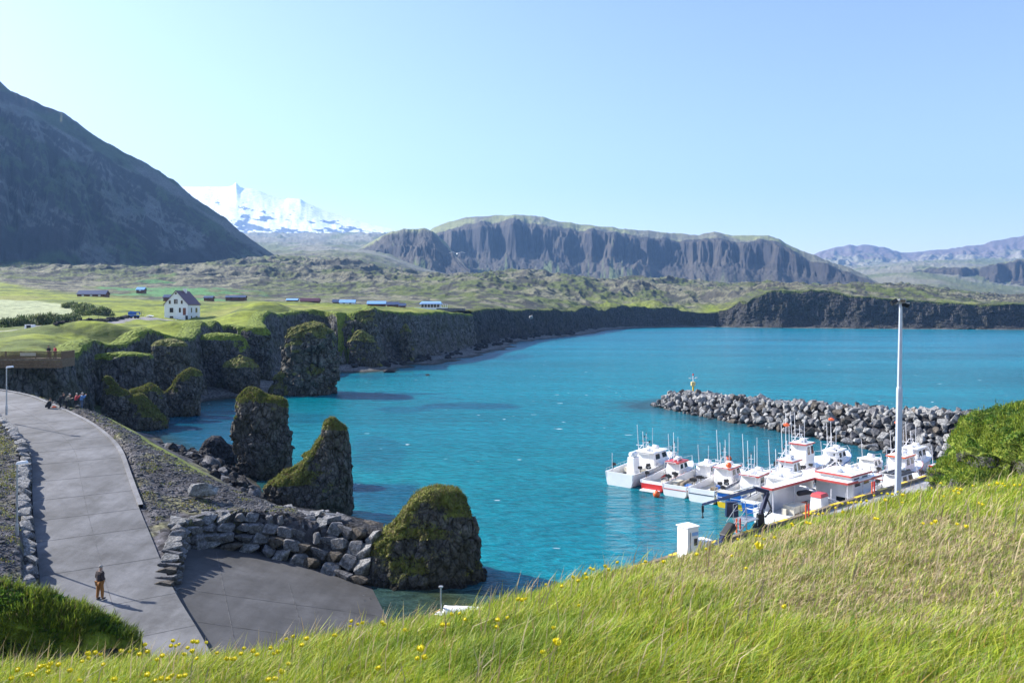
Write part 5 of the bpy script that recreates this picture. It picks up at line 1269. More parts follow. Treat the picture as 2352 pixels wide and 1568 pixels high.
# ------------------------------------------------------------------ tall light pole, street lamps
def P3(px, py, D): return at(px, py, D)
b = on_z(2062, 1140, 2.15); H_ = Z_(697, b.y) - 2.15
lp = empty('floodlight_mast', b); tag(lp, 'very tall pale grey light mast on the quay with small floodlights on top', 'light mast')
m_ = MB(); m_.lathe((0, 0, 0), [(0.33, 0), (0.33, 0.12), (0.27, 0.2), (0.26, H_ * .55), (0.245, H_ * .56), (0.2, H_ * .57), (0.135, H_)], 8)
o = m_.build('pole', M['greypole'], lp)
m_ = MB(); m_.bar((-.55, 0, H_ + .02), (.75, 0, H_ + .05), 0.07); m_.build('crossarm', M['steel'], lp)
for k, (x, dz, rx) in enumerate(((-.6, .12, -.5), (0.05, .22, .0), (.35, -.1, .3))):
    m_ = MB(); m_.box((0, 0, 0), (.55, .42, .32)); o = m_.build('floodlight', M['steel'] if k == 1 else M['black'], lp, bevel=0.02); o.location = (x, -.05, H_ + dz); o.rotation_euler = (rx, rx, 0)
    g_ = MB().box((0, -.218, 0), (.46, .012, .24)); g_.build('lens', M['glass'], o)
lp.rotation_euler = (0, R(0.9), 0)
def lamp(px, pyb, pyt, D, lab, az):
    zb = Z_(pyb, D); z1 = Z_(pyt, D); h = z1 - zb
    r = empty('street_lamp', (X_(px, D), D, zb - 0.3)); tag(r, lab, 'street lamp')
    MB().lathe((0, 0, 0), [(.09, 0), (.09, 0.8), (.06, 1.0), (.045, h + .25)], 8).build('pole', M['steel'], r)
    m_ = MB(); m_.taper((0.0, 0, -.05), (.62, .26, .16), .8, .7); o = m_.build('lamp_head', M['white'], r, bevel=0.02); o.location = (.28 * math.cos(az), .28 * math.sin(az), h + .3); o.rotation_euler = (0, -.12, az)
lamp(39, 1228, 1063, 45.3, 'thin grey street lamp on the gravel bank, the nearer of two', 0.1)
lamp(15, 945, 843, 72, 'thin grey street lamp on the gravel bank, the farther of two', 0.1)

# ------------------------------------------------------------------ boats
def hull_pts(L, B, fs, fb, ns=16, zsplit=0.45):
    lo = []; up = []; st = []
    for i in range(ns):
        t = i / (ns - 1); x = L * t
        w = B / 2 * (0.93 + 0.07 * min(1, t / .25)) * (1 if t < .5 else max(0.015, 1 - ((t - .5) / .5) ** 2.3))
        zs = fs + (fb - fs) * t ** 1.8; wc = w * (0.86 - 0.35 * max(0, t - .4)); xr = -0.0 + (0.5 * max(0, t - .75) / .25) * 0
        zk = -0.4 + 0.35 * max(0, t - .7) / .3; rake = 0.55 * max(0, (t - .8) / .2)
        st.append((x, w, zs, wc, zk, rake))
    return st
def boat(lab, pos, hd, L, B, lower='white', stripe=None, house=(0.4, 0.7), hh=1.9, hw=0.62, roof='white', trim=None, ants=((0, 2.6), (.25, 3.4), (-.3, 3.0)), mast=True, tubs=0, tubmat='cream', raft=True, deck='cream', reels=3, fs=1.0, fb=1.7, rail=True, extra=None, door=True, name='fishing_boat', rz_extra=0, bow_canopy=True, flag=False, buoy=False, split=0.38):
    r = empty(name, (pos[0], pos[1], 0.0), hd); tag(r, lab, 'fishing boat', 'fishing boats moored in the harbour')
    st = hull_pts(L, B, fs, fb); zd = fs - 0.55; ns = len(st)
    # hull (topsides) and lower hull
    V_ = []; 
    for (x, w, zs, wc, zk, rk) in st:
        zm = split * zs; wm = wc + (w - wc) * (.15 + split * .8)
        for sgn in (-1, 1):
            V_.append([(x - rk * .55, sgn * wm, zm), (x, sgn * w, zs), (x - .02, sgn * max(w - .1, .005), zs), (x - .02, sgn * max(w - .13, .004), zd)])
    m_ = MB(); 
    for sgn in (0, 1):
        vs = [p for i in range(ns) for p in V_[2 * i + sgn]]; fs_ = []
        for i in range(ns - 1):
            for j in range(3):
                q = (i * 4 + j, i * 4 + j + 1, (i + 1) * 4 + j + 1, (i + 1) * 4 + j); fs_.append(q if sgn == 0 else q[::-1])
        m_.add(vs, fs_)
    x, w, zs, wc, zk, rk = st[0]; zm = split * zs; wm = wc + (w - wc) * (.15 + split * .8)
    m_.add([(0, -wm, zm), (0, wm, zm), (0, w, zs), (0, -w, zs)], [(0, 3, 2, 1)]); m_.add([(.1, -w + .1, zd), (.1, w - .1, zd), (.1, w - .1, zs), (.1, -w + .1, zs)], [(0, 1, 2, 3)]); m_.add([(0, -w, zs), (0, w, zs), (.1, w - .1, zs), (.1, -w + .1, zs)], [(0, 1, 2, 3)])
    hull = m_.build('hull', M['white'], r)
    m_ = MB(); vs = []; fs_ = []
    for (x, w, zs, wc, zk, rk) in st:
        zm = split * zs; wm = wc + (w - wc) * (.15 + split * .8)
        vs += [(x - rk * .55, -wm, zm), (x - rk * .8, -wc, 0.05), (x - rk, 0, zk), (x - rk * .8, wc, 0.05), (x - rk * .55, wm, zm)]
    for i in range(ns - 1):
        for j in range(4): fs_.append((i * 5 + j + 1, i * 5 + j, (i + 1) * 5 + j, (i + 1) * 5 + j + 1))
    fs_.append((0, 1, 2, 3, 4)); m_.add(vs, fs_); m_.build('lower_hull', M[lower], r)
    m_ = MB()
    for sgn in (-1, 1):
        pts = [Vector((x + .0, sgn * (w + .015), zs - .04)) for (x, w, zs, wc, zk, rk) in st]
        for a, b_ in zip(pts[:-1], pts[1:]): m_.bar(a, b_, 0.05, 0.09)
    m_.build('gunwale', M[stripe or 'alu'], r)
    if stripe:
        m_ = MB()
        for sgn in (-1, 1):
            pts = [Vector((x - rk * .4, sgn * (wc + (w - wc) * .72 + .02), zs * .62)) for (x, w, zs, wc, zk, rk) in st]
            for a, b_ in zip(pts[:-1], pts[1:]): m_.bar(a, b_, 0.02, 0.07)
        m_.bar((-.012, -B * .42, fs * .62), (-.012, B * .42, fs * .62), .02, .07); m_.build('stripe', M[stripe], r)
    i1 = int(house[0] * ns) + 1
    m_ = MB(); vs = []; 
    for (x, w, zs, wc, zk, rk) in st[:i1 + 2]: vs += [(x, -w + .1, zd + .02), (x, w - .1, zd + .02)]
    m_.add(vs, [(2 * i, 2 * i + 2, 2 * i + 3, 2 * i + 1) for i in range(len(vs) // 2 - 1)]); m_.build('deck', M[deck], r)
    m_ = MB(); vs = []
    for (x, w, zs, wc, zk, rk) in st[i1:]: vs += [(x - .05, -w + .06, zs + .01), (x - .05, 0, zs + .16 * (w / (B / 2))), (x - .05, w - .06, zs + .01)]
    fs_ = []
    for i in range(len(vs) // 3 - 1):
        for j in (0, 1): fs_.append((3 * i + j, 3 * i + 3 + j, 3 * i + 4 + j, 3 * i + 1 + j))
    x, w, zs = st[i1][:3]; vs += [(x - .05, -w + .06, zd), (x - .05, w - .06, zd)]; k_ = len(vs); fs_.append((0, 1, 2, k_ - 1, k_ - 2)); m_.add(vs, fs_); m_.build('foredeck', M['white'], r)
    # wheelhouse
    x0, x1 = L * house[0], L * house[1]; W = B * hw; zb = zd
    m_ = MB(); zt = fs + hh
    fr = 0.55
    A_ = [(x0, -W / 2, zb), (x1 + fr * .8, -W / 2 * .9, zb), (x1 + fr * .8, W / 2 * .9, zb), (x0, W / 2, zb)]
    mid = zb + (zt - zb) * .62
    Bm = [(x0, -W / 2, mid), (x1 + fr * .6, -W / 2 * .9, mid), (x1 + fr * .6, W / 2 * .9, mid), (x0, W / 2, mid)]
    T_ = [(x0 + .08, -W / 2 * .92, zt), (x1, -W / 2 * .84, zt), (x1, W / 2 * .84, zt), (x0 + .08, W / 2 * .92, zt)]
    m_.add(A_ + Bm + T_, [(0, 1, 5, 4), (1, 2, 6, 5), (2, 3, 7, 6), (3, 0, 4, 7), (4, 5, 9, 8), (5, 6, 10, 9), (6, 7, 11, 10), (7, 4, 8, 11), (8, 9, 10, 11)])
    wh = m_.build('wheelhouse', M['white'], r, bevel=.10)
    def quadwin(p00, p10, p11, p01, a0, a1, b0, b1, out):
        P = [Vector(p) for p in (p00, p10, p11, p01)]
        def f(a, b_): return (P[0] * (1 - a) + P[1] * a) * (1 - b_) + (P[3] * (1 - a) + P[2] * a) * b_
        q = [f(a0, b0), f(a1, b0), f(a1, b1), f(a0, b1)]; o_ = Vector(out)
        mm = MB().add([v + o_ * .02 for v in q] + [v - o_ * .02 for v in q], [(0, 1, 2, 3), (7, 6, 5, 4), (0, 4, 5, 1), (1, 5, 6, 2), (2, 6, 7, 3), (3, 7, 4, 0)])
        mm.build('window', M['glass'], wh)
    nwin = max(2, int((x1 - x0) / 1.1))
    for k in range(nwin):
        a0 = (k + .2) / nwin; a1 = (k + .8) / nwin
        quadwin(Bm[0], Bm[1], T_[1], T_[0], a0, a1, .05, .78, (0, -1, 0)); quadwin(Bm[3], Bm[2], T_[2], T_[3], a0, a1, .05, .78, (0, 1, 0))
    for k in range(3): quadwin(Bm[1], Bm[2], T_[2], T_[1], (k + .12) / 3, (k + .88) / 3, .1, .85, (1, 0, .6))
    if door:
        quadwin(A_[3], A_[0], T_[0], T_[3], .55, .85, .08, .82, (-1, 0, 0))
        quadwin(A_[3], A_[0], T_[0], T_[3], .12, .42, .6, .85, (-1, 0, 0))
    m_ = MB(); xr0 = x0 - .25; m_.box(((xr0 + x1 + .25) / 2, 0, zt + .05), (x1 + .25 - xr0, W * .98, .10)); m_.build('roof', M[roof], r, bevel=.03)
    if trim:
        m_ = MB()
        for sgn in (-1, 1): m_.bar((xr0, sgn * (W * .49 + .012), zt + .03), (x1 + .26, sgn * (W * .49 + .012), zt + .03), .03, .16)
        m_.bar((xr0 - .012, -W * .49, zt + .03), (xr0 - .012, W * .49, zt + .03), .03, .16); m_.build('roof_trim', M[trim], r)
    zr = zt + .1
    if mast:
        xm = x0 + .35; m_ = MB()
        m_.tube((xm - .3, -W * .36, zr), (xm, -.18, zr + .9), .035); m_.tube((xm - .3, W * .36, zr), (xm, .18, zr + .9), .035); m_.tube((xm + .6, 0, zr), (xm, 0, zr + .9), .03)
        m_.tube((xm, -W * .5, zr + .55), (xm, W * .5, zr + .55), .03); m_.tube((xm, -.4, zr + .95), (xm, .4, zr + .95), .03); m_.tube((xm, 0, zr + .5), (xm, 0, zr + 1.9), .035); m_.tube((xm, -.22, zr + 1.45), (xm, .22, zr + 1.45), .025)
        mo = m_.build('mast', M['antenna'], r)
        mm = MB(); mm.ball((xm, 0, zr + 1.95), .07, 8); mm.box((xm, .38, zr + 1.05), (.14, .12, .16)); mm.box((xm, -.38, zr + 1.05), (.14, .12, .16)); mm.box((xm, .2, zr + 1.55), (.1, .1, .14)); mm.build('lantern', M['black'], mo)
        MB().lathe((xm + .5, 0, zr + .02), [(.3, 0), (.32, .1), (.26, .22), (.1, .27)], 14).build('radar_dome', M['white'], r, smooth=True)
    for (dy, h_) in ants:
        MB().tube((x0 + .2, dy * W, zr), (x0 + .2 - .12 * h_ * (0.5 if dy else 0.15), dy * W + dy * .25, zr + h_), .036, .026, n=5).build('antenna', M['antenna'], r)
    if raft:
        m_ = MB(); m_.tube((x1 - .5, -.32, zr + .2), (x1 - .5, .32, zr + .2), .19, n=12); m_.build('life_raft', M['white'], r, smooth=True)
    if rail:
        m_ = MB(); i2 = int(house[1] * ns); pr = []
        for sgn in (-1, 1):
            pts = [Vector((x - .1, sgn * max(w - .08, .02), zs + .55)) for (x, w, zs, wc, zk, rk) in st[i2:]]
            for a, b_ in zip(pts[:-1], pts[1:]): m_.tube(a, b_, .022, n=5, caps=False)
            for i, p in enumerate(pts):
                if i % 2 == 0: m_.tube(p - Vector((0, 0, .55)), p, .018, n=5, caps=False)
            pts = [Vector((x + .05, sgn * (w - .06), zs + .3)) for (x, w, zs, wc, zk, rk) in st[:i1]]
            for a, b_ in zip(pts[:-1], pts[1:]): m_.tube(a, b_, .018, n=5, caps=False)
            for i, p in enumerate(pts): m_.tube(p - Vector((0, 0, .3)), p, .015, n=5, caps=False)
        m_.build('handrail', M['alu'], r)
    for k in range(reels):
        sgn = 1 if k % 2 else -1; x = L * (.06 + .30 * (k // 2 + .5) / max(1, (reels + 1) // 2)); rr = st[2]
        m_ = MB(); m_.tube((x, sgn * (B / 2 - .15), fs), (x, sgn * (B / 2 - .15), fs + .42), .03, n=6); m_.tube((x - .1, sgn * (B / 2 - .15), fs + .5), (x + .1, sgn * (B / 2 - .15), fs + .5), .17, n=12); m_.box((x, sgn * (B / 2 - .32), fs + .5), (.2, .18, .24))
        m_.build('jigging_reel', M['black'], r)
    for k in range(tubs):
        x = .75 + 1.15 * (k // 2); y = (-.55 if k % 2 else .55) * min(1, B / 3)
        m_ = MB(); m_.taper((x, y, zd + .03), (1.0, .9, .62), 1.06, 1.06); o = m_.build('fish_tub', M[tubmat], r); mm = MB().box((x, y, zd + .68), (1.08, .98, .07)); mm.build('lid', M['cream'], o)
    if flag:
        MB().lathe((x0 + .3, 0, zr + 3.2), [(.02, 0), (.3, .12), (.34, .25), (.05, .4)], 8).build('reflector', M['orange'], r)
    if buoy:
        MB().ball((x0 + .1, -W * .3, zr + .25), .28, 12).build('buoy', M['orange'], r, smooth=True)
    for k in range(3 if L < 12 else 5):
        cx_ = x0 * random.uniform(.15, .85); cy_ = random.uniform(-.32, .32) * B; sz = random.uniform(.35, .75)
        MB().taper((cx_, cy_, zd + .02), (sz, sz * random.uniform(.6, 1), random.uniform(.25, .5)), .95, .95).build('crate', M[random.choice(['cream', 'alu', 'white', 'timber', 'orange', 'blue', 'black'])], r)
    for k in range(4):
        m_ = MB(); i_ = 2 + k * 3; x, w, zs = st[min(i_, ns - 3)][:3]; m_.tube((x, w + .12, zs - .75), (x, w + .12, zs - .15), .11, n=8); m_.tube((x, w + .12, zs - .15), (x, w - .03, zs + .05), .015, n=4); m_.build('fender', M['black' if L > 9.5 else 'orange'], r)
    m_ = MB(); i_ = int(house[0] * ns)
    m_.path([(x0 - .6, -W * .4, fs), (x0 - .6, -W * .4, fs + .9 + hh * .3), (x0 - .6, W * .4, fs + .9 + hh * .3), (x0 - .6, W * .4, fs)], .03, 5); m_.tube((x0 - .6, 0, fs + .9 + hh * .3), (x0 + .3, 0, zr + .1), .02, n=5)
    m_.build('gantry', M['alu'], r)
    if extra: extra(r, st, zd, zr, x0, x1, W)
    return r
HB = math.atan2(0.785, 0.62)
def ex1(r, st, zd, zr, x0, x1, W):
    MB().taper((1.9, -.55, zd), (1.25, .9, 2.0), .85, .85).build('casing', M['white'], r, bevel=.04)
    m_ = MB(); m_.tube((1.5, -.55, zd + 2.25), (2.3, -.55, zd + 2.25), .3, n=14); m_.build('life_raft', M['white'], r, smooth=True)
    MB().tube((.5, 1.1, 1.0), (.45, 1.1, 3.2), .03, n=6).build('stern_pole', M['antenna'], r)
    for y in (-1.2, .2): MB().box((3.4, y + .6, zd + .3), (.9, .7, .55)).build('box', M['cream'], r)
boat('white boat with big wheelhouse and tall masts, leftmost in the moored row', (10.9, 81), HB, 11.5, 3.5, 'white', None, (0.46, 0.72), 1.35, .68, 'white', None, ((.35, 2.8), (-.35, 2.6), (.1, 2.1)), extra=ex1, fs=1.35, fb=2.0)
def ex2(r, st, zd, zr, x0, x1, W):
    MB().box((-.35, 0, .12), (.75, 1.9, .12)).build('bathing_platform', M['white'], r)
boat('boat with bright red hull and red roof, second from the left', (13.8, 78.8), HB, 9.2, 2.7, 'red', None, (0.5, 0.7), 1.15, .58, 'red', 'redtrim', ((.3, 2.8), (-.3, 2.6), (0, 3.0)), extra=ex2, fs=1.0, split=.72)
def ex3(r, st, zd, zr, x0, x1, W):
    MB().tube((1.3, -.2, zd + .35), (3.9, -.2, zd + .5), .28, n=12).build('rolled_tarp', M['timber'], r, smooth=True)
    MB().box((2.2, .7, zd + .3), (1.6, .6, .5)).build('bench', M['cream'], r)
boat('white open decked boat with thin red stripe and low cuddy, third from the left', (15.6, 76.5), HB, 9.6, 2.8, 'white', 'redtrim', (0.66, 0.84), 0.9, .6, 'white', None, ((.3, 2.0), (-.3, 2.0)), mast=False, extra=ex3, reels=4, fs=1.1)
boat('white boat with navy stripes and an orange buoy on its roof, fourth from left', (17.6, 74.1), HB, 9.8, 2.95, 'white', 'navy', (0.5, 0.72), 1.2, .64, 'white', 'redtrim', ((.3, 3.6), (-.3, 3.4), (0.15, 2.4), (-.1, 2.7)), tubs=0, buoy=True, reels=4, fs=1.25)
def ex5(r, st, zd, zr, x0, x1, W):
    for y in (-.62, .62):
        o = MB().taper((0.35, y, .75), (.95, 1.12, .62), 1.05, 1.05).build('fish_tub', M['blue'], r, bevel=.03); MB().box((.35, y, 1.41), (1.05, 1.22, .07)).build('lid', M['cream'], o)
    m_ = MB(); m_.path([(-.25, -1.25, 1.0), (-.25, 1.25, 1.0), (.9, 1.25, 1.0)], .03); m_.path([(-.25, -1.25, 1.0), (.9, -1.25, 1.0)], .03); m_.build('tub_rack', M['alu'], r)
boat('boat with yellow lower hull and two blue tubs on its stern', (19.7, 71.8), HB, 9.8, 2.95, 'yellow', None, (0.46, 0.76), 1.2, .66, 'white', 'redtrim', ((.32, 3.8), (-.32, 3.6), (0.1, 3.2), (-.2, 2.8)), extra=ex5, fs=1.05, split=.5)
def ex6(r, st, zd, zr, x0, x1, W):
    m_ = MB()
    for sgn in (-.2, .2): m_.tube((-.06, sgn, -.2), (-.06, sgn, 1.25), .025, n=5)
    for k in range(4): m_.tube((-.06, -.2, k * .3), (-.06, .2, k * .3), .02, n=5)
    m_.build('ladder', M['alu'], r)
    m_ = MB(); pts = [(x1 - 2.2, -W * .5, zr), (x1 - 2.2, -W * .5, zr + .9), (x1 - 2.2, W * .5, zr + .9), (x1 - 2.2, W * .5, zr)]; m_.path(pts, .035); m_.build('roof_arch', M['antenna'], r)
boat('boat with royal blue lower hull and white cabin, left of the big workboat', (21.4, 69.8), HB - .05, 10.5, 3.1, 'blue', None, (0.42, 0.74), 1.3, .7, 'white', None, ((.32, 3.4), (-.32, 2.8), (0.05, 2.6)), extra=ex6, fs=1.15, split=.75)
# the big workboat along the quay
def ex7(r, st, zd, zr, x0, x1, W):
    L = 16.0; zt_ = 3.15
    for sgn in (-1,):
        pass
    # canopy: red edged roof wings running aft on the seaward side
    m_ = MB(); m_.box((5.6, 1.75, zt_), (8.2, 1.0, .12)); m_.box((9.0, 0.2, zt_ + .01), (1.6, 4.0, .12)); m_.box((11.9, 0.1, zt_ + .02), (4.2, 4.1, .12)); cn = m_.build('canopy', M['white'], r, bevel=.02)
    m_ = MB(); m_.bar((1.5, 1.23, zt_ - .04), (8.2, 1.23, zt_ - .04), .04, .2); m_.bar((8.18, 1.2, zt_ - .04), (8.18, -1.8, zt_ - .04), .04, .2); m_.bar((8.2, -1.83, zt_ - .04), (14.0, -1.98, zt_ - .04), .04, .2); m_.bar((1.48, 1.25, zt_ - .04), (1.48, 2.25, zt_ - .04), .04, .2); m_.build('canopy_edge', M['redtrim'], cn)
    m_ = MB(); m_.box((5.4, 2.0, 2.0), (7.6, .08, 2.2)); m_.build('side_screen', M['white'], r)
    m_ = MB()
    for x, y in ((8.3, -1.7), (5.2, -1.9), (10.6, -1.9), (1.7, 1.3), (5, 1.3)): m_.tube((x, y, zd), (x, y, zt_), .045, n=6)
    m_.build('canopy_post', M['antenna'], r)
    MB().taper((4.3, -1.35, zd), (1.35, 1.1, 1.55), .82, .82).build('casing', M['white'], r, bevel=.03)
    MB().taper((4.3, -1.35, zd + 1.56), (1.25, 1.0, .28), .8, .8).build('casing_cover', M['red'], r, bevel=.02)
    for x in (2.3, 3.25):
        o = MB().taper((x + .6, .35, zd + .02), (.85, 1.0, .72), 1.04, 1.04).build('fish_tub', M['cream'], r); MB().box((x + .6, .35, zd + .1), (.7, 1.02, .12)).build('skid', M['timber'], o)
    m_ = MB()
    for k in range(5): m_.box((6.2 + k * .18, .2, zd + .25 + .04 * (k % 2)), (.14, 2.2, .06))
    m_.build('planks', M['timber'], r)
    m_ = MB(); m_.tube((5.0, .9, 2.35), (7.6, 1.0, 2.15), .22, n=10); m_.build('inflatable_dinghy', M['black'], r, smooth=True)
    m_ = MB(); m_.path([(5.0, 0.2, 3.0), (8.0, -1.2, 1.5)], .05); m_.path([(5.0, .8, 3.0), (8.1, -.6, 1.5)], .05); m_.path([(5.0, .2, 3.0), (5.0, .8, 3.0)], .05)
    for k in range(5): m_.tube(Vector((5.0, .2, 3.0)).lerp((8, -1.2, 1.5), k / 4), Vector((5.0, .8, 3.0)).lerp((8.1, -.6, 1.5), k / 4), .03, n=5)
    m_.build('gangway', M['alu'], r)
    m_ = MB()
    for k in range(6):
        m_.path([(12.6 + k * .45, -1.5 + k * .12, 1.9), (12.6 + k * .45, -1.5 + k * .12, 3.5 - k * .1), (12.6 + k * .45, 1.5 - k * .12, 3.5 - k * .1)], .03, n=5)
    m_.path([(12.6, -1.5, 3.5), (15.0, -.9, 3.0)], .03); m_.path([(12.6, -1.5, 2.7), (15.0, -.9, 2.4)], .03)
    m_.build('bow_rail', M['antenna'], r)
    MB().box((.15, 0, .55), (.04, 3.4, .1)).build('stripe', M['blue'], r)
boat('large white workboat with red edged canopy and open deck lying along the quay', Q(3.2, 3.0)[:], QA, 16.0, 4.6, 'white', None, (0.58, 0.78), 1.95, .74, 'white', 'redtrim', ((.35, 2.6),), mast=True, extra=ex7, fs=1.6, fb=2.3, reels=0, deck='alu', raft=True)
# boats beyond
def uv(u, v): q = Q(u, v); return (q.x, q.y)
boat('white boat with tall lattice mast and small red roofed wheelhouse behind the workboat', uv(12.0, 9.3), QA + .1, 10.5, 3.1, 'white', 'redtrim', (0.35, 0.5), 2.0, .56, 'white', 'redtrim', ((.2, 3.8), (-.2, 3.4), (0, 4.6)), reels=4, fs=1.3, flag=True)
boat('white boat with high wheelhouse, red roof edge and white radar dome near the breakwater', uv(19.5, 12.2), QA + .1, 11, 3.4, 'white', None, (0.32, 0.48), 2.4, .56, 'white', 'redtrim', ((.2, 3.2), (-.3, 2.9), (.4, 3.3)), reels=3, fs=1.4)
boat('low white boat with a row of small windows and a green net on deck', uv(15.5, 6.2), QA, 9.8, 2.9, 'white', None, (0.25, 0.78), 0.9, .8, 'white', None, ((.2, 2.4), (-.3, 2.2)), mast=False, reels=2, extra=lambda r, st, zd, zr, x0, x1, W: MB().box((x0 + .6, .2, zr + .15), (1.0, .7, .25)).build('net', M['teal'], r, bevel=.08))
boat('small white boat with pale blue bow and rounded cabin before the breakwater rocks', uv(26.5, 12.0), QA + .15, 8.6, 2.8, 'white', 'blue', (0.35, 0.64), 1.3, .64, 'white', None, ((.2, 3.0), (-.3, 2.8), (0, 3.6)), reels=3, flag=True)
boat('white boat with wide cream deck carrying yellow tubs, beyond the workboat', uv(24.0, 8.4), QA, 8.8, 2.9, 'white', None, (0.62, 0.8), 1.0, .6, 'white', None, ((.3, 2.0),), mast=False, tubs=4, tubmat='yellow', reels=2)
boat('white boat with orange edged square cabin just left of the light mast', uv(27.0, 5.2), QA + .05, 9.0, 2.8, 'white', 'redtrim', (0.3, 0.55), 1.7, .7, 'white', 'orange', ((.3, 2.6), (-.3, 2.8)), reels=3, flag=True)
boat('small dark roofed boat between the workboat bow and the light mast', uv(20.5, 2.6), QA, 7.6, 2.6, 'white', None, (0.3, 0.62), 1.2, .7, 'black', None, ((.3, 2.2),), mast=False, reels=2)
boat('white boat with tall exhaust casing right of the light mast', uv(32.5, 6.6), QA + .05, 9.0, 2.9, 'white', None, (0.4, 0.66), 1.6, .64, 'white', None, ((.2, 2.8), (-.3, 2.4)), reels=2, extra=lambda r, st, zd, zr, x0, x1, W: MB().box((x0 - .9, -.5, zd + 1.2), (.6, .5, 2.3)).build('casing', M['white'], r))
boat('small white boat with red painted deck gear at the far end of the quay', uv(28.5, 1.9), QA, 7.2, 2.4, 'white', 'red', (0.35, 0.6), 1.0, .6, 'white', 'red', ((.3, 2.0),), mast=False, reels=2, extra=lambda r, st, zd, zr, x0, x1, W: MB().box((1.2, 0, zd + .3), (1.3, .9, .4)).build('deck_gear', M['red'], r, bevel=.05))
boat('farthest small boat tucked against the knoll', uv(36.5, 2.6), QA, 7.4, 2.5, 'white', 'red', (0.35, 0.6), 1.3, .6, 'white', None, ((.3, 2.6), (-.3, 2.4)), mast=True, reels=1)
fr = empty('rescue_ring_post', Q(33.2, -0.4, 2.15)); tag(fr, 'tall red paddle shaped marker standing on the quay by the far boats', 'marker')
MB().tube((0, 0, 0), (0, 0, 3.2), .06, n=8).build('pole', M['red'], fr); MB().ball((0, 0, 3.4), 1.0, 14, (.28, .12, .95)).build('paddle', M['red'], fr, smooth=True)
for (px, py, lab) in [(1674, 1054, 'orange mooring buoy floating behind the boats'), (1508, 1137, 'orange buoy floating at the stern of the third boat')]:
    p = on_z(px, py + 4, 0); r = empty('mooring_buoy', p); tag(r, lab, 'buoy'); MB().ball((0, 0, .28), .34, 14).build('float', M['orange'], r, smooth=True); MB().tube((0, 0, .55), (0, 0, .72), .05, n=6).build('eye', M['black'], r)

# ------------------------------------------------------------------ crane, cabinets, engine on the quay
cb = on_z(1752, 1216, 2.15); cb = Vector((cb.x, cb.y, 2.15)) + QN * 0.2
cr = empty('knuckle_boom_crane', cb); tag(cr, 'dark blue knuckle boom crane with folded arm on the quay', 'crane')
def rel(px, py, D): return at(px, py, D) - cb
top = rel(1763, 1130, cb.y + .2); elb = rel(1738, 1122, cb.y + .4); tip = rel(1614, 1158, cb.y + 5.5)
MB().lathe((0, 0, 0), [(.55, 0), (.55, .3), (.32, .45), (.28, 1.1)], 12).build('base', M['black'], cr)
MB().bar((0.0, 0, 1.0), top, .30, .28).build('column', M['navy'], cr, bevel=.03)
bo = MB(); bo.bar(top + Vector((.1, 0, 0)), elb, .26, .28); bo.bar(elb, elb.lerp(tip, .6), .2, .26); bo.bar(elb.lerp(tip, .55), tip, .15, .2); bo.build('boom', M['navy'], cr, bevel=.02)
bo = MB(); bo.tube(Vector((.25, -.1, 1.2)), top.lerp(elb, .5) - Vector((0, 0, .3)), .07); bo.tube(elb + Vector((-.2, 0, .2)), elb.lerp(tip, .4) + Vector((0, 0, .28)), .06); bo.build('hydraulic_ram', M['steel'], cr)
bo = MB(); bo.tube(tip, tip - Vector((0, 0, .9)), .04); bo.box(tip - Vector((0, 0, .35)), (.16, .16, .5)); bo.ball(tip - Vector((0, 0, 1.0)), .1, 8); bo.build('hook', M['black'], cr)
bo = MB(); bo.path([(.3, -.2, .9), (.7, -.3, 1.6), (.5, 0, 2.2)], .05); bo.path([(.2, .3, .7), (.9, .2, 1.2), (.6, 0, 1.9)], .04); bo.box((-.1, -.25, .8), (.35, .3, .7)); bo.build('hose', M['black'], cr)
st_ = empty('crane_platform', cb + Vector((-.8, -.5, 0)), QA); tag(st_, 'galvanised steel steps and railing beside the crane', 'steps')
m_ = MB(); m_.box((-.2, .3, .85), (1.6, 1.2, .06)); [m_.tube((x, y, 0), (x, y, .85), .04) for x in (-.9, .5) for y in (-.2, .8)]; m_.build('platform', M['steel'], st_)
m_ = MB()
for x, y in ((-.95, -.25), (.55, -.25), (.55, .85), (-.95, .85)): m_.tube((x, y, .85), (x, y, 1.9), .025)
for z in (1.4, 1.9): m_.path([(-.95, -.25, z), (.55, -.25, z), (.55, .85, z), (-.95, .85, z)], .025)
m_.build('railing', M['steel'], st_)
m_ = MB(); m_.bar((-2.3, -.3, 0), (-1.0, -.3, .85), .04, .12); m_.bar((-2.3, .5, 0), (-1.0, .5, .85), .04, .12)
for k in range(5): t = (k + .5) / 5; m_.box((-2.3 + 1.3 * t, .1, .85 * t), (.24, .8, .03))
m_.path([(-2.3, -.3, .95), (-1.0, -.3, 1.9)], .025); m_.path([(-2.3, .5, .95), (-1.0, .5, 1.9)], .025); m_.build('steps', M['steel'], st_)
o = MB().taper((0, 0, 0), (.9, .5, 1.1), .9, .9).build('blue_cabinet', M['navy'], bevel=.03, loc=cb + Vector((-1.9, .6, 0.75))); tag(o, 'dark blue control cabinet left of the crane base', 'cabinet')
eb = on_z(1665, 1243, 2.43); en = empty('outboard_engine', eb, QA); tag(en, 'black outboard engine lying tilted on the quay edge', 'engine')
m_ = MB(); q = Matrix.Rotation(R(-35), 3, 'Y'); m_.box((.35, 0, .62), (1.25, .62, .55), M=q); m_.build('cowl', M['black'], en, bevel=.12)
m_ = MB(); m_.box((-.35, 0, .2), (.9, .25, .3), M=q); m_.box((-.75, 0, .05), (.5, .5, .08), M=q); m_.build('leg', M['navy'], en, bevel=.03)
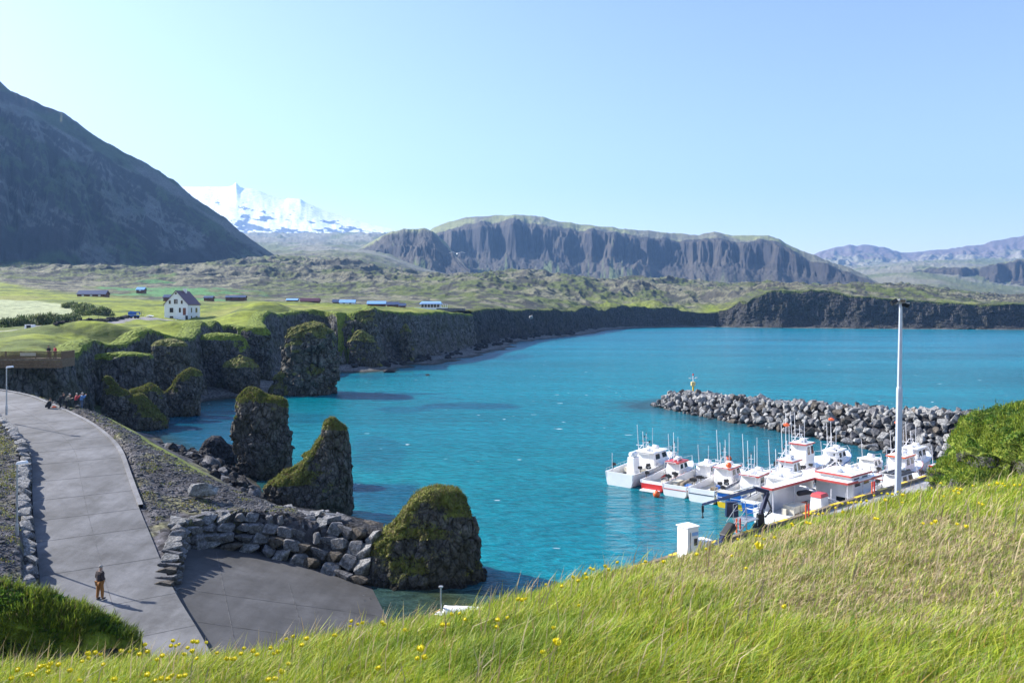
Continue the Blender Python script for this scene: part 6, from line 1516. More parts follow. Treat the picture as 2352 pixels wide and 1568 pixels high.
# white fuel and ice cabinets
kb = on_z(1580, 1290, 2.15); k1 = empty('fuel_pump_cabinet', kb, 0.55); tag(k1, 'tall white cabinet on the quay with a small dark window', 'cabinet')
MB().taper((0, 0, 0), (.95, .95, 2.25), .97, .97).build('body', M['white2'], k1, bevel=.02)
MB().box((0, 0, 2.29), (1.05, 1.05, .07)).build('top', M['white'], k1)
MB().box((.2, -.485, 1.35), (.26, .03, .42)).build('window', M['glass'], k1); MB().box((.15, -.487, 1.85), (.5, .03, .2)).build('sign_plate', M['blueroof'], k1); MB().box((-.25, -.48, 1.05), (.02, .02, 1.9)).build('door_seam', M['black'], k1)
k2 = empty('small_cabinet', kb + Vector((1.02, .35, 0)), 0.55); tag(k2, 'lower white cabinet right of the tall white one', 'cabinet')
MB().taper((0, 0, 0), (.75, .8, 1.25), .97, .97).build('body', M['white2'], k2, bevel=.02); MB().box((0, 0, 1.29), (.82, .88, .06)).build('lid', M['white'], k2); MB().box((-.05, -.40, .7), (.03, .03, .9)).build('door_seam', M['black'], k2)

# ------------------------------------------------------------------ beacon on the breakwater, seagull, pole boat
p = Vector((X_(1592, 148.0), 148.0, 2.6)); bn = empty('harbour_beacon', p); tag(bn, 'small yellow harbour light standing on the tip of the breakwater', 'beacon')
MB().lathe((0, 0, 0), [(.35, 0), (.35, .15), (.16, .2), (.16, 1.7)], 10).build('post', M['yellow'], bn); MB().box((0, 0, 1.55), (.75, .6, .75)).build('box', paint('pale_yellow', (.75, .6, .25), .5), bn, bevel=.03)
m_ = MB(); m_.tube((0, 0, 1.9), (0, 0, 3.1), .07); m_.tube((-.6, 0, 2.5), (.6, 0, 2.6), .04); m_.box((-.62, 0, 2.6), (.3, .2, .12)); m_.box((.62, 0, 2.7), (.3, .2, .12)); m_.build('arms', M['white'], bn); MB().lathe((0, 0, 3.1), [(.14, 0), (.14, .25), (.05, .35)], 8).build('lantern', M['red'], bn)
gp = at(1050, 583, 62); gl = empty('seagull', gp, 0.15); tag(gl, 'white seagull gliding in front of the flat topped mountain', 'bird')
def gull_body():
    me = bpy.data.meshes.new('body'); pts = [((0, -.28, 0), .02), ((0, -.16, 0), .05), ((0, 0, 0), .075), ((0, .13, .01), .05), ((0, .2, .03), .035), ((0, .27, .02), .008)]
    me.from_pydata([p_ for p_, r_ in pts], [(i, i + 1) for i in range(len(pts) - 1)], []); sk = me.skin_vertices.new(name='') if hasattr(me.skin_vertices, 'new') else None
    return me, pts
m_ = MB(); prof = [(0, -.3), (.03, -.2), (.065, -.05), (.07, .05), (.045, .14), (.038, .2), (.012, .27)]
vs = []; n_ = 10
for r_, y in prof:
    for k in range(n_): a = 2 * math.pi * k / n_; vs.append((max(r_, .004) * math.cos(a), y, max(r_, .004) * math.sin(a) * .9))
fs_ = [(i * n_ + k, i * n_ + (k + 1) % n_, (i + 1) * n_ + (k + 1) % n_, (i + 1) * n_ + k) for i in range(len(prof) - 1) for k in range(n_)]
for sgn in (-1, 1):
    b0 = len(vs); sec = [(.03, .10, .10, .03), (.25, .09, .12, .10), (.42, .02, .11, .12), (.62, -.07, .02, .05)]
    for (x, yf_, w, z) in sec: vs += [(sgn * x, yf_ + .02, z + .01), (sgn * x, yf_ - w, z), (sgn * x, yf_ - w * .5, z + .02)]
    for i in range(3):
        for j in ((0, 2), (2, 1), (1, 0)): fs_.append((b0 + i * 3 + j[0], b0 + i * 3 + j[1], b0 + i * 3 + 3 + j[1], b0 + i * 3 + 3 + j[0]))
m_.add(vs, fs_); m_.build('body', M['bird'], gl, smooth=True)
# white covered float with a steel post, lower centre
pb = on_z(1014, 1412, 0.45); fl = empty('covered_float', pb, 0.0); tag(fl, 'white half round float with timber frame and a thin steel post', 'float')
e = on_z(1108, 1398, 0.9) - pb; d_ = e.normalized(); d_.z = 0
m_ = MB(); n_ = 12; vs = []
for i in range(12):
    t = i / 11; c = d_ * (0.15 + 2.55 * t); r_ = .42 * (1 - .12 * abs(t - .5)); up = Vector((0, 0, 1)); side = Vector((-d_.y, d_.x, 0))
    for k in range(n_): a = 2 * math.pi * k / n_; rr = r_ * (1 + (.03 if i % 3 == 0 else 0)); vs.append(c + side * rr * math.cos(a) + up * (rr * math.sin(a) + .15))
m_.add(vs, [(i * n_ + k, i * n_ + (k + 1) % n_, (i + 1) * n_ + (k + 1) % n_, (i + 1) * n_ + k) for i in range(11) for k in range(n_)] + [tuple(range(n_ - 1, -1, -1)), tuple(range(11 * n_, 12 * n_))])
m_.build('hull', M['white'], fl, smooth=True)
m_ = MB(); m_.bar((-.6, -.35, .15), (-.1, .45, .15), .07); m_.bar((-.6, -.35, .15), (.5, -.75, .15), .07); m_.bar((.5, -.75, .15), (.9, -.1, .15), .07); m_.build('timber_frame', paint('fresh_timber', (.5, .3, .12), .7), fl)
MB().lathe((-.02, -.15, 0), [(.38, 0), (.38, .12), (.3, .18)], 16).build('base_plate', M['white'], fl); MB().tube((-.02, -.15, .1), (-.02, -.15, 1.62), .045, n=10).build('post', M['steel'], fl); MB().lathe((-.02, -.15, 1.6), [(.05, 0), (.13, .06), (.13, .12)], 10).build('cap', M['steel'], fl); MB().tube((-.45, -.1, .1), (-.42, -.1, .55), .05, n=8).build('bollard', M['black'], fl)
# thin green survey pole in the bay
p = on_z(1166 + 42, 925, 0); p = on_z(1190, 928, 0)

# ------------------------------------------------------------------ people
def skin_obj(name, J, E, mat, parent, sub=1, grow=1.0):
    me = bpy.data.meshes.new(name); me.from_pydata([j[0] for j in J], E, []); 
    o = bpy.data.objects.new(name, me); C.objects.link(o); o.parent = parent
    o.modifiers.new('skin', 'SKIN'); 
    sv = me.skin_vertices[0].data if len(me.skin_vertices) else None
    if sv is None:
        bm_ = bmesh.new(); bm_.from_mesh(me); bm_.verts.layers.skin.verify(); bm_.to_mesh(me); bm_.free(); sv = me.skin_vertices[0].data
    for i, j in enumerate(J):
        r_ = j[1]; r_ = (r_, r_) if not hasattr(r_, '__len__') else r_; sv[i].radius = (r_[0] * grow, r_[1] * grow)
    sv[0].use_root = True
    m_ = o.modifiers.new('sub', 'SUBSURF'); m_.levels = sub; m_.render_levels = sub
    me.materials.append(mat); return o
skinm = paint('skin', (.45, .26, .18), .6)
def cloth(n, c): return paint(n, c, .85, var=.2, scale=5, bump=.3)
def person(lab, pos, rz, coat, trousers, hair, pose='stand', hat=None, h=1.75):
    r = empty('person', pos, rz); r.scale = (h / 1.75,) * 3; tag(r, lab, 'person')
    zo = 0; lean = 0.0
    if pose == 'crouch': pel = (0, -.1, .38)
    elif pose == 'bend': pel = (0, -.08, .92)
    else: pel = (0, 0, .95)
    px_, py_, pz = pel
    fwd = {'stand': .02, 'bend': .28, 'crouch': .22, 'photo': .05}[pose]
    ch = (0, py_ + fwd, pz + .40 - fwd * .25); sp = (0, py_ + fwd * .45, pz + .2); nk = (0, ch[1] + fwd * .35 + .01, ch[2] + .15); hd = (0, nk[1] + .03, nk[2] + .09); ht = (0, nk[1] + .035, nk[2] + .2)
    if pose == 'crouch': legs = [((.10 * s, py_ + .02, pz - .02), (.15 * s, py_ + .40, pz + .10), (.14 * s, py_ + .12, .08), (.15 * s, py_ + .27, .04)) for s in (-1, 1)]
    else: legs = [((.10 * s, py_, pz - .06), (.12 * s, .03 + .03 * s, .50), (.13 * s, .05 * s, .09), (.14 * s, .15 + .05 * s, .04)) for s in (-1, 1)]
    sh = [(.18 * s, ch[1], ch[2] + .06) for s in (-1, 1)]
    if pose == 'photo': arms = [(a, (a[0] * 1.25, a[1] + .16, a[2] - .2), (a[0] * .5, a[1] + .34, a[2] + .10), (a[0] * .3, a[1] + .38, a[2] + .14)) for a in sh]
    elif pose in ('bend', 'crouch'): arms = [(a, (a[0] * 1.3, a[1] + .10, a[2] - .24), (a[0] * .7, a[1] + .32, a[2] - .14), (a[0] * .5, a[1] + .38, a[2] - .10)) for a in sh]
    else: arms = [(a, (a[0] * 1.4, a[1] - .03, a[2] - .28), (a[0] * .8, a[1] + .16, a[2] - .36), (a[0] * .45, a[1] + .21, a[2] - .36)) for a in sh]
    J = [(pel, (.13, .10)), (sp, (.12, .09)), (ch, (.15, .10)), (nk, .055), (hd, (.075, .09)), (ht, (.07, .085))]; E = [(0, 1), (1, 2), (2, 3), (3, 4), (4, 5)]
    for a in arms:
        n0 = len(J); J += [(a[0], .055), (a[1], .042), (a[2], .032), (a[3], .034)]; E += [(2, n0), (n0, n0 + 1), (n0 + 1, n0 + 2), (n0 + 2, n0 + 3)]
        d = Vector(a[3]) - Vector(a[2]); d.normalize(); sd_ = d.cross(Vector((0, 0, 1))).normalized()
        for q, (o_, l_) in enumerate(((-.028, .06), (-.01, .075), (.01, .07), (.028, .055), (.045, .035))):
            J.append((tuple(Vector(a[3]) + d * l_ + sd_ * o_ - Vector((0, 0, .02))), .010)); E.append((n0 + 3, len(J) - 1))
    for l in legs:
        n0 = len(J); J += [(l[0], .085), (l[1], .06), (l[2], .045), (l[3], .04)]; E += [(0, n0), (n0, n0 + 1), (n0 + 1, n0 + 2), (n0 + 2, n0 + 3)]
    skin_obj('body', J, E, skinm, r)
    J = [((pel[0], pel[1], pel[2] - .07), (.165, .135)), (sp, (.155, .125)), (ch, (.185, .135)), ((nk[0], nk[1], nk[2] - .03), .085)]; E = [(0, 1), (1, 2), (2, 3)]
    for a in arms: n0 = len(J); J += [(a[0], .082), (a[1], .066), (a[2], .052)]; E += [(2, n0), (n0, n0 + 1), (n0 + 1, n0 + 2)]
    skin_obj('jacket', J, E, coat, r, grow=1.28)
    J = [((pel[0], pel[1], pel[2] - .02), (.15, .12))]; E = []
    for l in legs: n0 = len(J); J += [(l[0], .105), (l[1], .08), (l[2], .06)]; E += [(0, n0), (n0, n0 + 1), (n0 + 1, n0 + 2)]
    skin_obj('trousers', J, E, trousers, r, grow=1.1)
    for l in legs:
        m_ = MB(); m_.ball(Vector(l[2]).lerp(Vector(l[3]), .5), .1, 10, (.5, 1.35, .55)); m_.build('shoe', M['black'], r, smooth=True)
    m_ = MB(); m_.ball((ht[0], ht[1] - .015, ht[2] + .01), .098, 12, (.85, 1.0, .8)); m_.build('hat' if hat else 'hair', hat or hair, r, smooth=True)
    m_ = MB(); hy = hd[1] + .085; hz_ = hd[2] + .03
    m_.ball((0, hy, hz_ - .005), .016, 6, (.8, 1.2, 1.2)); m_.build('nose', skinm, r)
    m_ = MB(); [m_.ball((s * .03, hy - .012, hz_ + .025), .009, 6) for s in (-1, 1)]; m_.build('eyes', M['black'], r)
    return r
import bmesh
brown = cloth('brown_jacket', (.05, .035, .035)); must = cloth('mustard_trousers', (.36, .15, .035)); dkc = cloth('dark_clothes', (.02, .02, .025)); bluec = cloth('blue_jacket', (.10, .22, .48)); redc = cloth('red_jacket', (.5, .06, .07)); beige = cloth('beige_jacket', (.22, .20, .15)); hairb = paint('brown_hair', (.08, .05, .03), .8); greyhat = cloth('grey_hat', (.30, .28, .26)); jeans = cloth('jeans', (.08, .11, .18)); whites = cloth('white_hair', (.5, .47, .42))
def road_pt(px, py):
    z = 5.0
    for _ in range(25):
        p = on_z(px, py, z); d, zr, sg = road_dz(np.array([p.x]), np.array([p.y])); z = 0.6 * z + 0.4 * (float(zr[0]) if d[0] < RW + .1 else hz(p.x, p.y))
    return on_z(px, py, z)
person('man in brown jacket, mustard trousers and grey beanie standing on the concrete ramp', road_pt(229, 1377), R(-25), brown, must, hairb, 'stand', greyhat, 1.78)
for (px, py, rz, co, tr, ps, ht_, lab, hh_) in [(110, 927, R(-70), dkc, dkc, 'crouch', None, 'person in dark clothes crouching on the kerb, left end of the group', 1.7), (138, 917, R(-80), dkc, dkc, 'bend', None, 'person in black leaning forward with a camera, second from the left in the group', 1.78), (152, 921, R(-60), beige, dkc, 'bend', whites, 'person in a beige jacket with pale hair, middle of the group', 1.7), (174, 923, R(-60), redc, dkc, 'photo', whites, 'person in a red top behind the blue jacket', 1.66), (187, 931, R(-60), bluec, jeans, 'photo', whites, 'person in a blue jacket and jeans holding up a camera, right end of the group', 1.72)]:
    p = at(px, py, 79.5); p.z = hz(p.x, p.y) if True else p.z; person(lab, p, rz, co, tr, hairb, ps, ht_, hh_)
p = at(179, 934, 78.5); p.z = hz(p.x, p.y); bg_ = empty('camera_bag', p); tag(bg_, 'dark camera bag on the gravel at the feet of the group', 'bag'); MB().taper((0, 0, 0), (.5, .3, .28), .85, .8).build('body', M['black'], bg_, bevel=.05); MB().path([(-.15, 0, .27), (0, 0, .38), (.15, 0, .27)], .015).build('handle', M['steel'], bg_)
p = at(124, 922, 80); p.z = hz(p.x, p.y); bg_ = empty('orange_bag', p); tag(bg_, 'small orange bag beside the crouching person', 'bag'); MB().taper((0, 0, 0), (.4, .28, .25), .85, .8).build('body', M['orange'], bg_, bevel=.05); MB().path([(-.1, 0, .24), (0, 0, .33), (.1, 0, .24)], .012).build('handle', M['black'], bg_)

# ------------------------------------------------------------------ wooden viewing platform, left
wd = empty('viewing_platform', (0, 0, 0)); tag(wd, 'brown wooden viewing platform with slatted railing at the left edge', 'platform')
D_ = 106.0; zdk = Z_(826, D_)
xa, xb = X_(-160, D_), X_(141, D_)
m_ = MB(); m_.box(((xa + xb) / 2, D_ + 1.6, zdk), (xb - xa, 3.4, .14)); m_.build('deck', M['timber'], wd)
m_ = MB()
for k in range(5): m_.box(((xa + xb) / 2 + 1.2, D_ - .06, zdk - .12 - .22 * k), (xb - xa - 2.4 + k * 0.1, .06, .17))
m_.box((xb - .02, D_ + 1.6, zdk - .5), (.06, 3.2, 1.0)); m_.build('skirting', M['wood'], wd)
m_ = MB(); x = xa
while x < xb: m_.box((x, D_, zdk + .55), (.09, .035, 1.0)); x += .15
y = 0
while y < 3.2: m_.box((xb, D_ + y, zdk + .55), (.035, .09, 1.0)); y += .15
m_.build('balusters', M['wood'], wd)
m_ = MB(); m_.box(((xa + xb) / 2, D_, zdk + 1.1), (xb - xa, .12, .07)); m_.box((xb, D_ + 1.6, zdk + 1.1), (.12, 3.2, .07)); m_.box(((xa + xb) / 2, D_ - .035, zdk + .1), (xb - xa, .05, .12)); m_.build('handrail', M['wood'], wd)
x = xa; 
while x < xb: MB().box((x, D_ + .06, zdk + .5), (.12, .12, 1.2)).build('post', M['wood'], wd); x += 2.0
MB().box((X_(65, D_), D_ - .06, zdk + .72), (2.1, .04, .42)).build('sign', paint('pale_sign', (.45, .38, .3), .6), wd)
person('person in black on the wooden platform', (X_(112, D_ + 1.6), D_ + 1.6, zdk + .07), R(170), dkc, dkc, hairb, 'stand', None, 1.72)
person('person in a red jacket on the wooden platform', (X_(127, D_ + 1.3), D_ + 1.3, zdk + .07), R(150), redc, dkc, hairb, 'stand', None, 1.7)

# ------------------------------------------------------------------ houses
def gable(lab, pos, rz, W, L, eave, ridge, wall, roof, name='house', cat='house', over=.3, wins=(), chim=None, doors=(), frame='wood', side=()):
    r = empty(name, pos, rz); tag(r, lab, cat); z0 = -1.0
    m_ = MB(); vs = []
    for y in (0, L): vs += [(0, y, z0), (W, y, z0), (W, y, eave), (W / 2, y, ridge), (0, y, eave)]
    m_.add(vs, [(0, 1, 2, 3, 4), (9, 8, 7, 6, 5), (1, 6, 7, 2), (5, 0, 4, 9)]); wl_ = m_.build('wall', M[wall] if isinstance(wall, str) else wall, r)
    sl = (ridge - eave) / (W / 2); th = .14; m_ = MB()
    for s in (0, 1):
        xe = -over if s == 0 else W + over; ze = eave - sl * over; a = [(xe, -over, ze), (W / 2, -over, ridge), (W / 2, L + over, ridge), (xe, L + over, ze)]
        vs = [(p[0], p[1], p[2] + .02) for p in a] + [(p[0], p[1], p[2] + .02 + th) for p in a]
        m_.add(vs, [(0, 1, 2, 3), (7, 6, 5, 4), (0, 4, 5, 1), (1, 5, 6, 2), (2, 6, 7, 3), (3, 7, 4, 0)])
    rf = m_.build('roof', M[roof], r)
    for (x0, x1, za, zb) in wins:
        w = MB().box(((x0 + x1) / 2, -.03, (za + zb) / 2), (x1 - x0, .06, zb - za)).build('window', M['glass'], r)
        f = MB(); t = .07; f.box(((x0 + x1) / 2, -.075, zb), (x1 - x0 + t, .03, t)); f.box(((x0 + x1) / 2, -.075, za), (x1 - x0 + t, .03, t)); f.box((x0, -.075, (za + zb) / 2), (t, .03, zb - za)); f.box((x1, -.075, (za + zb) / 2), (t, .03, zb - za)); f.box(((x0 + x1) / 2, -.077, (za + zb) / 2), (t * .7, .03, zb - za)); f.box(((x0 + x1) / 2, -.079, za + (zb - za) * .65), (x1 - x0, .03, t * .7)); f.build('frame', M[frame], w)
    for (y0, y1, za, zb) in side:
        w = MB().box((W + .03, (y0 + y1) / 2, (za + zb) / 2), (.06, y1 - y0, zb - za)).build('window', M['glass'], r)
        f = MB(); f.box((W + .075, (y0 + y1) / 2, zb), (.03, y1 - y0 + .07, .07)); f.box((W + .075, (y0 + y1) / 2, za), (.03, y1 - y0 + .07, .07)); f.box((W + .075, y0, (za + zb) / 2), (.03, .07, zb - za)); f.box((W + .075, y1, (za + zb) / 2), (.03, .07, zb - za)); f.build('frame', M[frame], w)
    for (x0, x1, za, zb, dm) in doors: MB().box(((x0 + x1) / 2, -.05, (za + zb) / 2), (x1 - x0, .1, zb - za)).build('door', M[dm], r)
    if chim: cx_, cy_, cw, cz = chim; m_ = MB(); m_.box((cx_, cy_, (ridge - .6 + cz) / 2), (cw, cw * .9, cz - ridge + .6)); m_.box((cx_, cy_, cz + .05), (cw + .12, cw + .02, .1)); m_.build('chimney', M['white2'], rf)
    return r
hp = at(377.5, 734, 247); h0 = gable('white two storey house with steep dark maroon roof and white chimney on the meadow', hp, 0.0, 7.26, 9.75, 4.84, 8.9, 'white2', 'darkroof', wins=[(1.72, 2.75, 2.27, 3.63), (4.57, 5.1, 2.27, 3.63), (1.45, 1.97, 4.93, 5.9), (3.05, 4.08, 4.93, 6.3), (5.17, 5.65, 4.93, 5.9), (1.75, 2.75, .54, 1.06), (3.35, 3.8, 7.9, 8.35)], side=[(2.5, 3.1, 2.27, 3.63), (6.1, 7.3, 2.27, 3.63), (2.5, 3.1, .54, 1.06), (6.1, 7.3, .54, 1.06)], doors=[(5.78, 6.65, 1.42, 3.63, 'rust')], chim=(3.9, 6.0, .95, 9.75))
m_ = MB(); vs = [(4.55, -1.15, -.6), (6.9, -1.15, -.6), (6.9, -1.15, 1.4), (5.7, -1.15, 1.4), (4.55, -1.15, .1), (4.55, -.02, -.6), (6.9, -.02, -.6), (6.9, -.02, 1.4), (5.7, -.02, 1.4), (4.55, -.02, .1)]
m_.add(vs, [(0, 1, 2, 3, 4), (1, 6, 7, 2), (2, 7, 8, 3), (3, 8, 9, 4), (4, 9, 5, 0)]); m_.build('entrance_steps', M['white2'], h0)
MB().box((7.0, -.5, .65), (.7, .7, 1.2)).build('dark_bin', M['black'], h0)
tf = at(404.5, 736, 240); fp = empty('flagpole', tf); tag(fp, 'thin white flagpole in front of the white house', 'flagpole'); MB().tube((0, 0, -.5), (0, 0, 6.0), .07, .05).build('pole', M['white'], fp); MB().ball((0, 0, 6.05), .1, 8).build('finial', M['white'], fp)
# blue boom lift
bl = at(296, 734, 225); bl.z = hz(bl.x, bl.y); bf = empty('boom_lift', bl); tag(bf, 'blue wheeled boom lift parked by the white house', 'lift')
MB().box((1.2, 0, .75), (2.6, 1.5, .5)).build('chassis', M['blue'], bf, bevel=.05); MB().box((.9, .1, 1.45), (1.9, 1.2, .8)).build('turret', M['blue'], bf, bevel=.08)
for x in (.25, 2.2): 
    for y in (-.8, .8): MB().tube((x, y - .12, .42), (x, y + .12, .42), .42, n=14).build('wheel', M['black'], bf)
m_ = MB(); m_.bar((.3, 0, 1.95), (3.0, 0, 1.75), .25); m_.bar((3.0, 0, 1.75), (3.2, 0, 1.1), .22); m_.build('boom', M['blue'], bf); m_ = MB(); m_.box((3.6, 0, .75), (.8, 1.5, .1)); [m_.tube((3.25 + a * .7, -.7 + b_ * 1.4, .75), (3.25 + a * .7, -.7 + b_ * 1.4, 1.85), .03) for a in (0, 1) for b_ in (0, 1)]; m_.path([(3.25, -.7, 1.85), (3.95, -.7, 1.85), (3.95, .7, 1.85), (3.25, .7, 1.85), (3.25, -.7, 1.85)], .03); m_.build('basket', M['navy'], bf)
ub = at(69, 754, 155); ub.z = hz(ub.x, ub.y); u_ = empty('utility_box', ub); tag(u_, 'grey roadside utility box with dark door by the gravel track', 'utility box'); MB().box((0, 0, .5), (1.6, .9, 1.0)).build('body', M['white2'], u_, bevel=.03); MB().box((0, -.47, .48), (.85, .04, .85)).build('door', M['black'], u_)
pk = at(343, 733, 240); pk.z = hz(pk.x, pk.y)
for k, (dx, lab) in enumerate(((0, 'pile of pale stones left of the white house, larger'), (-3.4, 'small pale stone pile by the boom lift'))):
    o = put_rock(rock_mesh('pale_stone', 90 + k, M['white2']), 'pale_stone', (pk.x + dx, pk.y, pk.z + .2), (1.3 - .5 * k, .7, .4), rot=(0, 0, k)); tag(o, lab, 'stone pile')
# far cabins: (px left, px right, py top, py base, depth, wall, roof, label, windows)
def cabin(x0, x1, yt, yb, D, wall, roof, lab, gl=.22, wins=2, name='cabin', chim=False):
    z0 = Z_(yb, D); ht_ = (yb - yt) / F * D; w = (x1 - x0) / F * D; L = w * .96; W = max(5.0, ht_ * 1.9)
    rz = R(-90) + math.atan2(X_(x0, D), D) * 0 + R(12)
    # long axis across the view, gable end on the left turned slightly towards us
    r = gable(lab, (X_(x0, D), D + W * .5, z0), rz, W, L, ht_ * .5, ht_, wall, roof, name, 'cabin', .25)
    return r
def cab2(x0, x1, yt, yb, D, wall, roof, lab, wins=2, name='cabin', trim=None, mirrored=False):
    """cabin whose long side faces the camera: local x runs along the view, y along the length"""
    z0 = Z_(yb, D); h = (yb - yt) / F * D; L = (x1 - x0) / F * D * .92; W = max(4.5, min(8, h * 1.7))
    r = empty(name, (X_(x0, D), D, z0), 0.10); tag(r, lab, 'cabin'); e = h * .45
    m_ = MB(); vs = []
    for x in (0, L): vs += [(x, 0, -1.2), (x, W, -1.2), (x, W, e), (x, W / 2, h), (x, 0, e)]
    m_.add(vs, [(4, 3, 2, 1, 0), (5, 6, 7, 8, 9), (0, 5, 9, 4), (6, 1, 2, 7)]); m_.build('wall', M[wall], r)
    m_ = MB(); o_ = .35; sl = (h - e) / (W / 2)
    for s in (0, 1):
        ye = -o_ if s == 0 else W + o_; ze = e - sl * o_; a = [(-o_, ye, ze), (L + o_, ye, ze), (L + o_, W / 2, h), (-o_, W / 2, h)]
        vs = [(p[0], p[1], p[2] + .03) for p in a] + [(p[0], p[1], p[2] + .17) for p in a]; m_.add(vs, [(3, 2, 1, 0), (4, 5, 6, 7), (0, 1, 5, 4), (1, 2, 6, 5), (2, 3, 7, 6), (3, 0, 4, 7)])
    m_.build('roof', M[roof], r)
    for k in range(wins):
        x = L * (k + .7) / (wins + .4); MB().box((x, -.05, e * .5), (1.1, .1, max(.5, e * .45))).build('window', M['antenna'] if trim == 'w' else M['glass'], r)
    return r
cab2(177, 244, 667, 682, 400, 'brownwall', 'navyroof', 'long red brown house with dark blue roof on the far left meadow', 3, 'house', 'w')
cab2(313, 331, 660, 669, 470, 'brownwall', 'blueroof', 'small grey shed with pale roof on the green slope', 1, 'shed', 'w')
cab2(375, 395, 677, 687, 380, 'brownwall', 'navyroof', 'small dark cabin peeking out left of the white house', 1)
cab2(468, 488, 680, 687, 400, 'brownwall', 'navyroof', 'small dark cabin right of the white house', 1)
cab2(518, 565, 679, 686, 420, 'brownwall', 'navyroof', 'low brown cabin half hidden by the grass', 2)
cab2(658, 684, 686, 692, 400, 'brownwall', 'blueroof', 'brown cabin with bright blue roof, first of the far row', 1)
cab2(690, 735, 685, 696, 385, 'brownwall', 'darkroof', 'brown cabin with black roof in the far row', 2)
cab2(764, 780, 688, 698, 392, 'brownwall', 'navyroof', 'narrow brown cabin beside the white gabled one', 1)
cab2(780, 817, 689, 699, 384, 'white2', 'blueroof', 'white gabled cabin with bright blue roof in the far row', 2)
cab2(844, 888, 692, 702, 375, 'brownwall', 'blueroof', 'cabin with a long bright blue roof above the cliff', 2)
cab2(889, 917, 694, 704, 372, 'brownwall', 'navyroof', 'brown cabin with slate roof above the cliff', 2)
cab2(917, 932, 697, 706, 370, 'brownwall', 'navyroof', 'small annex right of the slate roofed cabin', 1)
# glass fronted restaurant
D_ = 378; rp = at(967, 708, D_); rs = empty('restaurant', rp); tag(rs, 'white building with blue roof, glazed front and terrace near the cliff edge', 'building')
Lr = (1010 - 967) / F * D_; hr = (708 - 692) / F * D_
MB().box((Lr / 2, 3.5, hr * .33), (Lr, 7, hr * .66 + 1)).build('wall', M['white2'], rs)
m_ = MB(); vs = [(-.8, -.8, hr * .62), (Lr + .8, -.8, hr * .62), (Lr + .2, 3.5, hr), (.0, 3.5, hr), (-.8, 7.8, hr * .62), (Lr + .8, 7.8, hr * .62)]; m_.add(vs, [(0, 1, 2, 3), (3, 2, 5, 4), (0, 3, 4), (1, 5, 2)]); m_.add([(v[0], v[1], v[2] - .15) for v in vs], [(3, 2, 1, 0), (4, 5, 2, 3)]); m_.build('roof', M['blueroof'], rs)
for k in range(6): w = MB().box((Lr * (k + .5) / 6, -.06, hr * .35), (Lr / 6 - .3, .1, hr * .42)).build('window', M['glass'], rs)
m_ = MB(); m_.box((Lr * .55, -2.4, -.1), (Lr * 1.75, .12, 1.1)); m_.build('terrace_wall', M['white2'], rs)
m_ = MB(); [m_.box((Lr + 1 + k * .9, -.5, 1.0), (.12, .12, 1.8)) for k in range(4)]; m_.box((Lr + 2.3, -.5, 1.9), (3.0, .14, .14)); m_.build('pergola', M['white2'], rs)
rw = at(1003, 719, 372); o = MB().box((6.2, 0, 1.0), (12.5, .4, 2.6)).build('dark_wall', M['boulder3'], loc=rw); tag(o, 'long dark stone wall right of the restaurant terrace', 'wall')
cn = at(1066, 722, 372); o = MB().lathe((0, 0, -.5), [(.55, 0), (.55, 2.6), (.3, 3.4), (.05, 3.7)], 8).build('stone_cairn', M['boulder3'], loc=cn); tag(o, 'pale stone pillar at the right end of the dark wall', 'cairn')
o = put_rock(ROCKS[1], 'stone_statue', at(1220, 728, 420), (1.0, .8, 1.6), rot=(0, 0, 0)); tag(o, 'standing stone on the headland beyond the restaurant', 'standing stone')

# ------------------------------------------------------------------ bushes, fences and field walls on the meadow
def bush(px, D, rx, h, lab, grp=None, col=((0.06, 0.10, 0.03), (0.12, 0.15, 0.06), (0.2, 0.22, 0.12)), n=900):
    x0 = X_(px, D); z0 = hz(x0, D)
    r = empty('bush', (x0, D, z0)); tag(r, lab, 'bush', grp)
    u = rng.normal(0, 1, (n, 3)); u /= np.linalg.norm(u, axis=1)[:, None]; u[:, 2] = np.abs(u[:, 2]); rad = rng.uniform(.45, 1, n)[:, None] ** .5
    lump = 0.75 + .45 * np.clip(fbm3(u[:, 0] * 2 + px, u[:, 1] * 2, u[:, 2] * 2, 2, 700) + .4, 0, 1)[:, None]
    P = u * rad * lump * np.array([rx, rx * .8, h])
    o = blades('foliage', P - np.array([0, 0, .05]), rng.uniform(.2, .5, n) * h * .6, np.full(n, .06 + .00035 * D), rng.normal(0, .6, (n, 3)) * np.array([1, 1, .3]) + u * .5, pick(n, col, (3, 3, 2)), M['grass']); o.parent = r
    m_ = MB()
    for k in range(5): a = k * 1.3; m_.tube((0, 0, -.2), (math.cos(a) * rx * .4, math.sin(a) * rx * .4, h * .6), .05, .02, n=5)
    m_.build('branches', M['timber'], r)
for (px, D, rx, h, lab) in [(15, 168, 3.2, 1.8, 'dark bush at the left picture edge below the hayfield'), (48, 170, 3.5, 2.2, 'wide dark bush left of the utility box'), (88, 176, 3.6, 2.6, 'tall bushy willow behind the utility box'), (112, 182, 3.2, 2.3, 'bush at the corner of the stone banked track'), (138, 190, 3.0, 1.6, 'low bush above the stone bank'), (165, 198, 3.0, 1.5, 'low pale bush midway along the stone bank'), (205, 228, 4.2, 2.7, 'round silvery bush at the hayfield corner'), (228, 224, 4.0, 2.4, 'silvery bush right of the round one'), (187, 255, 3.6, 2.0, 'small bush on the far hayfield edge'), (165, 268, 3.4, 1.8, 'smaller bush farther along the hayfield edge')]:
    bush(px, D, rx, h, lab, n=1100)
gp = [(X_(118, 168), 168), (X_(160, 178), 178), (X_(210, 193), 193), (X_(255, 207), 207), (X_(280, 216), 216)]
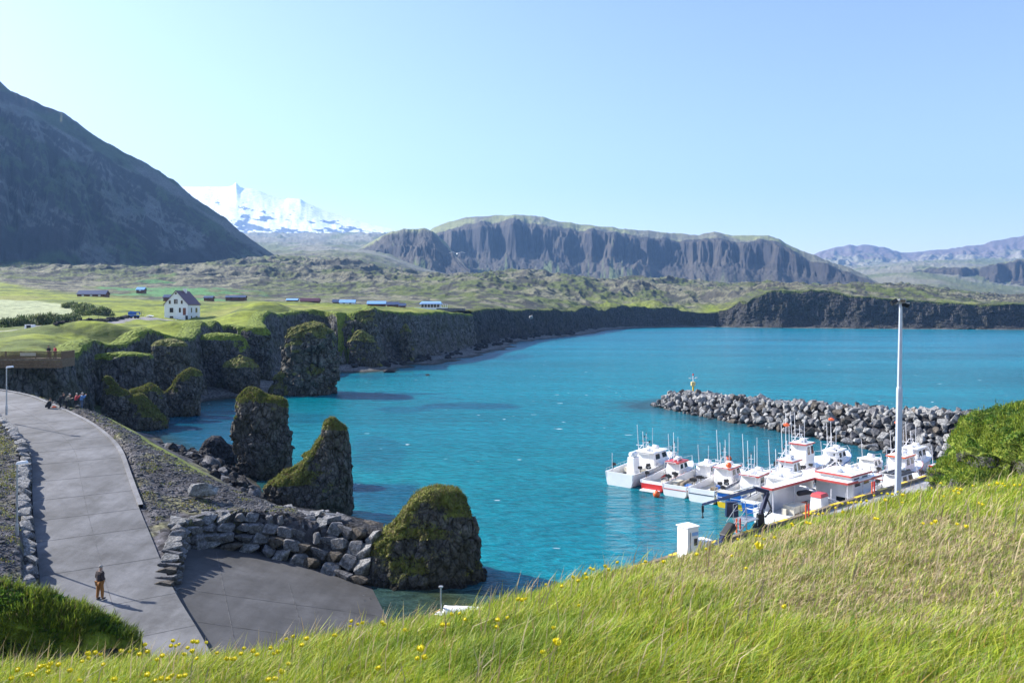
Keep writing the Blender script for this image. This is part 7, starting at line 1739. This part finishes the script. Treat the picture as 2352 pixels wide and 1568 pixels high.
def drywall(pts, lab, n, s_, off=0):
    r = empty('dry_stone_bank'); tag(r, lab, 'stone bank'); V3s = [Vector((a, b_, 0)) for a, b_ in pts]
    pos_ = [fixed_len(V3s, (k + .5) / n)[0] for k in range(n)]; hh = height(np.array([p.x for p in pos_]), np.array([p.y for p in pos_]))[0]
    for p, z in zip(pos_, hh): put_rock(random.choice(DROCKS), 'stone', (p.x + random.uniform(-.2, .2), p.y + off + random.uniform(-.2, .2), z + s_ * .4), (s_ * 1.3, s_ * .9, s_ * .8), parent=r)
drywall(gp, 'dark stone bank behind the track to the white house', 60, .75, 3.2)
drywall([(X_(165, 172), 172), (X_(200, 180), 180), (X_(240, 196), 196), (X_(275, 208), 208)], 'dark stone edging in front of the track to the white house', 48, .5, -1.0)
drywall([(X_(125, 146), 146), (X_(150, 149), 149), (X_(172, 154), 154)], 'short ruined stone row below the gravel turning place', 22, .4)
def fence(pts, n, lab):
    r = empty('wire_fence'); tag(r, lab, 'fence'); V3s = [Vector((a, b_, 0)) for a, b_ in pts]; tops = []
    for k in range(n):
        p = fixed_len(V3s, k / (n - 1))[0]; z = hz(p.x, p.y); MB().tube((p.x, p.y, z - .2), (p.x + random.uniform(-.1, .1), p.y, z + 1.15), .05, n=5).build('post', M['timber'], r); tops.append(Vector((p.x, p.y, z + 1.0)))
    MB().path(tops, .008, 4).build('wire', M['steel'], r)
fence([(X_(330, 158), 158), (X_(380, 160), 160), (X_(430, 160), 160), (X_(470, 176), 176)], 8, 'sagging wire fence along the meadow cliff edge')
fence([(X_(108, 188), 188), (X_(170, 200), 200), (X_(235, 214), 214), (X_(262, 226), 226)], 9, 'old wire fence on the bank below the hayfield')
# white car on the distant road at the foot of the mountain
cp = at(118, 617, 1040); o = empty('white_car', cp); tag(o, 'white car on the distant road at the foot of the dark mountain', 'car')
MB().box((0, 0, .8), (4.6, 1.9, .9)).build('body', M['white'], o, bevel=.2); MB().taper((-.2, 0, 1.2), (2.8, 1.7, .75), .75, .85).build('cabin', M['glass'], o)
# ------------------------------------------------------------------ air
hzb = MB().box((1300, 4700, 765), (14000, 9900, 1570)).build('haze', None)
hm = bpy.data.materials.new('air'); hm.use_nodes = True; hn = hm.node_tree; hn.nodes.clear()
vo = hn.nodes.new('ShaderNodeVolumePrincipled'); vo.inputs['Color'].default_value = (0.27, 0.53, 1.0, 1); vo.inputs['Density'].default_value = 0.00008; vo.inputs['Anisotropy'].default_value = 0.2
out = hn.nodes.new('ShaderNodeOutputMaterial'); hn.links.new(vo.outputs[0], out.inputs['Volume']); hzb.data.materials.append(hm)
tag(hzb, 'thin blue air haze over the bay', 'haze', kind='stuff')
